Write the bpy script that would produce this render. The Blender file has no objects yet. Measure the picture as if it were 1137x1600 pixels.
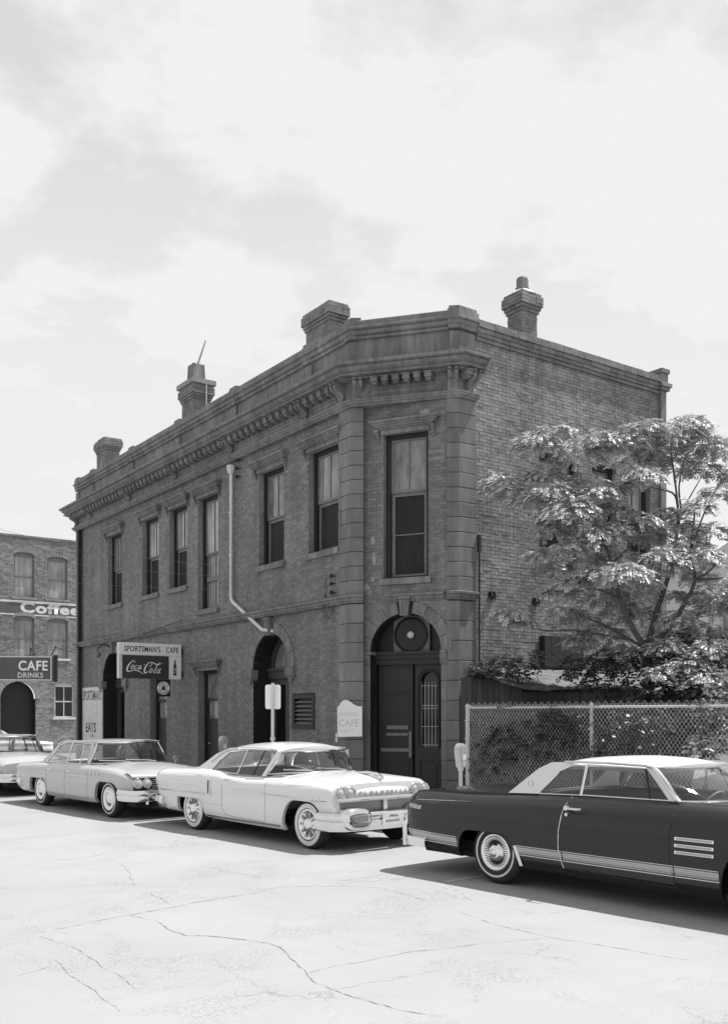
import bpy, math, random
from math import sin, cos, pi, sqrt, atan2, radians
from mathutils import Vector

random.seed(7)
SC = bpy.context.scene
COL = SC.collection

# ---------------------------------------------------------------- camera
cam_d = bpy.data.cameras.new('camera')
cam_d.sensor_width = 36.0
cam_d.lens = 34.27
cam_d.shift_x = -0.0009
cam_d.shift_y = 0.197
cam_d.clip_start = 0.1
cam_d.clip_end = 3000
cam = bpy.data.objects.new('camera', cam_d)
cam.location = (0, 0, 1.93)
cam.rotation_euler = (pi / 2, 0, 0)
COL.objects.link(cam)
SC.camera = cam

# ---------------------------------------------------------------- light
SUN_EL = radians(65)
SUN_H = Vector((0.955, 0.30, 0)).normalized()          # horizontal direction towards the sun
sun_d = bpy.data.lights.new('sun', 'SUN')
sun_d.energy = 4.8
sun_d.angle = radians(0.5)
sun_d.color = (1.0, 1.0, 1.0)                           # black and white photograph: neutral light
sun = bpy.data.objects.new('sun', sun_d)
SV = Vector((SUN_H.x * cos(SUN_EL), SUN_H.y * cos(SUN_EL), sin(SUN_EL)))
sun.rotation_euler = SV.to_track_quat('Z', 'Y').to_euler()
sun.location = (30, 10, 60)
COL.objects.link(sun)

world = bpy.data.worlds.new('World')
SC.world = world
world.use_nodes = True
wn = world.node_tree
for n in list(wn.nodes):
    wn.nodes.remove(n)


def NN(t, typ, **kw):
    n = t.nodes.new(typ)
    for k, v in kw.items():
        if k.startswith('i_'):
            key = k[2:]
            n.inputs[int(key) if key.isdigit() else key.replace('_', ' ')].default_value = v
        else:
            setattr(n, k, v)
    return n


sky = NN(wn, 'ShaderNodeTexSky', sky_type='NISHITA', sun_disc=False)
sky.sun_elevation = SUN_EL
sky.sun_rotation = atan2(SUN_H.x, SUN_H.y)
bw = NN(wn, 'ShaderNodeRGBToBW')
wn.links.new(sky.outputs[0], bw.inputs[0])
tc = NN(wn, 'ShaderNodeTexCoord')
# clouds live on a flat layer overhead: direction / height
sep = NN(wn, 'ShaderNodeSeparateXYZ')
wn.links.new(tc.outputs['Generated'], sep.inputs[0])
zz = NN(wn, 'ShaderNodeMath', operation='MAXIMUM', i_1=0.0)
wn.links.new(sep.outputs[2], zz.inputs[0])
zb = NN(wn, 'ShaderNodeMath', operation='ADD', i_1=0.22)
wn.links.new(zz.outputs[0], zb.inputs[0])
dv = NN(wn, 'ShaderNodeVectorMath', operation='DIVIDE')
cmb = NN(wn, 'ShaderNodeCombineXYZ')
for i in range(3):
    wn.links.new(zb.outputs[0], cmb.inputs[i])
wn.links.new(tc.outputs['Generated'], dv.inputs[0])
wn.links.new(cmb.outputs[0], dv.inputs[1])
n1 = NN(wn, 'ShaderNodeTexNoise', i_Scale=3.6, i_Detail=12.0, i_Roughness=0.60, i_Distortion=0.1)
wn.links.new(dv.outputs[0], n1.inputs['Vector'])
n2 = NN(wn, 'ShaderNodeTexNoise', i_Scale=0.9, i_Detail=3.0, i_Roughness=0.5)
wn.links.new(dv.outputs[0], n2.inputs['Vector'])
ad = NN(wn, 'ShaderNodeMath', operation='MULTIPLY_ADD', i_1=0.55)
wn.links.new(n2.outputs[0], ad.inputs[0])
wn.links.new(n1.outputs[0], ad.inputs[2])
rp = NN(wn, 'ShaderNodeValToRGB')
rp.color_ramp.elements[0].position = 0.735
rp.color_ramp.elements[0].color = (0, 0, 0, 1)
rp.color_ramp.elements[1].position = 0.87
rp.color_ramp.elements[1].color = (1, 1, 1, 1)
wn.links.new(ad.outputs[0], rp.inputs[0])
# low haze: whiter towards the horizon
hz = NN(wn, 'ShaderNodeMapRange', i_1=0.26, i_2=0.56, i_3=1.0, i_4=0.0)
hz.interpolation_type = 'SMOOTHSTEP'
wn.links.new(zz.outputs[0], hz.inputs[0])
mx = NN(wn, 'ShaderNodeMath', operation='MAXIMUM')
hm = NN(wn, 'ShaderNodeMath', operation='MULTIPLY', i_1=0.8)
wn.links.new(hz.outputs[0], hm.inputs[0])
wn.links.new(hm.outputs[0], mx.inputs[0])
wn.links.new(rp.outputs[0], mx.inputs[1])
SKY_BLUE, SKY_CLOUD = 1.0, 6.6
mixw = NN(wn, 'ShaderNodeMix', data_type='FLOAT')
wn.links.new(mx.outputs[0], mixw.inputs[0])
sb = NN(wn, 'ShaderNodeMath', operation='MULTIPLY_ADD', i_1=0.35, i_2=4.6)
wn.links.new(bw.outputs[0], sb.inputs[0])
wn.links.new(sb.outputs[0], mixw.inputs[2])
mixw.inputs[3].default_value = SKY_CLOUD
bg = NN(wn, 'ShaderNodeBackground', i_Strength=0.1)
wn.links.new(mixw.outputs[0], bg.inputs[0])
wo = NN(wn, 'ShaderNodeOutputWorld')
wn.links.new(bg.outputs[0], wo.inputs[0])

vs = SC.view_settings
vs.view_transform = 'Standard'
vs.look = 'None'
vs.exposure = 0.42
vs.gamma = 1.0
vs.use_curve_mapping = False
SC.cycles.max_bounces = 8
SC.cycles.transparent_max_bounces = 24

# ---------------------------------------------------------------- helpers


def org(o):
    """World offset of a thing's frame (buildings and the like: translation only)."""
    return Vector(o.get('_o', (0, 0, 0)))


class MB:
    def __init__(self):
        self.v, self.f, self.m, self.sm = [], [], [], []
        self.cm, self.cs = 0, False

    def add(self, vs_, fs):
        b = len(self.v)
        self.v.extend([tuple(p) for p in vs_])
        for f in fs:
            self.f.append(tuple(b + i for i in f))
            self.m.append(self.cm)
            self.sm.append(self.cs)

    def quad(self, a, b, c, d):
        self.add((a, b, c, d), ((0, 1, 2, 3),))

    def hexa(self, p):
        """p: 4 bottom points then 4 top points"""
        self.add(p, ((3, 2, 1, 0), (4, 5, 6, 7), (0, 1, 5, 4), (1, 2, 6, 5), (2, 3, 7, 6), (3, 0, 4, 7)))

    def box(self, x0, x1, y0, y1, z0, z1):
        self.hexa([(x0, y0, z0), (x1, y0, z0), (x1, y1, z0), (x0, y1, z0), (x0, y0, z1), (x1, y0, z1), (x1, y1, z1), (x0, y1, z1)])

    def prism(self, poly, z0, z1):
        n = len(poly)
        self.add([(x, y, z0) for x, y in poly] + [(x, y, z1) for x, y in poly],
                 [tuple(range(n - 1, -1, -1)), tuple(range(n, 2 * n))] + [(i, (i + 1) % n, n + (i + 1) % n, n + i) for i in range(n)])

    def extr(self, pts, dvec):
        """polygon of 3d points extruded along dvec"""
        n = len(pts)
        d = Vector(dvec)
        q = [tuple(Vector(p) + d) for p in pts]
        self.add(list(pts) + q, [tuple(range(n - 1, -1, -1)), tuple(range(n, 2 * n))] + [(i, (i + 1) % n, n + (i + 1) % n, n + i) for i in range(n)])

    def grid(self, rows, closed_u=False):
        """rows: list of equal length point lists"""
        n = len(rows[0])
        b = [p for r in rows for p in r]
        fs = []
        for i in range(len(rows) - 1):
            for j in range(n - (0 if closed_u else 1)):
                k = (j + 1) % n
                fs.append((i * n + j, i * n + k, (i + 1) * n + k, (i + 1) * n + j))
        self.add(b, fs)

    def tube(self, pts, r, n=6, r2=None, cap=True):
        pts = [Vector(p) for p in pts]
        rows = []
        up = Vector((0, 0, 1))
        for i, p in enumerate(pts):
            t = (pts[min(i + 1, len(pts) - 1)] - pts[max(i - 1, 0)])
            t.normalize()
            a = t.cross(up)
            if a.length < 1e-3:
                a = t.cross(Vector((1, 0, 0)))
            a.normalize()
            b = t.cross(a)
            rr = r if r2 is None else r + (r2 - r) * i / max(1, len(pts) - 1)
            rows.append([tuple(p + a * (rr * cos(2 * pi * k / n)) + b * (rr * sin(2 * pi * k / n))) for k in range(n)])
        self.grid(rows, True)
        if cap:
            self.add(rows[0], (tuple(range(n)),))
            self.add(rows[-1], (tuple(range(n - 1, -1, -1)),))

    def lathe(self, prof, n=24, axis='z', c=(0, 0, 0), a0=0.0, a1=2 * pi):
        rows = []
        full = abs(a1 - a0 - 2 * pi) < 1e-6
        m = n if full else n + 1
        for r, h in prof:
            row = []
            for k in range(m):
                a = a0 + (a1 - a0) * k / n
                if axis == 'z':
                    p = (c[0] + r * cos(a), c[1] + r * sin(a), c[2] + h)
                elif axis == 'y':
                    p = (c[0] + r * cos(a), c[1] + h, c[2] + r * sin(a))
                else:
                    p = (c[0] + h, c[1] + r * cos(a), c[2] + r * sin(a))
                row.append(p)
            rows.append(row)
        self.grid(rows, full)

    def build(self, name, mats, parent=None, smooth=None, angle=None):
        me = bpy.data.meshes.new(name)
        o_ = org(parent) if parent is not None else Vector((0, 0, 0))
        me.from_pydata([(x - o_.x, y - o_.y, z - o_.z) for x, y, z in self.v], [], self.f)
        if not isinstance(mats, (list, tuple)):
            mats = [mats]
        for m in mats:
            me.materials.append(m)
        me.polygons.foreach_set('material_index', self.m)
        if smooth is None:
            me.polygons.foreach_set('use_smooth', self.sm)
        elif smooth:
            me.polygons.foreach_set('use_smooth', [True] * len(self.f))
            if angle:
                me.set_sharp_from_angle(angle=radians(angle))
        me.update()
        o = bpy.data.objects.new(name, me)
        COL.objects.link(o)
        if parent is not None:
            o.parent = parent
            o['_o'] = tuple(o_)
        return o


def tag(o, label=None, cat=None, group=None, kind=None):
    if label:
        o['label'] = label
    if cat:
        o['category'] = cat
    if group:
        o['group'] = group
    if kind:
        o['kind'] = kind
    return o


def empty(name, loc=(0, 0, 0), rz=0.0, label=None, cat=None, group=None, local=False):
    o = bpy.data.objects.new(name, None)
    o.empty_display_size = 0.2
    o.location = loc
    o.rotation_euler = (0, 0, rz)
    COL.objects.link(o)
    if not local:
        o['_o'] = tuple(loc)
    tag(o, label, cat, group)
    return o


def inst(o, loc, rz=0.0, parent=None):
    """another part that shares o's mesh"""
    c = o.copy()
    COL.objects.link(c)
    c.parent = parent if parent is not None else o.parent
    c.location = loc
    c.rotation_euler = (0, 0, rz)
    return c


def copy_tree(o, parent=None):
    c = o.copy()
    COL.objects.link(c)
    if parent is not None:
        c.parent = parent
    for ch in list(o.children):
        copy_tree(ch, c)
    return c


class Fr:
    """wall frame: s along the wall, d out of the wall, z up"""

    def __init__(self, o, s, n):
        self.o, self.s, self.n = Vector((o[0], o[1], 0)), Vector((s[0], s[1], 0)).normalized(), Vector((n[0], n[1], 0)).normalized()

    def p(self, s, d, z):
        q = self.o + self.s * s + self.n * d
        return (q.x, q.y, z)

    def box(self, mb, s0, s1, d0, d1, z0, z1):
        mb.hexa([self.p(s0, d0, z0), self.p(s1, d0, z0), self.p(s1, d1, z0), self.p(s0, d1, z0),
                 self.p(s0, d0, z1), self.p(s1, d0, z1), self.p(s1, d1, z1), self.p(s0, d1, z1)])

    def prism(self, mb, poly, d0, d1):
        v = self.n * (d1 - d0)
        mb.extr([self.p(s, d0, z) for s, z in poly], v)

    def yaw(self):
        return atan2(self.s.y, self.s.x)


def pchip(xs, ys):
    n = len(xs)
    h = [xs[i + 1] - xs[i] for i in range(n - 1)]
    dl = [(ys[i + 1] - ys[i]) / h[i] for i in range(n - 1)]
    m = [0.0] * n
    m[0], m[-1] = dl[0], dl[-1]
    for i in range(1, n - 1):
        if dl[i - 1] * dl[i] > 0:
            w1, w2 = 2 * h[i] + h[i - 1], h[i] + 2 * h[i - 1]
            m[i] = (w1 + w2) / (w1 / dl[i - 1] + w2 / dl[i])

    def f(x):
        if x <= xs[0]:
            return ys[0]
        if x >= xs[-1]:
            return ys[-1]
        i = 0
        while x > xs[i + 1]:
            i += 1
        t = (x - xs[i]) / h[i]
        return ((1 + 2 * t) * (1 - t) ** 2 * ys[i] + t * (1 - t) ** 2 * h[i] * m[i] + t * t * (3 - 2 * t) * ys[i + 1] + t * t * (t - 1) * h[i] * m[i + 1])
    return f


def K(*pts):
    return pchip([p[0] for p in pts], [p[1] for p in pts])


def text_mesh(body, size, extrude=0.0, shear=0.0, width=1.0, bold=0.0, align='LEFT', spacing=1.0):
    cu = bpy.data.curves.new('t', 'FONT')
    cu.body = body
    cu.size = size
    cu.extrude = extrude
    cu.shear = shear
    cu.offset = bold
    cu.align_x = align
    cu.space_character = spacing
    cu.resolution_u = 3
    ob = bpy.data.objects.new('t', cu)
    COL.objects.link(ob)
    dg = bpy.context.evaluated_depsgraph_get()
    me = bpy.data.meshes.new_from_object(ob.evaluated_get(dg))
    bpy.data.objects.remove(ob)
    bpy.data.curves.remove(cu)
    if width != 1.0:
        for v in me.vertices:
            v.co.x *= width
    return me


def put_text(name, body, size, fr, s, d, z, mat, parent, rev=False, **kw):
    """text lying on a wall frame; rev: text runs towards -s (reader faces the wall from outside)"""
    me = text_mesh(body, size, **kw)
    o_ = org(parent)
    sg = -1 if rev else 1
    for v in me.vertices:
        q = fr.p(s + sg * v.co.x, d + v.co.z, z + v.co.y)
        v.co = (q[0] - o_.x, q[1] - o_.y, q[2] - o_.z)
    me.materials.clear()
    me.materials.append(mat)
    me.name = name
    o = bpy.data.objects.new(name, me)
    COL.objects.link(o)
    o.parent = parent
    o['_o'] = tuple(o_)
    return o


# ---------------------------------------------------------------- materials (all grey: the photograph is black and white)


def mat(name, v, rough=0.7, metal=0.0, spec=0.5, noise=0.0, nscale=6.0, bump=0.0, bscale=40.0, coat=0.0, island=0.0, stretch=None, blotch=0.0, blscale=0.7, objrand=0.0, streak=0.0):
    m = bpy.data.materials.new(name)
    m.use_nodes = True
    t = m.node_tree
    b = t.nodes['Principled BSDF']
    b.inputs['Base Color'].default_value = (v, v, v, 1)
    b.inputs['Roughness'].default_value = rough
    b.inputs['Metallic'].default_value = metal
    b.inputs['Specular IOR Level'].default_value = spec
    if coat:
        b.inputs['Coat Weight'].default_value = coat
        b.inputs['Coat Roughness'].default_value = 0.04
    pos = NN(t, 'ShaderNodeNewGeometry')
    vec = pos.outputs['Position']
    if stretch:
        mp = NN(t, 'ShaderNodeMapping')
        mp.inputs['Scale'].default_value = stretch
        t.links.new(vec, mp.inputs[0])
        vec = mp.outputs[0]
    last = None

    def mul(sock, amt):
        nonlocal last
        mr = NN(t, 'ShaderNodeMapRange', i_1=0.25, i_2=0.75, i_3=1 - amt, i_4=1 + amt)
        t.links.new(sock, mr.inputs[0])
        if last is None:
            mm = NN(t, 'ShaderNodeMath', operation='MULTIPLY', i_1=v)
            t.links.new(mr.outputs[0], mm.inputs[0])
        else:
            mm = NN(t, 'ShaderNodeMath', operation='MULTIPLY')
            t.links.new(mr.outputs[0], mm.inputs[0])
            t.links.new(last, mm.inputs[1])
        last = mm.outputs[0]
    if noise:
        nz = NN(t, 'ShaderNodeTexNoise', i_Scale=nscale, i_Detail=6.0, i_Roughness=0.6)
        t.links.new(vec, nz.inputs['Vector'])
        mul(nz.outputs[0], noise)
    if blotch:
        nz = NN(t, 'ShaderNodeTexNoise', i_Scale=blscale, i_Detail=4.0, i_Roughness=0.55)
        t.links.new(pos.outputs['Position'], nz.inputs['Vector'])
        mul(nz.outputs[0], blotch)
    if streak:
        mp2 = NN(t, 'ShaderNodeMapping')
        mp2.inputs['Scale'].default_value = (3.0, 3.0, 0.22)
        t.links.new(pos.outputs['Position'], mp2.inputs[0])
        nz = NN(t, 'ShaderNodeTexNoise', i_Scale=1.0, i_Detail=5.0, i_Roughness=0.6)
        t.links.new(mp2.outputs[0], nz.inputs['Vector'])
        mul(nz.outputs[0], streak)
    if island:
        mul(pos.outputs['Random Per Island'], island)
    if objrand:
        oi = NN(t, 'ShaderNodeObjectInfo')
        mul(oi.outputs['Random'], objrand)
    if last is not None:
        t.links.new(last, b.inputs['Base Color'])
    if bump:
        nz = NN(t, 'ShaderNodeTexNoise', i_Scale=bscale, i_Detail=5.0, i_Roughness=0.65)
        t.links.new(vec, nz.inputs['Vector'])
        bp = NN(t, 'ShaderNodeBump', i_Strength=bump, i_Distance=0.02)
        t.links.new(nz.outputs[0], bp.inputs['Height'])
        t.links.new(bp.outputs[0], b.inputs['Normal'])
    return m


def glass_mat(name, tint=0.85, refl=1.0):
    m = bpy.data.materials.new(name)
    m.use_nodes = True
    t = m.node_tree
    t.nodes.remove(t.nodes['Principled BSDF'])
    tr = NN(t, 'ShaderNodeBsdfTransparent')
    tr.inputs[0].default_value = (tint, tint, tint, 1)
    gl = NN(t, 'ShaderNodeBsdfGlossy', i_Roughness=0.01)
    fz = NN(t, 'ShaderNodeFresnel', i_IOR=1.5)
    fm = NN(t, 'ShaderNodeMath', operation='MULTIPLY_ADD', i_1=1.6 * refl, i_2=0.0)
    t.links.new(fz.outputs[0], fm.inputs[0])
    ms = NN(t, 'ShaderNodeMixShader')
    t.links.new(fm.outputs[0], ms.inputs[0])
    t.links.new(tr.outputs[0], ms.inputs[1])
    t.links.new(gl.outputs[0], ms.inputs[2])
    t.links.new(ms.outputs[0], t.nodes['Material Output'].inputs[0])
    return m


M = {}
M['brick'] = mat('brick_dark', 0.18, 0.85, island=0.13, streak=0.24, noise=0.18, nscale=14, bump=0.35, bscale=45, blotch=0.20, blscale=0.6)
M['mortar'] = mat('mortar', 0.23, 0.95, streak=0.25, noise=0.35, nscale=12, blotch=0.3, blscale=0.8)
M['brick_party'] = mat('brick_party', 0.215, 0.88, island=0.15, noise=0.25, nscale=7, bump=0.25, bscale=40, streak=0.22, blotch=0.30, blscale=0.75)
M['brick_party1'] = mat('brick_party_single', 0.215, 0.88, objrand=0.15, noise=0.25, nscale=7, bump=0.25, bscale=40, streak=0.22, blotch=0.30, blscale=0.75)
M['mortar_party'] = mat('mortar_party', 0.19, 0.95, noise=0.4, nscale=6, blotch=0.35, blscale=0.9)
M['patch'] = mat('brick_repointed', 0.185, 0.88, island=0.12, noise=0.15, nscale=9)
M['mortar_light'] = mat('mortar_light', 0.33, 0.95, noise=0.2, nscale=10)
M['stone'] = mat('brownstone', 0.165, 0.82, streak=0.25, noise=0.25, nscale=5, bump=0.12, bscale=60, objrand=0.10, stretch=(1, 1, 0.35))
M['stone_trim'] = mat('brownstone_trim', 0.17, 0.8, streak=0.28, noise=0.38, nscale=5, bump=0.15, bscale=60, blotch=0.25, blscale=0.9, stretch=(1.6, 1.6, 0.35))
M['joint'] = mat('stone_joint', 0.03, 0.95)
M['wood_dark'] = mat('dark_wood', 0.016, 0.55, noise=0.35, nscale=8, stretch=(3, 3, 0.3))
M['wood_mid'] = mat('worn_wood', 0.055, 0.6, noise=0.35, nscale=9, stretch=(3, 3, 0.3))
M['sash'] = mat('painted_sash', 0.16, 0.6, noise=0.3, nscale=14)
M['pane'] = mat('window_pane', 0.19, 0.05, noise=0.75, nscale=1.9, stretch=(2.0, 2.0, 0.8))  # blotches of a reflected building are painted into this colour
M['pane_light'] = mat('window_pane_blind_sky', 0.29, 0.06, noise=0.5, nscale=1.7, stretch=(4.0, 4.0, 0.35), blotch=0.3, blscale=1.3)  # curtain folds, with grey painted in for the sky the glass reflects
for _k, _v in ((1, .20), (2, .36), (3, .25)):
    M['pane_light%d' % _k] = mat('window_pane_blind_sky', _v, 0.06, noise=0.5, nscale=1.7 + .4 * _k, stretch=(4.0, 4.0, 0.35), blotch=0.35, blscale=1.3)  # other greys of the same curtain and painted sky tone
M['pane_dark'] = mat('window_pane_dark', 0.008, 0.05, noise=0.6, nscale=2.5)
M['screen'] = mat('insect_screen', 0.012, 0.75, noise=0.5, nscale=2.2, stretch=(2, 2, 0.7))
M['black'] = mat('black', 0.012, 0.6)
M['iron'] = mat('iron', 0.03, 0.6, noise=0.3, nscale=20)
M['galv'] = mat('galvanised_pipe', 0.62, 0.5, noise=0.15, nscale=10)
M['steel'] = mat('galvanised_steel', 0.55, 0.45, noise=0.15, nscale=12)
M['white'] = mat('white_enamel', 0.80, 0.35, noise=0.05, nscale=4)
M['white_worn'] = mat('worn_white_paint', 0.62, 0.6, noise=0.16, nscale=7, bump=0.1)
M['sign_face'] = mat('sign_white', 0.80, 0.4, noise=0.04, nscale=3)
M['sign_dark'] = mat('sign_dark_red', 0.045, 0.4, noise=0.1, nscale=4)
M['ink'] = mat('black_lettering', 0.025, 0.6)
M['ink_faint'] = mat('faded_lettering', 0.52, 0.7, noise=0.3, nscale=25)
M['bark'] = mat('bark', 0.10, 0.9, noise=0.4, nscale=18, bump=0.4, bscale=30)
M['dirt'] = mat('yard_soil', 0.03, 0.95, noise=0.4, nscale=3, bump=0.5, bscale=12)  # soil darkened in colour to stand in for the yard's deep shade
M['boards'] = mat('weathered_boards', 0.045, 0.8, noise=0.35, nscale=5, stretch=(6, 6, 0.4), objrand=0.25)  # board tone lowered as well, shade of the yard put into it
M['tar'] = mat('roof_felt', 0.13, 0.85, noise=0.6, nscale=5, bump=0.5, bscale=14)
M['roofing'] = mat('flat_roof', 0.08, 0.9)
M['sidewalk'] = mat('sidewalk_concrete', 0.28, 0.85, noise=0.12, nscale=5, bump=0.2)
M['kerb'] = mat('kerb_stone', 0.25, 0.85, noise=0.2, nscale=8, bump=0.2)
M['crack'] = mat('crack_fill', 0.235, 0.9, noise=0.5, nscale=14)
M['road_paint'] = mat('worn_road_paint', 0.42, 0.8, noise=0.22, nscale=10)
M['rubber'] = mat('tyre_rubber', 0.022, 0.75, noise=0.2, nscale=10)
M['whitewall'] = mat('whitewall', 0.62, 0.6)
M['chrome'] = mat('chrome', 0.72, 0.10, metal=1.0)
M['alu'] = mat('brushed_aluminium', 0.36, 0.38, metal=0.85)
M['dark_int'] = mat('car_underside', 0.015, 0.9)
M['seat'] = mat('car_upholstery', 0.12, 0.6)
M['seat_lt'] = mat('car_upholstery_pale', 0.30, 0.6)
M['car_white'] = mat('car_paint_white', 0.68, 0.22, coat=0.6)
M['car_pale'] = mat('car_paint_pale_grey', 0.38, 0.25, coat=0.6)
M['car_grey'] = mat('car_paint_light_grey', 0.42, 0.25, coat=0.6)
M['car_dark'] = mat('car_paint_dark', 0.010, 0.22, spec=0.3, coat=0.4)
M['vinyl'] = mat('car_roof_white', 0.66, 0.3, coat=0.3)
M['glass'] = glass_mat('car_glass', 0.80)
M['lamp_glass'] = mat('headlamp_glass', 0.42, 0.08, noise=0.5, nscale=30, coat=1.0)
M['grille'] = mat('grille_metal', 0.30, 0.4, metal=0.6)
M['meter'] = mat('meter_metal', 0.45, 0.4, metal=0.3, noise=0.1)
M['far_brick'] = mat('far_brick', 0.22, 0.88, island=0.18, noise=0.25, nscale=4, blotch=0.3, blscale=0.5)
M['far_mortar'] = mat('far_mortar', 0.24, 0.95, noise=0.3, nscale=3)
M['far_band'] = mat('painted_band', 0.10, 0.85, noise=0.2, nscale=3)
M['pale_wall'] = mat('pale_stucco', 0.45, 0.9, noise=0.08, nscale=2)


def leaf_mat(name, v, tr=0.35):
    m = bpy.data.materials.new(name)
    m.use_nodes = True
    t = m.node_tree
    b = t.nodes['Principled BSDF']
    b.inputs['Roughness'].default_value = 0.38
    g = NN(t, 'ShaderNodeNewGeometry')
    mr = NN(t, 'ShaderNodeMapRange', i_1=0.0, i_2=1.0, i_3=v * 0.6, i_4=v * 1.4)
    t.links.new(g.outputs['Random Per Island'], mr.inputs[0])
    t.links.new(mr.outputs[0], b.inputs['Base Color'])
    tl = NN(t, 'ShaderNodeBsdfTranslucent')
    t.links.new(mr.outputs[0], tl.inputs[0])
    ms = NN(t, 'ShaderNodeMixShader', i_0=tr)
    t.links.new(b.outputs[0], ms.inputs[1])
    t.links.new(tl.outputs[0], ms.inputs[2])
    t.links.new(ms.outputs[0], t.nodes['Material Output'].inputs[0])
    return m


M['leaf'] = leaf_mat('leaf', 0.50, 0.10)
M['leaf_shaded'] = leaf_mat('leaf_shaded', 0.05, .2)  # undergrowth leaf colour carries the dense shade of the yard
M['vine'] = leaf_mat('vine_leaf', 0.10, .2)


def road_mat():
    m = mat('worn_concrete_road', 0.30, 0.85)
    t = m.node_tree
    b = t.nodes['Principled BSDF']
    g = NN(t, 'ShaderNodeNewGeometry')
    P = g.outputs['Position']
    a = NN(t, 'ShaderNodeTexNoise', i_Scale=0.35, i_Detail=5.0, i_Roughness=0.6)
    t.links.new(P, a.inputs['Vector'])
    ar = NN(t, 'ShaderNodeMapRange', i_1=0.35, i_2=0.7, i_3=1.05, i_4=0.90)
    t.links.new(a.outputs[0], ar.inputs[0])
    c = NN(t, 'ShaderNodeTexNoise', i_Scale=55.0, i_Detail=4.0, i_Roughness=0.7)
    t.links.new(P, c.inputs['Vector'])
    cr = NN(t, 'ShaderNodeMapRange', i_1=0.3, i_2=0.7, i_3=0.90, i_4=1.08)
    t.links.new(c.outputs[0], cr.inputs[0])
    # exposed aggregate: worn darker patches
    e = NN(t, 'ShaderNodeTexNoise', i_Scale=0.8, i_Detail=7.0, i_Roughness=0.68, i_Distortion=0.6)
    t.links.new(P, e.inputs['Vector'])
    er = NN(t, 'ShaderNodeMapRange', i_1=0.50, i_2=0.60, i_3=0.0, i_4=1.0)
    t.links.new(e.outputs[0], er.inputs[0])
    sp = NN(t, 'ShaderNodeTexVoronoi', i_Scale=38.0)
    t.links.new(P, sp.inputs['Vector'])
    sr = NN(t, 'ShaderNodeMapRange', i_1=0.1, i_2=0.6, i_3=0.66, i_4=1.0)
    t.links.new(sp.outputs['Distance'], sr.inputs[0])
    mxx = NN(t, 'ShaderNodeMix', data_type='FLOAT')
    mxx.inputs[2].default_value = 1.0
    t.links.new(er.outputs[0], mxx.inputs[0])
    t.links.new(sr.outputs[0], mxx.inputs[3])
    # fine random cracking
    dn = NN(t, 'ShaderNodeTexNoise', i_Scale=1.6, i_Detail=5.0, i_Roughness=0.6)
    t.links.new(P, dn.inputs['Vector'])
    va = NN(t, 'ShaderNodeVectorMath', operation='MULTIPLY_ADD')
    va.inputs[1].default_value = (0.9, 0.9, 0.9)
    t.links.new(dn.outputs['Color'], va.inputs[0])
    t.links.new(P, va.inputs[2])
    vo = NN(t, 'ShaderNodeTexVoronoi', feature='DISTANCE_TO_EDGE', i_Scale=0.42)
    t.links.new(va.outputs[0], vo.inputs['Vector'])
    vr = NN(t, 'ShaderNodeMapRange', i_1=0.0, i_2=0.0065, i_3=0.70, i_4=1.0)
    t.links.new(vo.outputs['Distance'], vr.inputs[0])
    # cracks come and go
    gm = NN(t, 'ShaderNodeTexNoise', i_Scale=0.55, i_Detail=2.0)
    t.links.new(P, gm.inputs['Vector'])
    gr = NN(t, 'ShaderNodeMapRange', i_1=0.48, i_2=0.58, i_3=0.0, i_4=1.0)
    t.links.new(gm.outputs[0], gr.inputs[0])
    vm = NN(t, 'ShaderNodeMix', data_type='FLOAT')
    vm.inputs[2].default_value = 1.0
    t.links.new(gr.outputs[0], vm.inputs[0])
    t.links.new(vr.outputs[0], vm.inputs[3])
    cur = None
    for s in (ar.outputs[0], cr.outputs[0], mxx.outputs[0], vm.outputs[0]):
        mm = NN(t, 'ShaderNodeMath', operation='MULTIPLY', i_1=0.31)
        t.links.new(s, mm.inputs[0])
        if cur is not None:
            t.links.new(cur, mm.inputs[1])
        cur = mm.outputs[0]
    t.links.new(cur, b.inputs['Base Color'])
    bp = NN(t, 'ShaderNodeBump', i_Strength=0.25, i_Distance=0.01)
    t.links.new(c.outputs[0], bp.inputs['Height'])
    t.links.new(bp.outputs[0], b.inputs['Normal'])
    return m


M['road'] = road_mat()

# ================================================================ ground, road, pavement
def flat(name, poly, z, m, kind='structure'):
    mb = MB()
    mb.add([(x, y, z) for x, y in poly], [tuple(range(len(poly)))])
    return tag(mb.build(name, m), kind=kind)


CD = Vector((sin(radians(41)), -cos(radians(41)), 0))      # along the kerb, towards the right of the photograph
CL = Vector((-CD.y, CD.x, 0))                               # from the street towards the pavement
KP = Vector((3.22, 12.42, 0))                               # a point of the kerb line


def kp(a, b, z=0.0):
    q = KP + CD * a + CL * b
    return (q.x, q.y, z)


flat('ground', [(-400, -200), (400, -200), (400, 500), (-400, 500)], -0.06, M['dirt'])
road = flat('road', [(-120, -60), (120, -60), (120, 110), (-120, 110)], 0.0, M['road'])
KE0, KE1 = -25.0, 40.0
mb = MB()
mb.add([kp(KE0, 0.16, 0.13), kp(KE1, 0.16, 0.13), kp(KE1, 10, 0.15), kp(KE0, 10, 0.15)], [(0, 1, 2, 3)])
sidewalk = tag(mb.build('sidewalk', M['sidewalk']), kind='structure')
mb = MB()
mb.hexa([kp(KE0, 0, -.02), kp(KE1, 0, -.02), kp(KE1, .16, -.02), kp(KE0, .16, -.02), kp(KE0, 0.02, .134), kp(KE1, 0.02, .134), kp(KE1, .16, .134), kp(KE0, .16, .134)])
tag(mb.build('kerb', M['kerb']), kind='structure')
# yard behind the fence
flat('yard', [(2.0, 19.0), (12.0, 7.5), (40, 20), (30, 60), (7.2, 23.7), (2.4, 20.2)], 0.165, M['dirt'])


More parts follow.
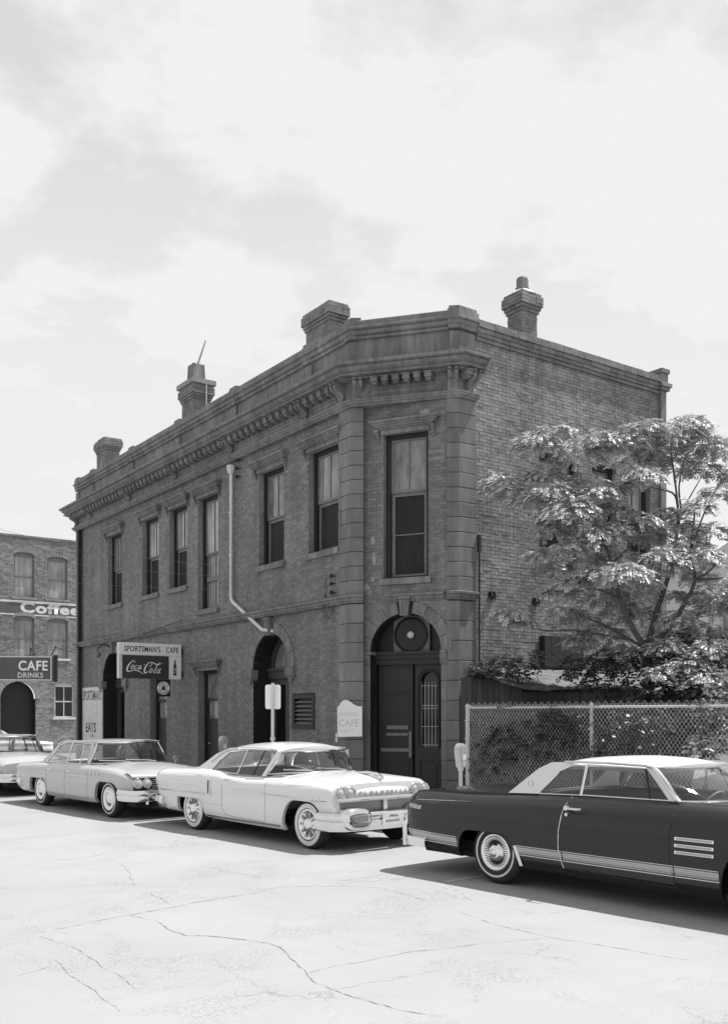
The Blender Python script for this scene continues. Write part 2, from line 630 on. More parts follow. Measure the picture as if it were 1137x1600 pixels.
def crack(pts, w, mname='crack', name='crack'):
    """a jagged crack with crumbled edges, lying 4 mm above the slab"""
    mb = MB()
    rnd = random.Random(int(abs(pts[0][0] * 1000)) + 3)
    path = []
    for (x0, y0), (x1, y1) in zip(pts[:-1], pts[1:]):
        L = sqrt((x1 - x0) ** 2 + (y1 - y0) ** 2)
        n = max(2, int(L / 0.05))
        for i in range(n):
            t = i / n
            path.append((x0 + (x1 - x0) * t, y0 + (y1 - y0) * t))
    path.append(pts[-1])
    wob = 0.0
    rows = []
    for i, (x, y) in enumerate(path):
        a, b = path[max(0, i - 1)], path[min(len(path) - 1, i + 1)]
        dx, dy = b[0] - a[0], b[1] - a[1]
        l = sqrt(dx * dx + dy * dy) or 1
        nx, ny = -dy / l, dx / l
        wob = wob * 0.85 + rnd.uniform(-.012, .012)
        ww = w * rnd.choice((0.25, 0.5, 0.8, 1.0, 1.6)) * (0.4 + 0.6 * sin(pi * min(1, max(0, i / max(1, len(path) - 1)))) ** 0.5)
        rows.append([(x + nx * (wob + ww), y + ny * (wob + ww), .004), (x + nx * (wob - ww), y + ny * (wob - ww), .004)])
    mb.grid(rows)
    o = mb.build(name, M[mname], road)
    return o


def G(x, y):
    """road point below a direction given by its tangent to the right and its depression below the horizon (per 1523)"""
    Z = 1.93 * 1523.0 / (y - 1115.0)
    return ((x - 570.0) / 1523.0 * Z, Z)


for pts, w in (
        ([(40, 1462), (150, 1440), (205, 1430), (300, 1412), (390, 1396), (450, 1385), (560, 1385), (600, 1388), (670, 1408)], .012),
        ([(205, 1430), (240, 1438), (262, 1452), (290, 1462), (340, 1464), (420, 1474), (445, 1488), (470, 1515), (500, 1538)], .013),
        ([(475, 1522), (530, 1508), (640, 1488), (760, 1474), (860, 1465)], .008),
        ([(30, 1525), (70, 1512), (110, 1502)], .010),
        ([(60, 1462), (110, 1480), (160, 1510), (215, 1545)], .007),
        ([(85, 1500), (120, 1530), (190, 1580)], .007),
        ([(500, 1538), (560, 1560), (620, 1578), (700, 1590)], .010),
        ([(700, 1420), (760, 1440), (850, 1462), (950, 1480), (1080, 1500)], .010),
        ([(620, 1352), (680, 1372), (720, 1395), (740, 1410)], .008),
        ([(190, 1350), (205, 1365), (210, 1385)], .010),
        ([(235, 1395), (265, 1412), (280, 1418)], .010),
        ([(60, 1345), (120, 1342), (190, 1330), (260, 1326)], .012),
        ([(330, 1355), (350, 1362), (420, 1372), (450, 1374)], .010),
        ([(520, 1378), (570, 1372), (620, 1362)], .010),
        ([(40, 1310), (90, 1306), (140, 1300), (200, 1302)], .010)):
    crack([G(x, y) for x, y in pts], w * .38)
# stall lines across the parking lane
for a in (-12.6, -6.55, -0.62, 5.4):
    mb = MB()
    mb.add([kp(a, -2.55, .004), kp(a + .1, -2.55, .004), kp(a + .1, -0.35, .004), kp(a, -0.35, .004)], [(0, 1, 2, 3)])
    mb.build('stall_line', M['road_paint'], road)

# ================================================================ the brick building
A = Vector((-0.298, 20.65, 0))
B = Vector((1.930, 20.0, 0))
L = Vector((-0.578, 0.816, 0)).normalized()       # along the street front, away from the camera
R = Vector((-L.y * -1, 0, 0))
R = Vector((0.816, 0.578, 0)).normalized()         # along the party wall, away
PL = A + L * .45
PR = A + Vector((1, -.017, 0)) * .262
BL = B + Vector((-.996, .087, 0)) * .249
E_ = B + R * .473
FAR = 17.3
F0 = A + L * FAR
RW_LEN = 5.92
GEND = E_ + R * RW_LEN
C0 = PR + Vector((0.02, .2, 0))
C1 = BL + Vector((-.01, .06, 0))
CH_LEN = (C1 - C0).length
BASE = Vector((0, 22, 0.13))
bld = empty('brick_building', BASE, 0, 'two storey dark brick corner building with chamfered entrance and bracketed cornice', 'building')

frL = Fr(A, L, -R)                 # street front; brick face at d = -.10
frC = Fr(C0, C1 - C0, Vector(((C1 - C0).y, -(C1 - C0).x, 0)))
frR = Fr(E_, R, -L)                # party wall; brick face at d = -.03
BD = -.10

COURSE, BLEN, MJ = 0.0725, 0.208, 0.010


def sub_intervals(iv, cuts):
    out = [iv]
    for c0, c1 in cuts:
        nx = []
        for a, b in out:
            if c1 <= a or c0 >= b:
                nx.append((a, b))
            else:
                if c0 > a:
                    nx.append((a, c0))
                if c1 < b:
                    nx.append((c1, b))
        out = nx
    return out


def rect(s0, s1, z0, z1):
    return lambda z: (s0, s1) if z0 < z < z1 else None


def arch(sc, r_in, z_sp, r_out, z0=0.0):
    def f(z):
        if z < z0:
            return None
        if z < z_sp:
            return (sc - r_in, sc + r_in)
        h = r_out * r_out - (z - z_sp) ** 2
        return (sc - sqrt(h), sc + sqrt(h)) if h > 0 else None
    return f


def brick_wall(fr, d, s0, s1, z0, z1, cuts, mbw, mbb, seed, single=None, proud=.005, region=None, mbp=None, mbm=None):
    """courses of real bricks in front of recessed mortar; cuts are functions z -> interval"""
    rnd = random.Random(seed)
    n = int((z1 - z0) / COURSE)
    for k in range(n + 1):
        za = z0 + k * COURSE
        zb_ = min(za + COURSE, z1)
        if zb_ - za < .03:
            continue
        zm = (za + zb_) / 2
        cs = [c for c in (f(zm) for f in cuts) if c]
        for a, b in sub_intervals((s0, s1), cs):
            if b - a < .02:
                continue
            mbw.quad(fr.p(a, d - .006, za), fr.p(b, d - .006, za), fr.p(b, d - .006, zb_), fr.p(a, d - .006, zb_))
            header = (k % 6 == 5)
            bl = (BLEN * .5 - MJ * .5) if header else BLEN
            off = (BLEN + MJ) * .5 if k % 2 else 0.0
            i0 = int((a - s0 - off) / (bl + MJ)) - 1
            x = s0 + off + i0 * (bl + MJ)
            while x < b:
                xa, xb = max(x, a), min(x + bl, b)
                x += bl + MJ
                if xb - xa < .03:
                    continue
                jj = .0014
                z_0, z_1 = za + MJ * .5 + rnd.uniform(-jj, jj), zb_ - MJ * .5 + rnd.uniform(-jj, jj)
                dd = d + proud * rnd.uniform(-.3, 1.0)
                if single is not None and single(xa, xb, z_0, z_1, dd):
                    continue
                tgt = mbb
                if region is not None and mbp is not None and region((xa + xb) / 2, zm):
                    tgt = mbp
                    if mbm is not None:
                        mbm.quad(fr.p(xa - MJ * .5, d - .004, za), fr.p(xb + MJ * .5, d - .004, za), fr.p(xb + MJ * .5, d - .004, zb_), fr.p(xa - MJ * .5, d - .004, zb_))
                P0, P1, P2, P3 = fr.p(xa, dd, z_0), fr.p(xb, dd, z_0), fr.p(xb, dd, z_1), fr.p(xa, dd, z_1)
                Q0, Q1, Q2, Q3 = fr.p(xa, d - .012, z_0), fr.p(xb, d - .012, z_0), fr.p(xb, d - .012, z_1), fr.p(xa, d - .012, z_1)
                tgt.add((P0, P1, P2, P3, Q0, Q1, Q2, Q3), ((0, 1, 2, 3), (0, 4, 5, 1), (1, 5, 6, 2), (2, 6, 7, 3), (3, 7, 4, 0)))


# openings of the street front: (s0, s1, z0, z1, kind)
UP = [(.62, 1.84, 5.55, 7.87, 'two'), (2.94, 4.15, 5.55, 7.87, 'two'), (6.36, 7.57, 4.76, 7.85, 'tall'),
      (8.29, 9.48, 5.54, 7.88, 'two'), (10.26, 11.49, 5.54, 7.89, 'two'), (13.17, 14.41, 5.51, 7.83, 'two')]
DN = [(6.36, 7.57, .15, 3.12), (9.69, 10.91, .15, 3.12)]
ARC = [(3.565, .865, 3.02), (13.885, .95, 3.02)]
cutsL = [rect(a, b, c, d) for a, b, c, d, _ in UP] + [rect(a, b, c, d) for a, b, c, d in DN] + \
    [arch(sc, r, z, r + .24) for sc, r, z in ARC] + [rect(1.58, 2.53, 1.58, 2.38)]
mw, mbk, mpt, mpm = MB(), MB(), MB(), MB()


def repointed(s, z):
    """paler relaid brickwork round and under the middle windows"""
    n = sin(s * 3.1) * .12 + sin(z * 4.3) * .1
    return ((7.85 + n < s < 8.22 or 9.55 - n < s < 10.2 + n) and 5.2 < z < 8.0) or (8.9 + n < s < 10.1 + n and 4.55 < z < 5.6) or (1.9 < s < 2.1 + n and 5.4 < z < 7.9) or \
        (11.55 < s < 11.75 + n and 5.3 < z < 7.9) or (.2 < s < 1.6 and 8.22 + n < z < 8.42) or (2.0 < s < 2.3 + n and 8.2 < z < 8.4)


brick_wall(frL, BD, .42, FAR - .35, .15, 8.47, cutsL, mw, mbk, 3, region=repointed, mbp=mpt, mbm=mpm)
# chamfer
CHW = (.449, 1.465, 4.78, 7.85)
CARC = (.95, .80, 3.24)
cutsC = [rect(*CHW), arch(CARC[0], CARC[1], CARC[2], 1.03)]
repC = lambda s, z: (z > 7.6 and sin(s * 7) + sin(z * 11 + s * 3) > .9) or (s > 1.5 and 7.2 < z < 7.9 and sin(s * 30) > -.3)
brick_wall(frC, 0.0, -.02, CH_LEN + .02, .15, 8.47, cutsC, mw, mbk, 5, region=repC, mbp=mpt, mbm=mpm)
wall = mw.build('wall', M['mortar'], bld)
tag(mbk.build('brickwork', M['brick'], wall), kind='stuff')
tag(mpt.build('repointed_brickwork', M['patch'], wall), kind='stuff')
tag(mpm.build('white_mortar', M['mortar_light'], wall), kind='stuff')
for s, z, w, h in ((.20, 5.62, .07, .10), (.23, 5.22, .05, .16), (.20, 4.80, .05, .07), (.06, 4.60, .08, .11), (.10, 4.52, .10, .05), (.30, 7.92, .12, .10), (1.40, 8.20, .14, .08)):
    m_ = MB()
    n_ = 11
    frC.prism(m_, [(s + w * cos(2 * pi * k / n_) * random.uniform(.6, 1.1), z + h * sin(2 * pi * k / n_) * random.uniform(.6, 1.1)) for k in range(n_)], .004, .009)
    m_.build('plaster_patch', M['mortar_light'], wall)
# party wall, with the bricks that show largest as single pieces
RWIN = [(1.86, 3.10, 5.53, 7.68), (3.55, 4.40, 5.53, 7.68), (4.75, 5.62, 5.53, 7.68)]
mw2, mb2 = MB(), MB()
pw = MB()
singles = []


def take(xa, xb, z0, z1, dd):
    if len(singles) < 300 and 8.05 < z0 < 9.62 and xb < 3.05 and xb - xa > .15:
        singles.append((xa, xb, z0, z1, dd))
        return True
    return False


brick_wall(frR, -.03, 0.0, RW_LEN, .15, 9.70, [rect(*w) for w in RWIN], mw2, mb2, 11, single=take, proud=.007)
party = mw2.build('party_wall', M['mortar_party'], bld)
tag(mb2.build('brickwork', M['brick_party'], party), kind='stuff')
uni = {}
bo = org(party)
for xa, xb, z0, z1, dd in singles:
    wd = round(xb - xa, 2)
    if wd not in uni:
        m_ = MB()
        hx, hz = wd / 2, (COURSE - MJ) / 2
        m_.add([(-hx, 0, -hz), (hx, 0, -hz), (hx, 0, hz), (-hx, 0, hz), (-hx, .03, -hz), (hx, .03, -hz), (hx, .03, hz), (-hx, .03, hz)],
               ((0, 1, 2, 3), (0, 4, 5, 1), (1, 5, 6, 2), (2, 6, 7, 3), (3, 7, 4, 0)))
        me = bpy.data.meshes.new('brick')
        me.from_pydata(m_.v, [], m_.f)
        me.materials.append(M['brick_party1'])
        uni[wd] = me
    o = bpy.data.objects.new('brick', uni[wd])
    COL.objects.link(o)
    o.parent = party
    q = Vector(frR.p((xa + xb) / 2, dd, (z0 + z1) / 2)) - bo
    o.location = q
    o.rotation_euler = (random.uniform(-.01, .01), random.uniform(-.006, .006), frR.yaw())

# back walls, far side and roof (seen only from aside)
mb = MB()
BK = F0 + R * 6.4
mb.prism([(F0 + L * -.02 + R * .03).xy, (BK + L * -.02).xy, (BK + L * -.3).xy, (F0 + L * -.3 + R * .03).xy], .15, 9.6)
mb.prism([(BK).xy, (GEND + R * -.02).xy, (GEND + L * .3 + R * -.02).xy, (BK + L * -.3 - R * .3).xy], .15, 9.55)
mb.build('rear_wall', M['mortar'], bld)
mb = MB()
mb.prism([(A + R * .3).xy, (B + L * .3).xy, (GEND + L * .1 - R * .1).xy, (BK - R * .1 - L * .1).xy, (F0 + R * .2 - L * .1).xy], 9.28, 9.40)
mb.build('roof', M['roofing'], bld)

# ---------------------------------------------------------------- pilasters of stone blocks


def off_poly(poly, k):
    c = sum((Vector(p) for p in poly), Vector((0, 0))) / len(poly)
    return [tuple(c + (Vector(p) - c) * k) for p in poly]


def pilaster(poly, seed):
    """poly: plan; blocks with recessed joints between them"""
    core = MB()
    core.prism(off_poly(poly, .93), .15, 8.46)
    root = core.build('pilaster', M['joint'], bld)
    rows = []
    z = .15
    nlow = 10
    h = (4.26 - .15) / nlow
    for i in range(nlow):
        rows.append((z, z + h))
        z += h
    z = 4.45
    h = (8.42 - 4.45) / 13
    for i in range(13):
        rows.append((z, z + h))
        z += h
    prot = {}
    rnd = random.Random(seed)
    for a, b in rows:
        hh = round(b - a, 3)
        if hh not in prot:
            m_ = MB()
            g, e = .006, .012
            zs_ = [(g, .975), (g + e, 1.0), (hh - g - e, 1.0), (hh - g, .975)]
            pts = []
            base = Vector(poly[1])
            for zz_, k in zs_:
                for p in off_poly(poly, k):
                    pts.append((p[0] - base.x, p[1] - base.y, zz_))
            n = len(poly)
            fs = [tuple(range(n - 1, -1, -1)), tuple(range(3 * n, 4 * n))]
            for r in range(3):
                for i in range(n):
                    j = (i + 1) % n
                    fs.append((r * n + i, r * n + j, (r + 1) * n + j, (r + 1) * n + i))
            me = bpy.data.meshes.new('stone_block')
            me.from_pydata(pts, [], fs)
            me.materials.append(M['stone'])
            prot[hh] = me
        o = bpy.data.objects.new('stone_block', prot[hh])
        COL.objects.link(o)
        o.parent = root
        o.location = Vector((poly[1][0] + rnd.uniform(-.002, .002), poly[1][1] + rnd.uniform(-.002, .002), a)) - org(root)
    return root


pilaster([PL.xy, A.xy, PR.xy, (PR + Vector((.05, .35, 0))).xy, (PL + R * .45).xy], 1)
pilaster([BL.xy, B.xy, E_.xy, (E_ + L * .4 + R * .0).xy, (BL + Vector((.05, .4, 0))).xy], 2)
pilaster([(F0 - L * .36).xy, F0.xy, (F0 + R * .4).xy, (F0 + R * .4 - L * .36).xy], 3)


def outline_path():
    return [F0 + R * .45, F0, A, B, E_]


def sweep(mb, path, prof, cap0=True, cap1=True):
    """profile (d outwards, z) swept along a plan polyline with mitres; outward is to the right of travel"""
    n = len(path)
    rows = []
    for i in range(n):
        def nrm(a, b):
            t = (b - a).normalized()
            return Vector((t.y, -t.x, 0))
        if i == 0:
            m = nrm(path[0], path[1])
            k = 1.0
        elif i == n - 1:
            m = nrm(path[-2], path[-1])
            k = 1.0
        else:
            a, b = nrm(path[i - 1], path[i]), nrm(path[i], path[i + 1])
            m = (a + b).normalized()
            k = 1.0 / max(.35, m.dot(a))
        rows.append([tuple(path[i] + m * (d * k) + Vector((0, 0, z))) for d, z in prof])
    mb.grid(rows)
    if cap0:
        mb.add(rows[0], (tuple(range(len(prof))),))
    if cap1:
        mb.add(rows[-1], (tuple(range(len(prof) - 1, -1, -1)),))


# outward check: travelling F0 -> A the street side must be on the right
_t = (A - F0).normalized()
SGN = 1 if Vector((_t.y, -_t.x, 0)).dot(-R) > 0 else -1
PATH = outline_path()
# string course between the storeys; broken off over the left of the chamfer
SP = [(-.2, 4.28), (.015, 4.28), (.03, 4.31), (.06, 4.33), (.06, 4.37), (.10, 4.40), (.10, 4.44), (.03, 4.46), (-.2, 4.46)]
mb = MB()
sweep(mb, [F0 + R * .45, F0, A, PR], SP)
CP0, CP1 = Vector(frC.p(.56, .0, 0)), Vector(frC.p(CH_LEN - .02, .0, 0))
sweep(mb, [CP0, CP1], SP)
sweep(mb, [BL, B, E_], SP)
mb.build('string_course', M['stone_trim'], bld)
# entablature
corn_prof = [(-.3, 8.42), (.03, 8.42), (.05, 8.45), (.09, 8.47), (.09, 8.50), (.12, 8.52), (.12, 8.55), (.02, 8.56), (.02, 8.945), (.22, 8.947), (.26, 8.96), (.22, 8.975), (.28, 8.985),
             (.34, 8.99), (.34, 9.02), (.29, 9.03), (.31, 9.06), (.36, 9.095), (.39, 9.13), (.40, 9.15), (.375, 9.16), (.44, 9.175), (.46, 9.185), (.46, 9.245), (-.02, 9.34), (-.3, 9.34)]
mb = MB()
sweep(mb, PATH, corn_prof)
cornice = mb.build('cornice', M['stone_trim'], bld)
par_prof = [(-.34, 9.30), (-.04, 9.30), (-.04, 9.42), (-.06, 9.43), (-.06, 9.83), (.0, 9.85), (.0, 9.90), (-.03, 9.91), (.03, 9.94), (.05, 9.99), (.05, 10.01), (.02, 10.02), (.08, 10.05), (.08, 10.09), (.03, 10.12), (.03, 10.22), (-.02, 10.25), (-.34, 10.25)]
mb = MB()
sweep(mb, PATH, par_prof)
parapet = mb.build('parapet', M['stone_trim'], bld)


def pier(poly):
    mb = MB()
    mb.prism(off_poly(poly, 1.0), 9.31, 9.80)
    for k, a, b in ((1.10, 9.31, 9.44), (1.16, 9.85, 9.945), (1.24, 9.945, 10.035), (1.32, 10.035, 10.13), (1.24, 10.13, 10.24), (1.1, 10.24, 10.31)):
        mb.prism(off_poly(poly, k), a, b)
    mb.build('parapet_pier', M['stone_trim'], parapet)


PIERS = [1.75, 5.35, 8.75, 12.2, 15.7]
for s in PIERS:
    pier([frL.p(s - .16, -.35, 0)[:2], frL.p(s - .16, -.015, 0)[:2], frL.p(s + .16, -.015, 0)[:2], frL.p(s + .16, -.35, 0)[:2]])
off = lambda p, v, k: (p + v * k)
cn = Vector((frC.n.x, frC.n.y, 0))
pier([(A + L * .20 - R * 0).xy, A.xy, (PR - Vector((.06, 0, 0))).xy, (PR + Vector((-.04, .34, 0))).xy, (A + L * .2 + R * .34).xy])
pier([(BL + Vector((.06, 0, 0))).xy, B.xy, (E_ - R * .03).xy, (E_ + L * .3 - R * .03).xy, (BL + Vector((.1, .34, 0))).xy])
pier([(F0 - L * .3).xy, F0.xy, (F0 + R * .34).xy, (F0 + R * .34 - L * .3).xy])


def bracket_mesh():
    """S-scroll console, local: x across, -y out of the wall, z from 0 (foot) to .46"""
    mb = MB()
    side = [(0, 0), (.06, -.01), (.10, .03), (.09, .10), (.06, .15), (.07, .20), (.13, .25), (.22, .29), (.27, .33), (.28, .39), (.25, .42), (.29, .425), (.29, .46), (0, .46)]
    for x0, x1, k in ((-.105, -.035, 1), (-.035, .035, .8), (.035, .105, 1)):
        pts = [(x0, -o * k, z) for o, z in side]
        mb.extr(pts, (x1 - x0, 0, 0))
    me = bpy.data.meshes.new('bracket')
    me.from_pydata(mb.v, [], mb.f)
    me.materials.append(M['stone_trim'])
    return me


BR = bracket_mesh()


def place_mesh(name, me, parent, p, yaw):
    o = bpy.data.objects.new(name, me)
    COL.objects.link(o)
    o.parent = parent
    o.location = Vector(p) - org(parent)
    o.rotation_euler = (0, 0, yaw)
    return o


def n_yaw(n):
    """yaw that turns local -y to direction n"""
    return atan2(n.y, n.x) + pi / 2


cor_o = cornice
brs = [s for s in PIERS] + [.28, FAR - .22]
for s in brs:
    place_mesh('bracket', BR, cor_o, frL.p(s, .015, 8.50), n_yaw(frL.n))
nA = Vector((-.017, -1, 0)).normalized()
pA = A + Vector((1, -.017, 0)) * .14
place_mesh('bracket', BR, cor_o, (pA.x, pA.y - .015, 8.50), n_yaw(nA))
nB = Vector((-.087, -.996, 0))
pB = B + Vector((-.996, .087, 0)) * .13
place_mesh('bracket', BR, cor_o, (pB.x, pB.y - .015, 8.50), n_yaw(nB))
place_mesh('bracket', BR, cor_o, frR.p(-.473 + .26, .015, 8.50), n_yaw(frR.n))
pF = F0 + R * .22 + L * .015
place_mesh('bracket', BR, cor_o, (pF.x, pF.y, 8.50), n_yaw(L))

mb = MB()
mb.box(-.072, .072, -.25, 0, .03, .12)
mb.box(-.082, .082, -.27, 0, .12, .145)
mb.box(-.05, .05, -.21, 0, -.02, .03)
MODM = bpy.data.meshes.new('modillion')
MODM.from_pydata(mb.v, [], mb.f)
MODM.materials.append(M['stone_trim'])
edges = [(s, e) for s, e in zip([.42] + [p + .14 for p in PIERS], [p - .14 for p in PIERS] + [FAR - .36])]
for a, b in edges:
    n = max(1, round((b - a) / .29))
    for i in range(n):
        s = a + (i + .5) * (b - a) / n
        place_mesh('modillion', MODM, cor_o, frL.p(s, .015, 8.80), n_yaw(frL.n))
fA = Fr(PR, BL - PR, Vector(((BL - PR).y, -(BL - PR).x, 0)))
chl = (BL - PR).length
for i in range(6):
    s = .16 + (i + .5) * (chl - .32) / 6
    q = A.lerp(B, .14 + (s / chl) * .72)
    place_mesh('modillion', MODM, cor_o, (q.x + fA.n.x * .015, q.y + fA.n.y * .015, 8.80), n_yaw(fA.n))
place_mesh('modillion', MODM, cor_o, frR.p(-.473 + .06, .04, 8.80), n_yaw(frR.n))


def frieze_panel(fr, s0, s1, z0, z1, d):
    """raised round-ended moulding"""
    mb = MB()
    r = (z1 - z0) / 2
    ring = []
    for k in range(9):
        a = -pi / 2 + pi * k / 8
        ring.append((s1 - r + r * cos(a), (z0 + z1) / 2 + r * sin(a)))
    for k in range(9):
        a = pi / 2 + pi * k / 8
        ring.append((s0 + r + r * cos(a), (z0 + z1) / 2 + r * sin(a)))
    rows = []
    for s, z in ring + ring[:1]:
        cs, cz = s - (s0 + s1) / 2, z - (z0 + z1) / 2
        n_ = Vector((0, 0))
        rows.append((s, z))
    pts = [fr.p(s, d, z) for s, z in rows]
    mb.tube(pts, .030, 5, cap=False)
    ins = [((s0 + s1) / 2 + (s - (s0 + s1) / 2) * .93, (z0 + z1) / 2 + (z - (z0 + z1) / 2) * .45) for s, z in rows]
    mb.tube([fr.p(s, d - .004, z) for s, z in ins], .012, 5, cap=False)
    mb.build('frieze_panel', M['stone_trim'], cornice)


for a, b in edges:
    frieze_panel(frL, a + .08, b - .08, 8.595, 8.765, .022)
fAB = Fr(A, B - A, Vector(((B - A).y, -(B - A).x, 0)))
frieze_panel(fAB, .40, (B - A).length - .36, 8.595, 8.765, .022)

# party wall coping of corbelled brick, end pier, iron pipe at the corner
mb = MB()
for z0, z1, d in ((9.70, 9.78, .02), (9.78, 9.86, .05), (9.86, 9.96, .07), (9.96, 10.04, .10), (10.04, 10.125, .07)):
    n = int(RW_LEN / .22)
    for i in range(n):
        a = i * RW_LEN / n
        frR.box(mb, a + .002, a + RW_LEN / n - .004, -.28, d + random.uniform(-.006, .006), z0, z1 - .006)
tag(mb.build('coping', M['brick'], bld), kind='stuff')
mb = MB()
frR.box(mb, RW_LEN, RW_LEN + .19, -.35, .06, .15, 9.95)
for z0, z1, e in ((9.78, 9.86, .06), (9.86, 9.95, .10), (9.95, 10.20, .03), (10.20, 10.30, .06)):
    frR.box(mb, RW_LEN - e, RW_LEN + .19 + e, -.36, .06 + e, z0, z1)
mb.build('end_pier', M['brick'], bld)
mb = MB()
mb.tube([frR.p(.05, .03, 5.6), frR.p(.05, .03, .2)], .022, 6)
frR.box(mb, .02, .09, .0, .05, 5.3, 5.65)
mb.build('conduit', M['black'], bld)
for t, z in ((.36, 4.42), (1.65, 4.38)):
    mb = MB()
    frR.box(mb, t, t + .16, -.03, .02, z - .05, z + .07)
    mb.tube([frR.p(t + .03, .02, z + .08), frR.p(t + .03, .07, z - .02), frR.p(t + .03, .02, z - .1)], .02, 5)
    mb.tube([frR.p(t + .13, .02, z + .08), frR.p(t + .13, .07, z - .02), frR.p(t + .13, .02, z - .1)], .02, 5)
    mb.build('wall_anchor', M['black'], bld)

# ---------------------------------------------------------------- windows


def hood(fr, s0, s1, zt, d, parent):
    mb = MB()
    w0, w1 = s0 - .05, s1 + .05
    fr.box(mb, w0, w1, d - .02, d + .05, zt, zt + .10)
    for a, b, e, o_ in ((zt + .10, zt + .135, .06, .10), (zt + .135, zt + .18, .12, .14), (zt + .18, zt + .225, .17, .17), (zt + .225, zt + .27, .21, .21)):
        fr.box(mb, w0 - e, w1 + e, d - .02, d + o_, a, b)
    for s in (w0 - .09, w1 + .03):
        for k in range(4):
            fr.box(mb, s - .0, s + .06, d, d + .12 - .03 * k, zt + .10 - .06 * (k + 1) + .002, zt + .10 - .06 * k)
    return mb.build('hood', M['stone_trim'], parent)


def window(fr, s0, s1, z0, z1, d, kind='two', hooded=True, depth=.16, upper='pane_light', sill=True, jamb='mortar', rail=None, lower='screen', mull=True):
    mb = MB()
    dj = d - depth
    # timber box frame inside the reveal
    fw = .10
    fr.box(mb, s0, s0 + fw, dj - .06, dj + .02, z0, z1)
    fr.box(mb, s1 - fw, s1, dj - .06, dj + .02, z0, z1)
    fr.box(mb, s0 + fw, s1 - fw, dj - .06, dj + .02, z1 - fw, z1)
    fr.box(mb, s0 + fw, s1 - fw, dj - .06, dj + .02, z0, z0 + .06)
    w = mb.build('window', M['wood_dark'], bld)
    mb = MB()
    e = .004
    fr.box(mb, s0 - .10, s0, dj - .08, d - .012, z0, z1)
    fr.box(mb, s1, s1 + .10, dj - .08, d - .012, z0, z1)
    fr.box(mb, s0 - .10, s1 + .10, dj - .08, d - .012, z1, z1 + .10)
    fr.box(mb, s0 - .10, s1 + .10, dj - .08, d - .012, z0 - .10, z0)
    mb.build('reveal', M[jamb], w)
    a, b, c, t = s0 + fw, s1 - fw, z0 + .06, z1 - fw
    zm = rail if rail else (c + t) / 2
    mb = MB()
    sw = .05
    dS = dj - .03
    for za, zb2, dd in ((zm, t, dS), (c, zm, dS - .035)):
        fr.box(mb, a, a + sw, dd - .03, dd, za, zb2)
        fr.box(mb, b - sw, b, dd - .03, dd, za, zb2)
        fr.box(mb, a + sw, b - sw, dd - .03, dd, zb2 - .05, zb2)
        fr.box(mb, a + sw, b - sw, dd - .03, dd, za, za + .05)
        if mull and (za == zm or kind == 'tall'):
            fr.box(mb, (a + b) / 2 - .016, (a + b) / 2 + .016, dd - .03, dd - .002, za + .05, zb2 - .05)
    mb.build('sash', M['sash'], w)
    mats = {'u': upper, 'l': lower}
    for tag_, za, zb2, dd in (('u', zm, t, dS - .02), ('l', c, zm, dS - .06)):
        if tag_ == 'u' or kind == 'tall':
            halves = ((a + sw, (a + b) / 2 - .016), ((a + b) / 2 + .016, b - sw)) if mull else ((a + sw, b - sw),)
            for p, q in halves:
                m2 = MB()
                tl = random.uniform(-.004, .004)
                m2.quad(fr.p(p, dd, za + .05), fr.p(q, dd + tl, za + .05), fr.p(q, dd + tl, zb2 - .05), fr.p(p, dd, zb2 - .05))
                m2.build('pane', M[mats[tag_]], w)
        else:
            m2 = MB()
            m2.quad(fr.p(a + sw, dd, za + .05), fr.p(b - sw, dd, za + .05), fr.p(b - sw, dd, zb2 - .05), fr.p(a + sw, dd, zb2 - .05))
            m2.build('screen', M[mats[tag_]], w)
            m2 = MB()
            fr.box(m2, a + sw - .02, a + sw + .025, dd + .0, dd + .03, za + .03, zb2 - .02)
            fr.box(m2, b - sw - .025, b - sw + .02, dd + .0, dd + .03, za + .03, zb2 - .02)
            fr.box(m2, a + sw + .025, b - sw - .025, dd, dd + .03, zb2 - .075, zb2 - .04)
            if kind == 'chamfer':
                fr.box(m2, a + sw + .025, b - sw - .025, dd, dd + .02, (za + zb2) / 2 - .012, (za + zb2) / 2 + .012)
            m2.build('screen_frame', M['sash'], w)
    if sill:
        m2 = MB()
        fr.box(m2, s0 - .07, s1 + .07, dj, d + .07, z0 - .13, z0 - .0)
        m2.build('sill', M['stone_trim'], w)
    if hooded:
        hood(fr, s0, s1, z1 - .02, d, w)
    return w


for i, (a, b, c, t, k) in enumerate(UP):
    w = window(frL, a, b, c, t, BD, k, upper=('pane_light3', 'pane', 'pane_light2', 'pane_light', 'pane_light2', 'pane_light1')[i], lower='pane_light' if k == 'tall' else 'screen')
    if k == 'tall':
        m2 = MB()
        frL.box(m2, a + .15, b - .15, BD - .25, BD - .19, 5.55, 5.68)
        m2.build('transom_bar', M['sash'], w)
w = window(frC, CHW[0], CHW[1], CHW[2], CHW[3], 0.0, 'chamfer', upper='pane', rail=6.62)
for a, b, c, t in RWIN:
    w = window(frR, a, b, c, t, -.03, 'two', hooded=False, upper='pane_light', jamb='mortar_party')
# shallow stone head over the rear windows, boarded hatch low on the wall
mb = MB()
frR.box(mb, 1.86, 3.12, -.06, .10, 2.95, 3.64)
for i in range(6):
    frR.box(mb, 1.88 + i * .207, 1.88 + i * .207 + .2, .10, .115, 2.97, 3.62)
mb.build('hatch_hood', M['wood_dark'], bld)

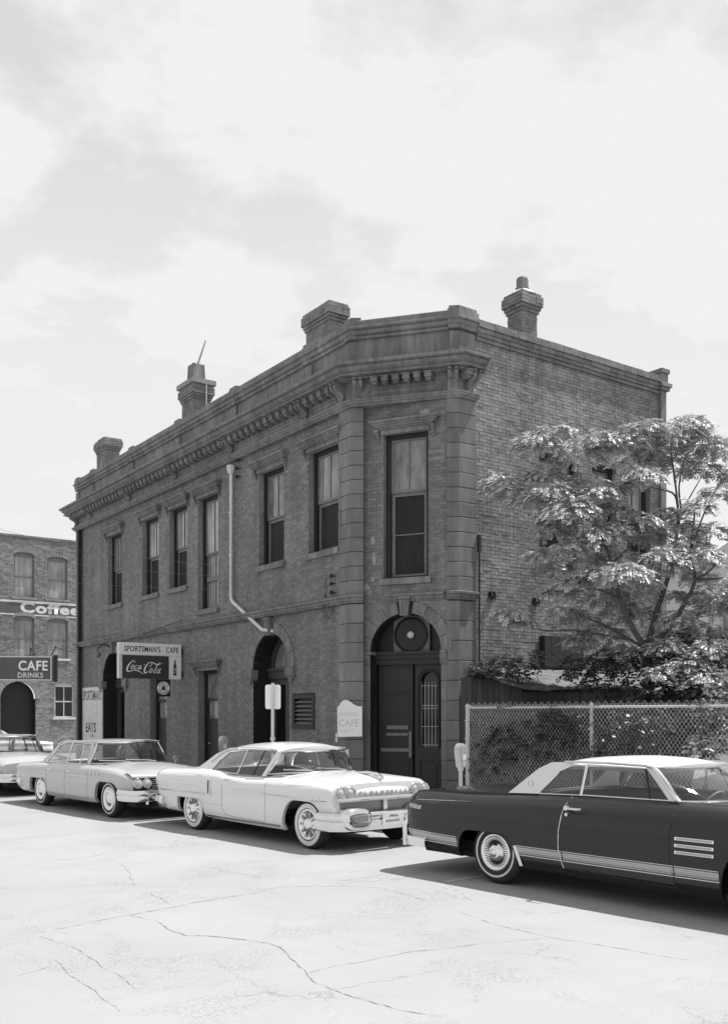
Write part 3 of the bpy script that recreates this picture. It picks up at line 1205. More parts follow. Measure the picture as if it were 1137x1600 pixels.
# ---------------------------------------------------------------- doors under flat hoods (street front)
for a, b, c, t in DN:
    mb = MB()
    dj = BD - .22
    for s_ in (a, b - .10):
        frL.box(mb, s_, s_ + .10, dj - .05, dj + .03, c, t)
    frL.box(mb, a + .1, b - .1, dj - .05, dj + .03, t - .1, t)
    frL.box(mb, a + .1, b - .1, dj - .04, dj + .02, 2.28, 2.36)
    dw = mb.build('door', M['wood_dark'], bld)
    m2 = MB()
    frL.box(m2, a - .1, a, dj - .08, BD - .012, c, t)
    frL.box(m2, b, b + .1, dj - .08, BD - .012, c, t)
    frL.box(m2, a - .1, b + .1, dj - .08, BD - .012, t, t + .1)
    m2.build('reveal', M['mortar'], dw)
    m2 = MB()
    frL.box(m2, a + .1, b - .1, dj - .045, dj - .01, c, 1.80)
    frL.box(m2, a + .2, b - .2, dj - .012, dj - .004, c + .3, 1.6)
    frL.box(m2, a + .1, a + .2, dj - .045, dj - .01, 1.8, 2.28)
    frL.box(m2, b - .2, b - .1, dj - .045, dj - .01, 1.8, 2.28)
    m2.build('door_leaf', M['wood_dark'], dw)
    m2 = MB()
    m2.quad(frL.p(a + .2, dj - .03, 1.8), frL.p(b - .2, dj - .03, 1.8), frL.p(b - .2, dj - .03, 2.28), frL.p(a + .2, dj - .03, 2.28))
    m2.build('pane', M['pane'], dw)
    m2 = MB()
    m2.quad(frL.p(a + .1, dj - .03, 2.36), frL.p(b - .1, dj - .03, 2.36), frL.p(b - .1, dj - .03, t - .1), frL.p(a + .1, dj - .03, t - .1))
    m2.build('pane', M['pane'], dw)
    m2 = MB()
    m2.lathe([(.0, .03), (.03, .03), (.035, .015), (.02, 0)], 8, 'z', frL.p(b - .28, dj + .02, 1.1))
    m2.build('handle', M['steel'], dw)
    hood(frL, a, b, t - .02, BD, dw)

# louvred vent
mb = MB()
for s_ in (1.58, 2.43):
    frL.box(mb, s_, s_ + .10, BD - .10, BD + .03, 1.58, 2.38)
for z_ in (1.58, 2.28):
    frL.box(mb, 1.68, 2.43, BD - .10, BD + .03, z_, z_ + .10)
vent = mb.build('vent', M['wood_dark'], bld)
m2 = MB()
m2.quad(frL.p(1.68, BD - .09, 1.68), frL.p(2.43, BD - .09, 1.68), frL.p(2.43, BD - .09, 2.28), frL.p(1.68, BD - .09, 2.28))
m2.build('backing', M['black'], vent)
for k in range(6):
    z_ = 1.69 + k * .098
    m2 = MB()
    m2.hexa([frL.p(1.68, BD - .08, z_ + .06), frL.p(2.43, BD - .08, z_ + .06), frL.p(2.43, BD + .01, z_), frL.p(1.68, BD + .01, z_),
             frL.p(1.68, BD - .08, z_ + .068), frL.p(2.43, BD - .08, z_ + .068), frL.p(2.43, BD + .01, z_ + .010), frL.p(1.68, BD + .01, z_ + .010)])
    m2.build('louvre', M['sash'], vent)

# ---------------------------------------------------------------- arched openings


def ring(fr, sc, z_sp, r0, r1, n, d0, d1, parent, m, keystone=True, clip=None):
    gap = .012
    for k in range(n):
        if keystone and k == n // 2:
            continue
        a0 = pi * k / n + gap / 2
        a1 = pi * (k + 1) / n - gap / 2
        poly = []
        for j in range(5):
            a = a0 + (a1 - a0) * j / 4
            poly.append((sc + r0 * cos(a), z_sp + r0 * sin(a)))
        for j in range(5):
            a = a1 + (a0 - a1) * j / 4
            poly.append((sc + r1 * cos(a), z_sp + r1 * sin(a)))
        if clip:
            poly = [(min(max(s, clip[0]), clip[1]), z) for s, z in poly]
        mb = MB()
        fr.prism(mb, poly, d0, d1 + random.uniform(-.004, .004))
        mb.build('voussoir', m, parent)
    if keystone:
        mb = MB()
        a0, a1 = pi / 2 - .11, pi / 2 + .11
        top = z_sp + r1 + .05
        fr.prism(mb, [(sc + .085, z_sp + r0 - .06), (sc + .12, top), (sc - .12, top), (sc - .085, z_sp + r0 - .06)], d0, d1 + .07)
        fr.box(mb, sc - .15, sc + .15, d0, d1 + .11, top, top + .05)
        for e in (-.05, .02):
            fr.prism(mb, [(sc + e + .02, z_sp + r0 - .02), (sc + e + .03, top - .03), (sc + e, top - .03), (sc + e, z_sp + r0 - .02)], d1 + .07, d1 + .085)
        mb.build('keystone', m, parent)


def arch_door(fr, sc, r, z_sp, r1, d, rec, nv, trim_m):
    """recess with barrel soffit, returns the door part"""
    mb = MB()
    n = 14
    rows = []
    pts = [(sc - r, .15)] + [(sc + r * cos(pi - pi * k / n), z_sp + r * sin(pi - pi * k / n)) for k in range(n + 1)] + [(sc + r, .15)]
    mb.grid([[fr.p(s, d + .004, z) for s, z in pts], [fr.p(s, d - rec, z) for s, z in pts]])
    # back panel behind the joinery
    mb.add([fr.p(s, d - rec, z) for s, z in pts], (tuple(range(len(pts))),))
    door = mb.build('arched_doorway', M['wood_dark'], bld)
    ring(fr, sc, z_sp, r, r1, nv, d - .12, d + .03, door, trim_m)
    return door


d1 = arch_door(frL, 3.565, .865, 3.02, 1.13, BD, .62, 9, M['stone_trim'])
d3 = arch_door(frL, 13.885, .95, 3.02, 1.16, BD, .62, 9, M['stone_trim'])
for dr, (sc, r, zsp) in ((d1, ARC[0]), (d3, ARC[1])):
    for sg in (-1, 1):
        m2 = MB()
        e = sc + sg * (r + .12)
        frL.box(m2, e - .17, e + .17, BD - .1, BD + .09, zsp - .20, zsp - .0)
        frL.box(m2, e - .14, e + .14, BD - .1, BD + .06, zsp - .26, zsp - .20)
        frL.box(m2, e - .06, e + .06, BD - .02, BD + .05, zsp - .36, zsp - .26)
        m2.build('impost', M['stone_trim'], dr)
    dj = BD - .48
    m2 = MB()
    frL.box(m2, sc - r, sc + r, dj - .1, dj + .05, 2.80, 3.05)
    frL.box(m2, sc - r, sc + r, dj - .1, dj + .09, 3.0, 3.07)
    m2.build('transom_beam', M['wood_mid'], dr)
    m2 = MB()
    for k in range(11):
        a0, a1 = pi * k / 11, pi * (k + 1) / 11
        frL.prism(m2, [(sc + (r - .02) * cos(a0), 3.07 + (r - .02) * sin(a0)), (sc + (r - .02) * cos(a1), 3.07 + (r - .02) * sin(a1)),
                       (sc + (r - .16) * cos(a1), 3.07 + (r - .16) * sin(a1)), (sc + (r - .16) * cos(a0), 3.07 + (r - .16) * sin(a0))], dj - .08, dj)
    m2.build('fanlight_frame', M['wood_mid'], dr)
    m2 = MB()
    m2.add([frL.p(sc + (r - .15) * cos(pi * k / 16), dj - .05, 3.07 + (r - .15) * sin(pi * k / 16)) for k in range(17)], (tuple(range(17)),))
    m2.build('pane', M['pane'], dr)
    m2 = MB()
    for a, b in ((-r, -r + .12), (-.06, .06), (r - .12, r)):
        frL.box(m2, sc + a, sc + b, dj - .1, dj, .15, 2.80)
    for a, b in ((-r + .12, -.06), (.06, r - .12)):
        frL.box(m2, sc + a, sc + b, dj - .1, dj - .03, .15, 1.1)
        frL.box(m2, sc + a + .1, sc + b - .1, dj - .03, dj - .015, .35, .95)
        frL.box(m2, sc + a, sc + b, dj - .1, dj - .03, 2.65, 2.80)
        frL.box(m2, sc + a, sc + a + .1, dj - .1, dj - .03, 1.1, 2.65)
        frL.box(m2, sc + b - .1, sc + b, dj - .1, dj - .03, 1.1, 2.65)
    m2.build('door_leaf', M['wood_mid'], dr)
    for a, b in ((-r + .22, -.16), (.16, r - .22)):
        m2 = MB()
        m2.quad(frL.p(sc + a, dj - .06, 1.1), frL.p(sc + b, dj - .06, 1.1), frL.p(sc + b, dj - .06, 2.65), frL.p(sc + a, dj - .06, 2.65))
        m2.build('pane', M['pane_dark'], dr)

# corner entrance on the chamfer
sc, r, zsp = CARC
d2 = arch_door(frC, sc, r, zsp, 1.045, 0.0, .42, 9, M['stone_trim'])
dj = -.30
m2 = MB()
frC.box(m2, sc - r, sc + r, dj - .08, dj + .10, 3.10, 3.19)
frC.box(m2, sc - r, sc + r, dj - .08, dj + .14, 3.19, 3.25)
frC.box(m2, sc - r, sc + r, dj - .08, dj + .06, 2.98, 3.10)
m2.build('transom_beam', M['wood_dark'], d2)
m2 = MB()
fs0, fs1 = sc - .40, sc + .42
poly = [(fs0, 3.25), (fs1, 3.25)] + [(fs1 - (fs1 - fs0) * k / 8, 3.25 + sqrt(max(0, (r - .03) ** 2 - (fs1 - (fs1 - fs0) * k / 8 - sc) ** 2))) for k in range(9)]
frC.prism(m2, poly, dj - .07, dj - .02)
m2.build('fan_plate', M['stone_trim'], d2)
fc = frC.p(sc + .01, dj, 3.60)


def disc(fr, s, d, z, prof, n=28):
    """lathe about the wall normal: prof (radius, outward)"""
    mb = MB()
    rows = []
    for rr, h in prof:
        rows.append([fr.p(s + rr * cos(2 * pi * k / n), d + h, z + rr * sin(2 * pi * k / n)) for k in range(n)])
    mb.grid(rows, True)
    return mb


m2 = disc(frC, sc + .01, dj, 3.605, [(.37, -.02), (.375, .05), (.35, .06), (.33, .02), (.10, .0), (.0001, .0)])
m2.build('fan_disc', M['black'], d2)
m2 = disc(frC, sc + .01, dj, 3.605, [(.075, .0), (.075, .05), (.05, .06), (.03, .05), (.0001, .05)], 16)
m2.build('fan_hub', M['meter'], d2)
# left leaf
a, b = sc - r + .06, sc + .03
m2 = MB()
frC.box(m2, a, b, dj - .1, dj - .03, .15, 2.98)
for z0, z1 in ((2.42, 2.90), (1.22, 2.30), (.30, .90)):
    frC.box(m2, a + .08, b - .08, dj - .03, dj - .022, z0, z1)
    for q in ((a + .06, b - .06, z0 - .03, z0), (a + .06, b - .06, z1, z1 + .03)):
        frC.box(m2, q[0], q[1], dj - .03, dj - .008, q[2], q[3])
leaf = m2.build('door_leaf', M['wood_dark'], d2)
m2 = MB()
frC.box(m2, a + .18, b - .10, dj - .022, dj + .0, 1.46, 1.52)
frC.box(m2, a + .18, b - .10, dj - .022, dj - .01, 1.60, 1.68)
frC.box(m2, a + .05, b - .05, dj - .03, dj + .0, 1.12, 1.19)
frC.box(m2, b - .07, b - .01, dj - .03, dj + .01, 1.0, 1.55)
m2.build('mail_slot', M['sash'], d2)
# right panel with round-headed barred light
a, b = sc + .10, sc + r - .05
m2 = MB()
wc, wr, wz0, wzs = (a + b) / 2, .215, 1.22, 2.62
for s0_, s1_ in ((a, wc - wr), (wc + wr, b)):
    frC.box(m2, s0_, s1_, dj - .1, dj - .02, .15, 2.98)
frC.box(m2, wc - wr, wc + wr, dj - .1, dj - .02, .15, wz0)
for k in range(8):
    a0, a1 = pi * k / 8, pi * (k + 1) / 8
    frC.prism(m2, [(wc + wr * cos(a0), wzs + wr * sin(a0)), (wc + wr * cos(a0), 2.98), (wc + wr * cos(a1), 2.98), (wc + wr * cos(a1), wzs + wr * sin(a1))], dj - .1, dj - .02)
arc = [(wc + wr, wz0)] + [(wc + wr * cos(pi * k / 12), wzs + wr * sin(pi * k / 12)) for k in range(13)] + [(wc - wr, wz0)]
m2.tube([frC.p(s, dj - .01, z) for s, z in arc], .028, 6)
m2.tube([frC.p(wc + (s - wc) * 1.22, dj - .015, z + (.05 if z > wzs else 0)) for s, z in arc], .014, 5)
frC.box(m2, a + .05, b - .05, dj - .02, dj + .01, .95, 1.0)
frC.box(m2, a + .09, a + .12, dj - .02, dj + .0, .25, .95)
frC.box(m2, b - .12, b - .09, dj - .02, dj + .0, .25, .95)
frC.box(m2, a + .17, b - .17, dj - .02, dj - .0, .30, .87)
sd = m2.build('side_panel', M['wood_dark'], d2)
m2 = MB()
m2.quad(frC.p(wc - wr, dj - .09, wz0), frC.p(wc + wr, dj - .09, wz0), frC.p(wc + wr, dj - .09, wzs + wr), frC.p(wc - wr, dj - .09, wzs + wr))
m2.build('pane', M['pane_dark'], d2)
for k in range(6):
    m2 = MB()
    s_ = wc - wr + .02 + k * (2 * wr - .04) / 5
    m2.tube([frC.p(s_, dj - .05, wz0), frC.p(s_, dj - .05, wzs - .02)], .007, 5)
    m2.build('bar', M['meter'], d2)
for z_ in (1.27, 1.66, 2.04, 2.10, 2.52):
    m2 = MB()
    m2.tube([frC.p(wc - wr, dj - .042, z_), frC.p(wc + wr, dj - .042, z_)], .007, 5)
    m2.build('bar', M['meter'], d2)
# stone jambs with leafy capitals
for s0_, s1_ in ((-.03, sc - r), (sc + r, CH_LEN + .02)):
    for k in range(7):
        m2 = MB()
        z0 = .15 + k * .41
        frC.box(m2, s0_, s1_ + (0.0), -.3, .02, z0 + .006, min(z0 + .40, 2.95))
        m2.build('stone_block', M['stone'], d2)
    m2 = MB()
    frC.box(m2, s0_ - .0, s1_ + .06 * (1 if s0_ < .5 else 0), -.3, .10, 3.18, 3.245)
    frC.box(m2, s0_, s1_ + .0, -.3, .04, 2.95, 3.0)
    rnd = random.Random(4)
    for z0 in (3.02, 3.08, 3.13):
        for q in range(4):
            s_ = s0_ + (s1_ - s0_) * (q + .5) / 4
            p0 = frC.p(s_, .02, z0)
            m2.lathe([(.0, .05), (.03, .04), (.042, .0), (.03, -.04), (.0, -.05)], 7, 'z', frC.p(s_, .03 + (z0 - 3.0) * .3, z0))
    m2.build('capital', M['stone_trim'], d2)

# ---------------------------------------------------------------- chimneys


def chimney(K, wl, wr_, z0, z1, seed, corb=3, panel=False):
    """K: street-side corner nearest the camera; wl along L, wr_ along R"""
    k = Vector((K[0], K[1], 0))
    fl, fr_ = Fr(k, L, -R), Fr(k, R, -L)
    core = MB()
    core.prism([k.xy, (k + R * wr_).xy, (k + R * wr_ + L * wl).xy, (k + L * wl).xy], z0, z1)
    ch = core.build('chimney', M['mortar'], bld)
    m1, m2 = MB(), MB()
    zt = z1 - corb * 2 * COURSE
    cut = [rect(wl * .32, wl * .72, z0, zt - .25)] if panel else []
    brick_wall(fl, .008, 0, wl, z0, zt, cut, m1, m2, seed)
    brick_wall(fr_, .008, 0, wr_, z0, zt, [], m1, m2, seed + 1)
    for i in range(corb * 2):
        e = (.035, .065, .10, .10, .10, .07)[min(i, 5)]
        za = zt + i * COURSE
        for f2, ww in ((fl, wl), (fr_, wr_)):
            n = max(2, round((ww + 2 * e) / .218))
            for j in range(n):
                a = -e + j * (ww + 2 * e) / n
                f2.box(m2, a + .004, a + (ww + 2 * e) / n - .005, -.05, e + random.uniform(-.004, .006), za + .004, za + COURSE - .005)
        c2 = [(k - R * (e - .012) - L * (e - .012)).xy, (k + R * (wr_ + e) - L * (e - .012)).xy, (k + R * (wr_ + e) + L * (wl + e)).xy, (k - R * (e - .012) + L * (wl + e)).xy]
        m1.prism(c2, za + .002, za + COURSE - .002)
    m1.build('chimney_mortar', M['mortar'], ch)
    tag(m2.build('brickwork', M['brick'], ch), kind='stuff')
    return ch, k + R * wr_ / 2 + L * wl / 2


c3, q3 = chimney((-.825, 23.124), 1.06, .41, 9.3, 11.72, 21, 3, True)
c2, q2 = chimney((-5.09, 29.146), .86, .53, 9.3, 11.82, 31, 3, True)
c1, q1 = chimney((-9.287, 35.07), .96, .49, 9.3, 11.88, 41, 3, True)
c4, q4 = chimney((3.461, 21.513), .45, .465, 9.3, 11.28, 51, 3)
# broken course on the far chimney
m2 = MB()
for j in range(3):
    f2 = Fr((-9.287, 35.07), L, -R)
    f2.box(m2, .2 + j * .22, .4 + j * .22, -.25, .02, 11.88, 11.945)
m2.build('loose_brick', M['brick'], c1)
# slab cap, square flue and bent rod on the second chimney
m2 = MB()
kk = Vector((-5.09, 29.146, 0))
m2.prism([(kk - R * .13 - L * .13).xy, (kk + R * .66 - L * .13).xy, (kk + R * .66 + L * .99).xy, (kk - R * .13 + L * .99).xy], 11.82, 11.96)
m2.build('cap_slab', M['kerb'], c2)
m2 = MB()
for dx in (0,):
    c = q2
    m2.prism([(c - R * .17 - L * .17).xy, (c + R * .17 - L * .17).xy, (c + R * .17 + L * .17).xy, (c - R * .17 + L * .17).xy], 11.96, 12.10)
    for k in range(4):
        a = k * pi / 2
        u = R * cos(a) + L * sin(a)
        v = R * -sin(a) + L * cos(a)
        p0 = c + u * .17
        m2.extr([tuple(p0 - v * .21 + Vector((0, 0, 12.05))), tuple(p0 + v * .21 + Vector((0, 0, 12.05))), tuple(p0 + v * .19 + u * -.02 + Vector((0, 0, 12.52))), tuple(p0 - v * .19 + u * -.02 + Vector((0, 0, 12.52)))], tuple(u * .03))
m2.build('flue_pot', M['stone_trim'], c2)
m2 = MB()
rb = Vector((q2.x, q2.y, 12.3))
m2.tube([rb, rb + Vector((.04, 0, .25)), rb + Vector((.22, 0, .78)), rb + Vector((.28, 0, .98))], .045, 6, .02)
m2.build('bent_rod', M['meter'], c2)
m2 = MB()
f2 = Fr(kk, R, -L)
m2.tube([f2.p(.33, .10, 9.4), f2.p(.33, .13, 11.8)], .02, 5)
m2.build('conduit', M['meter'], c2)
# clay pot with mortar flaunching on the party wall chimney
m2 = MB()
m2.lathe([(.33, -.02), (.26, .05), (.17, .10), (.15, .12)], 16, 'z', (q4.x, q4.y, 11.28))
m2.build('flaunching', M['white_worn'], c4)
m2 = MB()
m2.lathe([(.14, .08), (.14, .14), (.155, .15), (.155, .18), (.135, .19), (.135, .36), (.12, .40), (.09, .40), (.09, .1)], 8, 'z', (q4.x, q4.y, 11.28))
m2.build('chimney_pot', M['stone_trim'], c4)

# downpipe of pale metal that ends in the arch
m2 = MB()
dd = BD + .09
m2.tube([frL.p(5.456, dd, 8.22), frL.p(5.456, dd, 5.0), frL.p(5.44, dd, 4.88), frL.p(5.36, dd, 4.80), frL.p(3.86, dd + .03, 4.02), frL.p(3.76, dd + .03, 3.97), frL.p(3.6, dd + .02, 3.95), frL.p(3.3, dd - .2, 3.9)], .046, 8)
pipe = m2.build('downpipe', M['galv'], bld, smooth=True)
m2 = MB()
m2.lathe([(.06, -.16), (.075, -.15), (.11, -.02), (.11, .06), (.09, .06)], 8, 'z', frL.p(5.456, dd, 8.26))
m2.build('rain_head', M['galv'], pipe)
for z_ in (7.1, 6.0):
    m2 = MB()
    m2.lathe([(.053, -.03), (.057, 0), (.053, .03)], 10, 'z', frL.p(5.456, dd, z_))
    m2.build('pipe_clip', M['galv'], pipe)
m2 = MB()
m2.tube([frL.p(FAR - .42, .03, 8.4), frL.p(FAR - .42, .03, .2)], .06, 8)
m2.build('drain_pipe', M['black'], bld, smooth=True)
m2 = MB()
for z_ in (4.94, 4.77, 4.58):
    m2.lathe([(.0, .09), (.03, .08), (.045, .05), (.025, .02), (.04, .0), (.02, -.02), (.0, -.02)], 8, 'y', frL.p(.72, .02, z_))
    m2.tube([frL.p(.74, BD, z_), frL.p(.72, .06, z_)], .012, 5)
m2.build('insulator', M['black'], bld)
m2 = MB()
for z_, s_ in ((8.40, 5.12), (8.20, 5.15), (7.98, 5.13)):
    m2.lathe([(.0, .09), (.03, .08), (.05, .05), (.025, .02), (.045, .0), (.02, -.02), (.0, -.02)], 8, 'y', frL.p(s_, 0.0, z_))
    m2.tube([frL.p(s_ - .1, BD, z_ - .02), frL.p(s_, .02, z_)], .014, 5)
m2.build('insulator', M['black'], bld)
m2 = MB()
m2.tube([frL.p(.76, -.02, 4.94), frL.p(.95, 0, 4.9), frL.p(1.02, 0, 4.75), frL.p(1.0, 0, 4.5), frL.p(.86, .1, 4.2), frL.p(.7, .1, 4.0), frL.p(.62, .05, 4.15), frL.p(.6, .02, 4.3)], .009, 5)
m2.tube([frL.p(.76, -.02, 4.77), frL.p(.9, 0, 4.75), frL.p(.98, 0, 4.5), frL.p(.95, .1, 4.2), frL.p(.8, .12, 3.98), frL.p(.72, .1, 4.1)], .008, 5)
m2.build('service_cable', M['black'], bld)

# ================================================================ cars
# local frame of a car: x forward, y to its left (the kerb side), z up, origin on the road below the rear axle


def frange(a, b, st):
    n = max(1, int(round((b - a) / st)))
    return [a + (b - a) * i / n for i in range(n + 1)]


def lerp(a, b, t):
    return a + (b - a) * t


class Car:
    def __init__(self, name, rear_axle, label, cat, spec, yaw=None):
        self.S = spec
        self.root = empty(name, (rear_axle[0], rear_axle[1], 0.0), atan2(CD.y, CD.x) if yaw is None else yaw, label, cat, spec.get('group'), local=True)

    # ---- body surface
    def sect(self, x):
        S = self.S
        return S['section'](x)

    def yz(self, x, t):
        """outer side surface: t 0 at the sill, 1 at the top of the wing; y of the camera side is negative"""
        S = self.S
        sec = self.sect(x)
        f = 0
        for (a, ya), (b, yb) in zip(sec[:-1], sec[1:]):
            if t <= b:
                u = (t - a) / (b - a)
                u = u * u * (3 - 2 * u) * .35 + u * .65
                return S['w'](x) + ya + (yb - ya) * u
        return S['w'](x) + sec[-1][1]

    def side(self, x, z):
        S = self.S
        t = (z - S['zs'](x)) / (S['zt'](x) - S['zs'](x))
        return self.yz(x, max(0, min(1, t)))

    def zbot(self, x):
        S = self.S
        z = S['zs'](x)
        for arch_ in S['arches']:
            xs_ = [p[0] for p in arch_]
            if xs_[0] < x < xs_[-1]:
                for (a, za), (b, zb_) in zip(arch_[:-1], arch_[1:]):
                    if a <= x <= b:
                        z = max(z, lerp(za, zb_, (x - a) / (b - a)))
        return z

    def stations(self):
        S = self.S
        xs = set(round(v, 4) for v in frange(S['x0'], S['x1'], .09))
        for arch_ in S['arches']:
            for p in arch_:
                xs.add(round(p[0], 4))
            xs.add(round(arch_[0][0] - .002, 4))
            xs.add(round(arch_[-1][0] + .002, 4))
        for d in S['doors']:
            xs.update((round(d[0], 4), round(d[1], 4)))
        xs.update(round(v, 4) for v in S.get('extra_x', ()))
        xs = sorted(xs)
        out = [xs[0]]
        keep = set(round(p[0], 4) for a in S['arches'] for p in a) | set(round(v, 4) for d in S['doors'] for v in d[:2]) | {xs[-1]}
        for v in xs[1:]:
            if v - out[-1] < .02 and v not in keep and not any(abs(v - a[0][0]) < .003 or abs(v - a[-1][0]) < .003 for a in S['arches']):
                continue
            out.append(v)
        return out

    def body(self, paint, name='body'):
        S = self.S
        N, T = 20, 9
        xs = self.stations()
        cab0, cab1 = S['cabin']
        doors = S['doors']
        bodym = MB()
        bodym.cs = True
        dm = {}
        for sg in (-1, 1):
            rows, tops = [], []
            for x in xs:
                zb_, zt = self.zbot(x), S['zt'](x)
                col = []
                for i in range(N + 1):
                    z = zb_ + (zt - zb_) * (i / N)
                    col.append((x, sg * self.side(x, z), z))
                rows.append(col)
                ys = self.side(x, zt)
                top = []
                for i in range(T + 1):
                    t = i / T
                    z = zt + (S['zc'](x) - zt) * S.get('crown', lambda q: 1 - (1 - q) ** 2)(t)
                    top.append((x, sg * ys * (1 - t), z))
                tops.append(top)
            for k in range(len(xs) - 1):
                xm = (xs[k] + xs[k + 1]) / 2
                a, b = rows[k], rows[k + 1]
                for i in range(N):
                    tgt = bodym
                    for d in doors:
                        if d[0] < xm < d[1] and i >= 2:
                            tgt = dm.setdefault((sg, d), MB())
                            tgt.cs = True
                    q = (a[i], b[i], b[i + 1], a[i + 1])
                    tgt.add(q, ((0, 1, 2, 3),) if sg < 0 else ((3, 2, 1, 0),))
                # lower lip turned in
                lip = lambda p: (p[0], p[1] - sg * .05, p[2] + .0)
                q = (lip(a[0]), lip(b[0]), b[0], a[0])
                bodym.add(q, ((0, 1, 2, 3),))
                ta, tb = tops[k], tops[k + 1]
                for i in range(T):
                    if cab0 < xm < cab1 and i >= 1:
                        break
                    q = (ta[i], tb[i], tb[i + 1], ta[i + 1])
                    bodym.add(q, ((0, 1, 2, 3),) if sg < 0 else ((3, 2, 1, 0),))
            # end faces
            for e in (0, -1):
                col = [p for p in rows[e]] + [p for p in tops[e]][1:]
                ctr = (xs[e] + (.0), 0, col[0][2])
                bodym.add([ctr] + col, [tuple(range(len(col) + 1))])
        merged = weld(bodym)
        self.b = merged.build(name, paint, self.root, smooth=True, angle=38)
        self.doors = []
        for (sg, d), m_ in dm.items():
            o = weld(m_).build('door', d[2] if len(d) > 2 and d[2] else paint, self.root, smooth=True, angle=38)
            self.doors.append((sg, d, o))
        # floor and inner wheel housings
        u = MB()
        w = .72
        u.box(S['x0'] + .15, S['x1'] - .15, -w, w, .23, .30)
        u.box(.46, S['wb'] - .66, -.90, -w, .27, .30)
        u.box(.46, S['wb'] - .66, w, .90, .27, .30)
        for ax in (0, S['wb']):
            u.box(ax - .42, ax + .42, -w, -.56, .22, .80)
            u.box(ax - .42, ax + .42, .56, w, .22, .80)
        u.box(S['x0'] + .1, S['x1'] - .2, -.70, .70, .30, .42)
        u.tube([(S['x0'] + .1, -.45, .22), (.9, -.45, .2), (1.2, -.3, .2), (S['wb'], -.25, .24)], .035, 6)
        u.tube([(0, -.7, .33), (0, .7, .33)], .06, 6)
        u.build('underbody', M['dark_int'], self.root)
        return self.b

    # ---- applied strips
    def strip(self, x0, x1, zlo, zhi, m, name, out=.008, parent=None, both=False, n=None, slat=0):
        """a moulding that follows the side; zlo and zhi may be functions of x"""
        fl = zlo if callable(zlo) else (lambda x: zlo)
        fh = zhi if callable(zhi) else (lambda x: zhi)
        for sg in ((-1, 1) if both else (-1,)):
            mb = MB()
            n_ = n or max(2, int((x1 - x0) / .12))
            rows = []
            for i in range(n_ + 1):
                x = lerp(x0, x1, i / n_)
                a, b = fl(x), fh(x)
                mid = (a + b) / 2
                rows.append([(x, sg * (self.side(x, a) - .004), a), (x, sg * (self.side(x, a) + out * .8), a + (b - a) * .08), (x, sg * (self.side(x, mid) + out), mid),
                             (x, sg * (self.side(x, b) + out * .8), b - (b - a) * .08), (x, sg * (self.side(x, b) - .004), b)])
            mb.grid(rows)
            mb.add(rows[0], ((0, 1, 2, 3, 4),))
            mb.add(rows[-1], ((4, 3, 2, 1, 0),))
            o = mb.build(name, m, parent or self.root, smooth=True, angle=40)
        return o

    def seam(self, pts, m=None, r=.007, parent=None, out=.0):
        """panel gap or bead along the side: pts (x, z)"""
        dense = []
        for (xa, za), (xb, zb_) in zip(pts[:-1], pts[1:]):
            n = max(1, int(sqrt((xb - xa) ** 2 + (zb_ - za) ** 2) / .06))
            for i in range(n):
                dense.append((lerp(xa, xb, i / n), lerp(za, zb_, i / n)))
        dense.append(pts[-1])
        mb = MB()
        mb.tube([(x, -(self.side(x, z) + out), z) for x, z in dense], r, 5)
        return mb.build('seam' if m is None else 'bead', m or M['black'], parent or self.root)

    def wheel(self, x, sg, style):
        S = self.S
        yo = sg * S.get('wheel_y', .92)
        R_ = S.get('tyre_r', .355)
        wd = .20
        inw = -sg
        w = empty('wheel', (x, yo, R_), 0, local=True)
        w.parent = self.root
        f = lambda prof: [(r, inw * h) for r, h in prof]
        mb = MB()
        mb.cs = True
        mb.lathe(f([(.215, .02), (.235, .004), (.27, -.004), (.31, .0), (.338, .018), (R_ - .004, .045), (R_, .07), (R_, wd - .07), (R_ - .01, wd - .04), (.31, wd), (.2, wd - .02)]), 40, 'y')
        mb.build('tyre', M['rubber'], w)
        ww = S.get('whitewall', (.245, .29))
        mb = MB()
        mb.cs = True
        mb.lathe(f([(ww[0], -.0045), ((ww[0] + ww[1]) / 2, -.0075), (ww[1], -.005)]), 40, 'y')
        if S.get('whitewall'):
            mb.build('whitewall', M['whitewall'], w)
        mb = MB()
        mb.cs = True
        if style == 'finned':
            prof = [(.222, .02), (.215, -.004), (.195, -.008), (.18, .0), (.172, .014), (.16, .006), (.12, .022), (.10, .02), (.085, -.012), (.06, -.022), (.04, -.022), (.035, -.034), (.018, -.038), (.0001, -.038)]
        elif style == 'dish':
            prof = [(.235, .012), (.225, -.004), (.205, -.010), (.19, .004), (.165, .018), (.12, .022), (.095, .004), (.085, -.018), (.055, -.030), (.02, -.034), (.0001, -.035)]
        else:
            prof = [(.232, .012), (.222, -.006), (.2, -.01), (.185, .008), (.13, .012), (.11, -.01), (.06, -.028), (.0001, -.034)]
        mb.lathe(f(prof), 36, 'y')
        hub = mb.build('hubcap', M['chrome'], w)
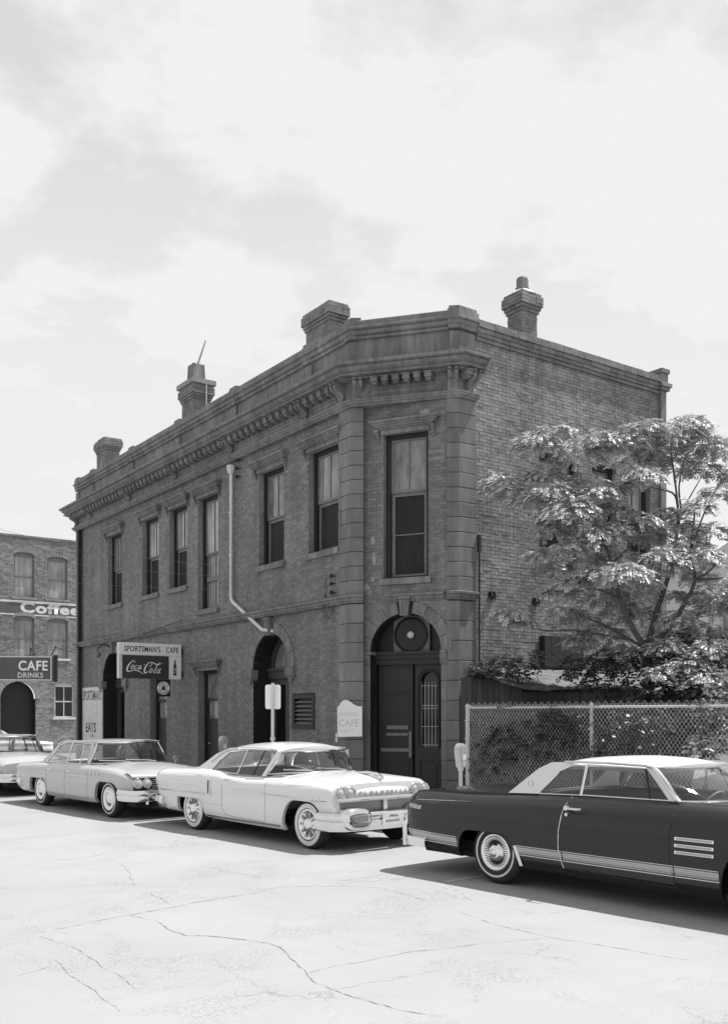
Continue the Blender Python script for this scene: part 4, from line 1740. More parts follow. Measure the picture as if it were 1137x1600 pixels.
        if style == 'finned':
            mb = MB()
            for k in range(36):
                a = 2 * pi * k / 36
                c, s = cos(a), sin(a)
                mb.extr([(c * .105 - s * .003, inw * .012, s * .105 + c * .003), (c * .165 - s * .004, inw * .002, s * .165 + c * .004), (c * .165 + s * .004, inw * .002, s * .165 - c * .004), (c * .105 + s * .003, inw * .012, s * .105 - c * .003)], (0, inw * .02, 0))
            tag(mb.build('hubcap_fins', M['black'], w), kind='stuff')
        elif style == 'dish':
            for k in range(10):
                mb = MB()
                a = 2 * pi * k / 10
                c, s = cos(a), sin(a)
                mb.extr([(c * .10 - s * .01, inw * -.004, s * .10 + c * .01), (c * .185 - s * .016, inw * -.004, s * .185 + c * .016), (c * .185 + s * .016, inw * -.004, s * .185 - c * .016), (c * .10 + s * .01, inw * -.004, s * .10 - c * .01)], (0, inw * .02, 0))
                mb.build('hubcap_spoke', M['alu'], w)
        return w

    def wheels(self, style):
        for x in (0, self.S['wb']):
            for sg in (-1, 1):
                self.wheel(x, sg, style)

    # ---- greenhouse
    def gy(self, z, x=None):
        """half width of the glass surface at height z"""
        S = self.S
        (z0, y0), (z1, y1) = S['glass']
        return y0 + (y1 - y0) * (z - z0) / (z1 - z0)

    def panel(self, pts, m, name, th=.0, out=0.0, both=True, parent=None, bulge=0):
        """flat panel in the plane of the side glass; pts (x, z)"""
        o = None
        for sg in ((-1, 1) if both else (-1,)):
            mb = MB()
            P = [(x, sg * (self.gy(z) + out), z) for x, z in pts]
            if th:
                mb.extr(P, (0, -sg * th, 0))
            else:
                mb.add(P, (tuple(range(len(P))),))
            o = mb.build(name, m, parent or self.root)
        return o

    def frame(self, pts, m, name, r=.012, out=.0, both=True, closed=True):
        for sg in ((-1, 1) if both else (-1,)):
            mb = MB()
            P = [(x, sg * (self.gy(z) + out), z) for x, z in pts]
            if closed:
                P = P + P[:1]
            mb.tube(P, r, 6)
            mb.build(name, m, self.root)

    def roof(self, xr, xf, m, wr, ze, zc, th=.05, nx=22, ny=12, ends=None):
        """wr, ze, zc: functions of x: half width, edge height, centre height; ends(x side offset) bows front and rear edges"""
        rows, low = [], []
        for i in range(nx + 1):
            u = i / nx
            u = .5 - .5 * cos(pi * u)
            row, lo = [], []
            for j in range(-ny, ny + 1):
                t = j / ny
                tt = sin(t * pi / 2)
                bow0, bow1 = ends(tt) if ends else (0, 0)
                x = lerp(xr + bow0, xf + bow1, u)
                xx = lerp(xr, xf, u)
                y = wr(xx) * tt
                e = abs(tt)
                z = ze(xx) + (zc(xx) - ze(xx)) * (1 - e ** 2.6)
                row.append((x, y, z))
                lo.append((x, y * .97, z - th))
            rows.append(row)
            low.append(lo)
        mb = MB()
        mb.cs = True
        mb.grid(rows)
        mb.cs = False
        mb.grid(low)
        mb.cs = True
        mb.grid([rows[0], low[0]])
        mb.grid([rows[-1], low[-1]])
        mb.grid([[r[0] for r in rows], [r[0] for r in low]])
        mb.grid([[r[-1] for r in rows], [r[-1] for r in low]])
        self.rf = mb.build('roof', m, self.root, smooth=True, angle=40)
        return rows

    def screen(self, bot, top, m, name, nx=16, nz=6, bulge=.0, frame=None, ends=True):
        """curved glass between two plan curves bot(t), top(t), t -1..1"""
        rows = []
        for k in range(nz + 1):
            v = k / nz
            row = []
            for j in range(nx + 1):
                t = -1 + 2 * j / nx
                a, b = Vector(bot(t)), Vector(top(t))
                row.append(tuple(a.lerp(b, v) + Vector((bulge * sin(pi * v), 0, 0))))
            rows.append(row)
        mb = MB()
        mb.cs = True
        mb.grid(rows)
        mb.build(name, m, self.root)
        if frame:
            mb = MB()
            mb.tube(rows[0], .014, 5)
            mb.tube(rows[-1], .016, 5)
            if ends:
                mb.tube([r[0] for r in rows], .018, 5)
                mb.tube([r[-1] for r in rows], .018, 5)
            mb.build(name + '_frame', frame, self.root)
        return rows

    def seats(self, xs, m, zb=.42, h=.42, w=.62):
        for x in xs:
            mb = MB()
            mb.cs = True
            mb.grid([[(x + p[0], y, p[1]) for p in ((.55, zb), (.56, zb + .16), (.5, zb + .20), (.08, zb + .17), (.0, zb + h - .02), (-.05, zb + h), (-.12, zb + h - .02), (-.16, zb))] for y in (-w, -w + .03, w - .03, w)])
            mb.add([(x + p[0], -w, p[1]) for p in ((.55, zb), (.56, zb + .16), (.5, zb + .20), (.08, zb + .17), (.0, zb + h - .02), (-.05, zb + h), (-.12, zb + h - .02), (-.16, zb))], (tuple(range(8)),))
            mb.add([(x + p[0], w, p[1]) for p in ((.55, zb), (.56, zb + .16), (.5, zb + .20), (.08, zb + .17), (.0, zb + h - .02), (-.05, zb + h), (-.12, zb + h - .02), (-.16, zb))], (tuple(range(8)),))
            mb.build('seat', m, self.root)

    def steering(self, x, z=.88, y=.38):
        mb = MB()
        mb.cs = True
        rows = []
        n, mm = 24, 6
        c = Vector((x, y, z))
        ax = Vector((-cos(.55), 0, sin(.55)))
        u = Vector((0, 1, 0))
        v = ax.cross(u)
        for i in range(n):
            a = 2 * pi * i / n
            d = u * cos(a) + v * sin(a)
            rows.append([tuple(c + d * (.20 + .012 * cos(2 * pi * k / mm)) + ax * (.012 * sin(2 * pi * k / mm))) for k in range(mm)])
        rows.append(rows[0])
        mb.grid(rows, True)
        mb.tube([tuple(c - ax * .02), tuple(c - ax * .5)], .025, 6)
        mb.tube([tuple(c + u * .2), tuple(c - u * .2)], .012, 5)
        mb.build('steering_wheel', M['seat_lt'], self.root)

    def bumper(self, pts, prof, m, name, cap=True):
        """pts: plan polyline (x, y, z) with prof [(out, dz)]; out is away from the car's middle"""
        P = [Vector(p) for p in pts]
        rows = []
        for i, p in enumerate(P):
            t = P[min(i + 1, len(P) - 1)] - P[max(0, i - 1)]
            t.z = 0
            t.normalize()
            n = Vector((t.y, -t.x, 0))
            mid = Vector((self.S['wb'] / 2, 0, 0))
            if n.dot(Vector((p.x, p.y, 0)) - mid) < 0:
                n = -n
            rows.append([tuple(p + n * o + Vector((0, 0, dz))) for o, dz in prof])
        mb = MB()
        mb.cs = True
        mb.grid(rows, True)
        if cap:
            mb.add(rows[0], (tuple(range(len(prof))),))
            mb.add(rows[-1], (tuple(range(len(prof))),))
        return mb.build(name, m, self.root, smooth=True, angle=50)

    def finish(self, loc_front=None):
        pass


def weld(mb, eps=1e-4):
    out = MB()
    idx = {}
    mp = []
    for p in mb.v:
        k = (round(p[0] / eps), round(p[1] / eps), round(p[2] / eps))
        if k not in idx:
            idx[k] = len(out.v)
            out.v.append(p)
        mp.append(idx[k])
    for f, m_, s in zip(mb.f, mb.m, mb.sm):
        g = []
        for i in f:
            j = mp[i]
            if j not in g:
                g.append(j)
        if len(g) >= 3:
            out.f.append(tuple(g))
            out.m.append(m_)
            out.sm.append(s)
    return out


def text_on_car(car, body, size, x, z, m, name, shear=.3, face='side', y=0, bold=0.0, width=1.0, spacing=1.0, out=.006):
    me = text_mesh(body, size, extrude=.004, shear=shear, bold=bold, width=width, spacing=spacing)
    for v in me.vertices:
        if face == 'side':
            xx, zz_ = x + v.co.x, z + v.co.y
            v.co = (xx, -(car.side(xx, zz_) + out + v.co.z), zz_)
        else:   # front: reads from +x looking back; text runs towards +y
            v.co = (x + v.co.z, y + v.co.x, z + v.co.y)
    me.materials.clear()
    me.materials.append(m)
    me.name = name
    o = bpy.data.objects.new(name, me)
    COL.objects.link(o)
    o.parent = car.root
    return o


def lamp(car, x, y, z, r, name='headlight'):
    mb = MB()
    mb.cs = True
    mb.lathe([(r + .018, -.05), (r + .02, .012), (r + .008, .02), (r, .008)], 20, 'x', (x, y, z))
    o = mb.build(name, M['chrome'], car.root)
    mb = MB()
    mb.cs = True
    mb.lathe([(r, .006), (r * .8, .02), (r * .4, .03), (.0001, .033)], 20, 'x', (x, y, z))
    mb.build('lens', M['lamp_glass'], o)


# ---------------------------------------------------------------- dark two door hardtop (right)
def arch_pts(x0, z0, x1, z1, xa, xb, zt, n=7):
    """wheel opening: rear foot (x0,z0), flat top zt between xa and xb, front foot (x1,z1)"""
    out = []
    for i in range(n + 1):
        t = i / n * pi / 2
        out.append((x0 + (xa - x0) * (1 - cos(t)), z0 + (zt - z0) * sin(t)))
    for i in range(n + 1):
        t = i / n * pi / 2
        out.append((xb + (x1 - xb) * sin(t), z1 + (zt - z1) * cos(t)))
    o2 = []
    for p in out:
        if not o2 or p[0] - o2[-1][0] > 1e-3:
            o2.append(p)
    return o2


def blend(a, b, t):
    return [(pa[0], lerp(pa[1], pb[1], t)) for pa, pb in zip(a, b)]


secW = [(0, -.09), (.08, -.045), (.16, -.032), (.32, -.004), (.46, .006), (.60, -.002), (.72, -.022), (.83, -.062), (.92, -.12), (1, -.21)]
secW0 = [(0, -.12), (.08, -.07), (.16, -.045), (.34, -.01), (.52, .0), (.68, -.012), (.80, -.02), (.87, -.09), (.94, -.12), (1, -.17)]
S = dict(x0=-1.46, x1=4.06, wb=3.2, cabin=(.60, 2.46), doors=[(.99, 2.30)], glass=((1.04, .80), (1.385, .69)),
         w=K((-1.46, .90), (-1.40, .955), (-1.2, .985), (-.5, .995), (1.5, .995), (3.0, .985), (3.9, .95), (4.06, .90)),
         zs=K((-1.46, .36), (-1.3, .33), (-.9, .28), (-.6, .26), (.3, .235), (2.3, .215), (2.9, .22), (3.8, .30), (4.06, .36)),
         zt=K((-1.46, .90), (-1.42, .955), (-1.30, .985), (-.6, 1.0), (.2, 1.035), (.8, 1.052), (2.2, 1.07), (2.8, 1.06), (3.8, .97), (4.06, .88)),
         zc=K((-1.46, .92), (-1.30, 1.0), (-.5, 1.04), (.2, 1.055), (.7, 1.06), (2.5, 1.09), (3.0, 1.085), (3.9, .98), (4.06, .90)),
         section=lambda x: blend(secW0, secW, min(1, max(0, (x + 1.46) / 1.1))),
         arches=[arch_pts(-.53, .285, .36, .262, -.34, .08, .60), arch_pts(2.76, .25, 3.66, .30, 2.95, 3.44, .66)],
         whitewall=(.262, .284), wheel_y=.915, tyre_r=.36)
CW = Vector((2.163, 11.648, 0))
c = Car('parked_car', CW, 'dark two door hardtop car with white roof and finned hubcaps, nearest to the camera', 'car', S)
c.body(M['car_dark'])
c.wheels('finned')
# bright lower trim of ribbed metal with beads
for a, b in ((-1.40, -.53), (.36, .985), (.995, 2.295), (2.305, 2.76), (3.66, 3.98)):
    zl = lambda x: .385 if x > 0 else lerp(.405, .385, (x + 1.46) / 1.2)
    zh = lambda x: .475 if x > 0 else lerp(.51, .475, (x + 1.46) / 1.2)
    par = None
    for sg, d, o in c.doors:
        if sg < 0 and a > .99 and b < 2.3:
            par = o
    t_ = c.strip(a, b, zl, zh, M['alu'], 'lower_trim', .006, par)
    for k in range(1, 5):
        c.strip(a + .01, b - .01, lambda x, k=k: zl(x) + (zh(x) - zl(x)) * (k / 5.0) - .003, lambda x, k=k: zl(x) + (zh(x) - zl(x)) * (k / 5.0) + .003, M['chrome'], 'rib', .009, t_ if par is None else None)
    c.strip(a, b, lambda x: zl(x) - .012, zl, M['chrome'], 'bead', .012)
    c.strip(a, b, zh, lambda x: zh(x) + .010, M['chrome'], 'bead', .012)
# bright shin guard ahead of the rear wheel, lips of the wheel openings
mb = MB()
mb.extr([(.325, -.985, .475), (.375, -.985, .475), (.445, -.955, .26), (.40, -.955, .26)], (0, -.010, 0))
mb.build('stone_guard', M['chrome'], c.root)
for ar in S['arches']:
    mb = MB()
    mb.tube([(x, -(c.side(x, z) - .002), z) for x, z in ar], .013, 6)
    mb.build('arch_lip', M['car_dark'], c.root, smooth=True)
c.strip(-1.44, -.35, lambda x: .868 + (x + 1.44) * .04, lambda x: .879 + (x + 1.44) * .034, M['chrome'], 'wing_bead', .010)
c.seam([(.99, 1.045), (.985, .9), (.955, .7), (.945, .5), (.965, .38), (.99, .30)], M['chrome'], .005, out=.001)
c.seam([(2.30, 1.06), (2.275, .95), (2.255, .75), (2.26, .5), (2.30, .26)], None, .007)
c.seam([(.99, .30), (2.3, .265)], None, .006)
# three bright louvres behind the front wheel
for k, z in enumerate((.60, .665, .73)):
    c.strip(2.32, 2.72, z, z + .036, M['chrome'], 'louvre', .012)
    c.strip(2.34, 2.70, z + .007, z + .029, M['alu'], 'louvre_inlay', .015)
# handle, lock, script on the rear wing
mb = MB()
mb.tube([(1.05, -1.0, .945), (1.07, -1.03, .945), (1.20, -1.035, .943), (1.24, -1.0, .942)], .013, 6)
mb.lathe([(.0, -.035), (.026, -.032), (.03, 0)], 10, 'y', (1.06, -.985, .945))
mb.build('handle', M['chrome'], [o for sg, d, o in c.doors if sg < 0][0])
mb = MB()
mb.lathe([(.0001, -.03), (.018, -.028), (.02, 0)], 10, 'y', (1.055, -.975, .875))
mb.build('lock', M['chrome'], [o for sg, d, o in c.doors if sg < 0][0])
text_on_car(c, 'Wildcat', .085, -1.36, .775, M['chrome'], 'script', .35, bold=.001, width=.85)
# rear bumper with upright horn ends
c.bumper([(-1.05, -.965, .36), (-1.3, -.95, .36), (-1.48, -.90, .36), (-1.54, -.8, .36), (-1.57, 0, .36), (-1.54, .8, .36), (-1.48, .9, .36), (-1.05, .965, .36)],
         [(-.03, -.06), (.02, -.05), (.035, .0), (.03, .05), (.0, .075), (-.03, .07)], M['chrome'], 'rear_bumper')
mb = MB()
mb.cs = True
for sg in (-1, 1):
    pass
mb.grid([[(-1.50, -.80, z), (-1.545, -.86, z), (-1.51, -.935, z), (-1.455, -.955, z), (-1.44, -.92, z)] if z < .55 else [(-1.485, -.80, z), (-1.50, -.86, z), (-1.485, -.905, z), (-1.455, -.915, z), (-1.44, -.9, z)] for z in (.30, .36, .45, .54, .62, .68)])
mb.build('bumper_horn', M['chrome'], c.root)
mb = MB()
mb.box(-1.475, -1.46, -.80, .80, .60, .84)
mb.build('tail_light', M['lamp_glass'], c.root)
c.bumper([(3.5, -.965, .42), (4.0, -.94, .42), (4.12, -.85, .42), (4.18, 0, .42), (4.12, .85, .42), (4.0, .94, .42), (3.5, .965, .42)],
         [(-.03, -.09), (.02, -.08), (.04, .0), (.02, .08), (-.03, .09)], M['chrome'], 'front_bumper')
for sg in (-1, 1):
    for yy in (.62, .80):
        lamp(c, 4.06, sg * yy, .68, .075)
mb = MB()
for k in range(9):
    mb.box(4.05, 4.075, -.5, .5, .53 + k * .033, .54 + k * .033)
tag(mb.build('grille', M['chrome'], c.root), kind='stuff')
# roof and glass
c.roof(.62, 1.92, M['vinyl'], K((.62, .655), (.86, .70), (1.8, .70), (1.92, .69)), K((.62, 1.355), (.82, 1.38), (1.35, 1.385), (1.8, 1.38), (1.92, 1.36)), K((.62, 1.40), (.9, 1.45), (1.35, 1.475), (1.7, 1.46), (1.92, 1.41)),
       ends=lambda t: (-.03 * (1 - t * t), .10 * (1 - t * t)))
zb0 = 1.045
c.panel([(.10, 1.035), (.52, 1.05), (.75, 1.30), (.85, 1.362), (1.0, 1.385), (.86, 1.405), (.62, 1.395), (.46, 1.32)], M['vinyl'], 'sail_panel', .05, .004)
c.panel([(.54, 1.055), (1.08, 1.068), (1.09, 1.378), (.88, 1.360), (.77, 1.30)], M['glass'], 'quarter_glass')
c.panel([(1.09, 1.068), (1.92, 1.078), (1.80, 1.372), (1.10, 1.378)], M['glass'], 'door_glass')
c.panel([(1.93, 1.078), (2.13, 1.08), (1.82, 1.365)], M['glass'], 'vent_glass')
c.frame([(.53, 1.05), (1.08, 1.066), (1.085, 1.385), (.88, 1.366), (.75, 1.30)], M['chrome'], 'glass_frame', .010)
c.frame([(1.092, 1.06), (1.098, 1.385)], M['chrome'], 'glass_edge', .012, closed=False)
c.frame([(1.925, 1.07), (1.81, 1.375)], M['black'], 'vent_bar', .011, closed=False)
c.frame([(1.09, 1.068), (2.14, 1.078), (1.83, 1.375), (1.10, 1.386)], M['chrome'], 'glass_frame', .011)
c.frame([(.82, 1.41), (1.35, 1.415), (1.80, 1.405), (1.90, 1.39), (2.22, 1.085)], M['chrome'], 'drip_rail', .014, .016, closed=False)
c.panel([(2.14, 1.075), (2.25, 1.08), (1.91, 1.395), (1.81, 1.395)], M['vinyl'], 'windscreen_pillar', .05, .0)
c.screen(lambda t: (2.64 - .38 * t * t - .04 * t ** 8, .79 * t, 1.075), lambda t: (2.00 - .09 * t * t, .685 * t, 1.385), M['glass'], 'windscreen', bulge=.03, frame=M['chrome'])
c.screen(lambda t: (.36 + .15 * t * t, .76 * t, 1.06), lambda t: (.60 + .05 * t * t, .62 * t, 1.37), M['glass'], 'rear_window', frame=M['chrome'])
c.seats((.62, 1.45), M['seat'], .40, .52, .66)
c.steering(1.92, .93)
mb = MB()
mb.box(2.2, 2.46, -.735, .735, .78, 1.05)
mb.build('dashboard', M['seat'], c.root)
mb = MB()
mb.box(.35, .49, -.735, .735, .5, 1.04)
mb.box(.5, 2.5, -.78, -.74, .35, 1.02)
mb.box(.5, 2.5, .74, .78, .35, 1.02)
mb.build('cabin_lining', M['seat'], c.root)
mb = MB()
mb.lathe([(.03, .0), (.03, .012), (.022, .014), (.022, .004), (.0001, .004)], 14, 'y', (.40, -(c.gy(1.16) + .02), 1.15))
mb.build('roof_badge', M['chrome'], c.root)

# ---------------------------------------------------------------- white hardtop (middle)
secO = [(0, -.08), (.06, -.035), (.14, -.015), (.30, .0), (.48, .0), (.62, -.012), (.70, -.004), (.80, .0), (.90, -.025), (1, -.12)]
secOr = [(0, -.11), (.06, -.06), (.14, -.04), (.30, -.02), (.44, .0), (.56, .03), (.70, .045), (.84, .03), (.94, -.02), (1, -.10)]
secOf = [(0, -.10), (.06, -.06), (.14, -.04), (.30, -.02), (.48, -.005), (.60, .0), (.74, .012), (.86, .005), (.95, -.03), (1, -.12)]


def sec_o(x):
    if x < 1.5:
        t = min(1, max(0, (x - .35) / .8))
        t = t * t * (3 - 2 * t)
        return blend(secOr, secO, t)
    t = min(1, max(0, (x - 2.3) / 1.2))
    return blend(secO, secOf, t)


S = dict(x0=-1.26, x1=3.70, wb=3.11, cabin=(.40, 2.36), doors=[(1.02, 2.14)], glass=((1.0, .82), (1.40, .65)),
         w=K((-1.26, .84), (-1.15, .91), (-.9, .95), (-.2, .965), (.4, .965), (1.2, .965), (2.6, .965), (3.3, .965), (3.6, .95), (3.70, .93)),
         zs=K((-1.26, .34), (-1.0, .29), (-.5, .27), (.4, .245), (2.2, .225), (2.7, .225), (3.4, .48), (3.70, .50)),
         zt=K((-1.26, .955), (-1.1, .97), (-.2, 1.005), (.35, 1.02), (.75, 1.0), (1.05, .955), (1.4, .945), (2.2, .965), (2.8, .975), (3.3, .97), (3.63, .955), (3.70, .925)),
         zc=K((-1.26, .93), (-.9, .99), (.0, 1.03), (.6, 1.04), (1.5, 1.0), (2.1, 1.04), (2.5, 1.065), (3.1, 1.055), (3.53, 1.01), (3.70, .95)),
         section=sec_o,
         arches=[arch_pts(-.47, .29, .38, .26, -.40, .30, .545), arch_pts(2.55, .225, 3.44, .48, 2.86, 3.20, .695)],
         whitewall=(.235, .30), wheel_y=.90, tyre_r=.35)
CO = Vector((-2.174, 16.82, 0))
c = Car('parked_car', CO, 'white two door hardtop with chrome ribbed rear wings, between dark and pale cars', 'car', S)
c.body(M['car_white'])
c.wheels('dish')
for ar in S['arches']:
    mb = MB()
    mb.tube([(x, -(c.side(x, z) - .002), z) for x, z in ar], .012, 6)
    mb.build('arch_lip', M['car_white'], c.root, smooth=True)
for z0 in (.855, .785, .715, .645):
    c.strip(-1.2, .60, lambda x, z0=z0: z0 - .012 + (x - .6) * .006, lambda x, z0=z0: z0 + .008 + (x - .6) * .006, M['chrome'], 'wing_rib', .012)
mb = MB()
mb.extr([(.60, -(c.side(.6, .75) + .012), .63), (.66, -(c.side(.66, .75) + .012), .63), (.68, -(c.side(.68, .8) + .012), .87), (.61, -(c.side(.61, .8) + .012), .87)], (0, .02, 0))
mb.build('wing_trim', M['chrome'], c.root)
mb = MB()
mb.extr([(.615, -(c.side(.6, .75) + .016), .645), (.64, -(c.side(.66, .75) + .016), .645), (.65, -(c.side(.68, .8) + .016), .86), (.62, -(c.side(.61, .8) + .016), .86)], (0, .006, 0))
mb.build('wing_trim_inlay', M['black'], c.root)
c.strip(.40, .95, .475, .485, M['chrome'], 'bead', .008)
c.strip(1.25, 3.5, lambda x: .735 - (x - 1.25) * .008, lambda x: .750 - (x - 1.25) * .008, M['chrome'], 'side_bead', .012)
c.strip(1.25, 2.14, lambda x: .75 + (x - 1.25) * .05, lambda x: .762 + (x - 1.25) * .05, M['chrome'], 'side_bead', .010)
c.strip(.42, 2.5, .262, .30, M['chrome'], 'sill_trim', .012)
c.seam([(1.02, .955), (.97, .8), (.955, .6), (.97, .42), (1.05, .345), (1.3, .32), (2.13, .31), (2.14, .5), (2.14, .955)], M['chrome'] if False else M['seat_lt'], .005)
mb = MB()
mb.tube([(1.08, -.97, .90), (1.11, -1.0, .90), (1.22, -1.0, .895), (1.25, -.97, .89)], .014, 6)
mb.build('handle', M['chrome'], [o for sg, d, o in c.doors if sg < 0][0])
mb = MB()
mb.box(.22, .40, -.985, -.965, .905, .935)
mb.build('fuel_flap', M['chrome'], c.root)
# roof and glass; wrapped windscreen with reversed pillar
c.roof(.44, 2.08, M['car_white'], K((.44, .58), (.72, .64), (1.8, .66), (2.08, .64)), K((.44, 1.27), (.75, 1.345), (1.1, 1.37), (1.5, 1.375), (1.9, 1.37), (2.08, 1.355)), K((.44, 1.35), (.75, 1.43), (1.1, 1.465), (1.5, 1.48), (1.85, 1.465), (2.08, 1.42)),
       ends=lambda t: (-.08 * (1 - t * t), .10 * (1 - t * t)))
c.panel([(-.06, 1.0), (.40, 1.0), (.57, 1.18), (.80, 1.315), (1.05, 1.352), (.95, 1.38), (.66, 1.35), (.40, 1.27), (.14, 1.11)], M['car_white'], 'rear_pillar', .05, .0)
c.panel([(.43, 1.0), (1.20, .985), (1.27, 1.35), (.82, 1.305), (.60, 1.175)], M['glass'], 'quarter_glass')
c.panel([(1.22, .985), (1.64, .985), (1.72, 1.355), (1.29, 1.352)], M['glass'], 'door_glass')
c.panel([(1.66, .985), (1.88, .985), (2.06, 1.35), (1.74, 1.355)], M['glass'], 'vent_glass')
c.frame([(.42, .998), (1.20, .983), (1.275, 1.355), (.81, 1.32), (.58, 1.185)], M['chrome'], 'glass_frame', .010)
c.frame([(1.21, .985), (1.28, 1.358)], M['chrome'], 'glass_edge', .013, closed=False)
c.frame([(1.65, .985), (1.73, 1.358)], M['black'], 'vent_bar', .010, closed=False)
c.frame([(.35, 1.15), (.55, 1.28), (.75, 1.36), (1.0, 1.384), (1.4, 1.392), (1.9, 1.385), (2.06, 1.372)], M['chrome'], 'drip_rail', .013, .02, closed=False)
c.panel([(1.88, .98), (1.97, .98), (2.13, 1.355), (2.06, 1.362)], M['car_white'], 'windscreen_pillar', .04, .01)
c.screen(lambda t: (2.56 - .22 * t * t - .38 * abs(t) ** 6, .80 * t, 1.045 - .04 * abs(t) ** 6), lambda t: (2.26 - .14 * t * t, .64 * t, 1.355), M['glass'], 'windscreen', nx=30, bulge=.03, frame=M['chrome'])
c.screen(lambda t: (.10 + .24 * t * t, .76 * t, 1.035), lambda t: (.46 + .10 * t * t, .57 * t, 1.33), M['glass'], 'rear_window', bulge=-.04, frame=M['chrome'])
c.seats((.50, 1.15), M['seat_lt'], .40, .46, .62)
c.steering(1.72, .93)
mb = MB()
mb.box(2.05, 2.36, -.76, .76, .75, 1.01)
mb.build('dashboard', M['seat_lt'], c.root)
mb = MB()
mb.box(.35, 2.4, -.82, -.78, .35, .98)
mb.box(.35, 2.4, .78, .82, .35, .98)
mb.build('cabin_lining', M['seat_lt'], c.root)
# wipers and bonnet ornament
for y in (-.35, .25):
    mb = MB()
    mb.tube([(2.64, y - .05, 1.07), (2.60, y - .12, 1.09), (2.56, y - .40, 1.10)], .008, 5)
    mb.tube([(2.57, y - .12, 1.10), (2.53, y - .55, 1.11)], .009, 5)
    mb.build('wiper', M['chrome'], c.root)
mb = MB()
mb.cs = True
mb.grid([[(3.180, 0, 1.062), (3.180, .02, 1.06)], [(3.430, .03, 1.05), (3.400, .05, 1.035)], [(3.660, .02, 1.02), (3.660, .05, .99)]])
mb.tube([(3.130, 0, 1.055), (3.380, 0, 1.075), (3.600, 0, 1.062), (3.700, 0, 1.0)], .022, 6)
mb.build('bonnet_ornament', M['chrome'], c.root, smooth=True)
# nose: lamp pods, letter band, moulding, grille, bumper with pods
for sg in (-1, 1):
    mb = MB()
    mb.cs = True
    mb.grid([[(x - .04, sg * (.71 + ry * cos(a) * k), .828 + rz * .8 * sin(a) * k) for a in [2 * pi * q / 24 for q in range(24)]] for x, k, ry, rz in ((3.580, 1.06, .19, .098), (3.730, 1.05, .19, .098), (3.765, 1.0, .19, .095), (3.740, .90, .19, .09), (3.710, .0, .19, .09))], True)
    mb.build('lamp_pod', M['chrome'], c.root)
    for yy in (.62, .80):
        lamp(c, 3.705, sg * yy, .828, .064)
mb = MB()
mb.cs = True
bandp = [(3.660, .745), (3.720, .75), (3.740, .80), (3.725, .86), (3.680, .90), (3.630, .915)]
mb.grid([[(x - .10 * (y / .9) ** 2, y, z) for x, z in bandp] for y in frange(-.52, .52, .13)])
mb.build('nose_panel', M['car_white'], c.root)
for i, ch in enumerate('OLDSMOBILE'):
    y = -.44 + i * .098
    text_on_car(c, ch, .075, 3.742 - .10 * (y / .9) ** 2, .785, M['alu'], 'nose_letter', 0.0, 'front', y - .02)
c.bumper([(3.300, -.965, .725), (3.580, -.93, .725), (3.740, -.78, .725), (3.780, -.4, .735), (3.800, 0, .735), (3.780, .4, .735), (3.740, .78, .725), (3.580, .93, .725), (3.300, .965, .725)],
         [(-.03, -.03), (.012, -.025), (.028, .0), (.012, .025), (-.03, .03)], M['chrome'], 'nose_moulding')
mb = MB()
mb.box(3.705, 3.715, -.80, .80, .50, .72)
mb.build('grille_backing', M['grille'], c.root)
for k in range(7):
    mb = MB()
    mb.box(3.715, 3.735, -.78, .78, .515 + k * .029, .523 + k * .029)
    mb.build('grille_bar', M['alu'], c.root)
mb = MB()
mb.box(3.735, 3.765, -.035, .035, .50, .71)
mb.build('grille_badge', M['chrome'], c.root)
c.bumper([(3.40, -.972, .44), (3.48, -.975, .44), (3.660, -.93, .44), (3.800, -.80, .44), (3.850, -.5, .44), (3.870, 0, .44), (3.850, .5, .44), (3.800, .8, .44), (3.660, .93, .44), (3.48, .975, .44), (3.40, .972, .44)],
         [(-.05, -.15), (.02, -.14), (.05, -.06), (.055, -.01), (.03, .01), (.045, .03), (.04, .09), (.0, .12), (-.05, .12)], M['chrome'], 'front_bumper')
for sg in (-1, 1):
    mb = MB()
    mb.cs = True
    n = 20
    ringp = lambda x, ry, rz, zc_: [(x, sg * .60 + ry * (abs(cos(2 * pi * q / n)) ** .6) * (1 if cos(2 * pi * q / n) > 0 else -1), zc_ + rz * (abs(sin(2 * pi * q / n)) ** .6) * (1 if sin(2 * pi * q / n) > 0 else -1)) for q in range(n)]
    mb.grid([ringp(3.680, .25, .165, .47), ringp(3.860, .24, .16, .47), ringp(3.905, .21, .135, .46), ringp(3.915, .17, .10, .45)], True)
    pod = mb.build('bumper_pod', M['chrome'], c.root)
    mb = MB()
    mb.add(ringp(3.916, .17, .10, .45), (tuple(range(n)),))
    mb.build('pod_face', M['chrome'], pod)
    mb = MB()
    mb.box(3.917, 3.930, sg * .60 - .13, sg * .60 + .13, .44, .52)
    mb.build('parking_light', M['grille'], pod)
    mb = MB()
    for k in range(8):
        mb.box(3.917, 3.932, sg * .60 - .14 + k * .036, sg * .60 - .12 + k * .036, .385, .41)
    tag(mb.build('air_slots', M['grille'], pod), kind='stuff')
mb = MB()
mb.box(3.915, 3.930, -.20, .20, .36, .53)
pl = mb.build('licence_plate', M['white_worn'], c.root)
mb = MB()
rnd = random.Random(5)
for row, (z, hh, n) in enumerate(((.47, .038, 6), (.40, .042, 11))):
    y = -.165 + (.10 if row == 0 else .02)
    for k in range(n):
        w_ = rnd.uniform(.012, .024)
        mb.box(3.930, 3.932, y, y + w_ * .4, z, z + hh * rnd.uniform(.6, 1))
        mb.box(3.930, 3.932, y + w_ * .4, y + w_, z + hh * .3, z + hh * .45)
        y += w_ + .007
tag(mb.build('plate_print', M['ink'], pl), kind='stuff')
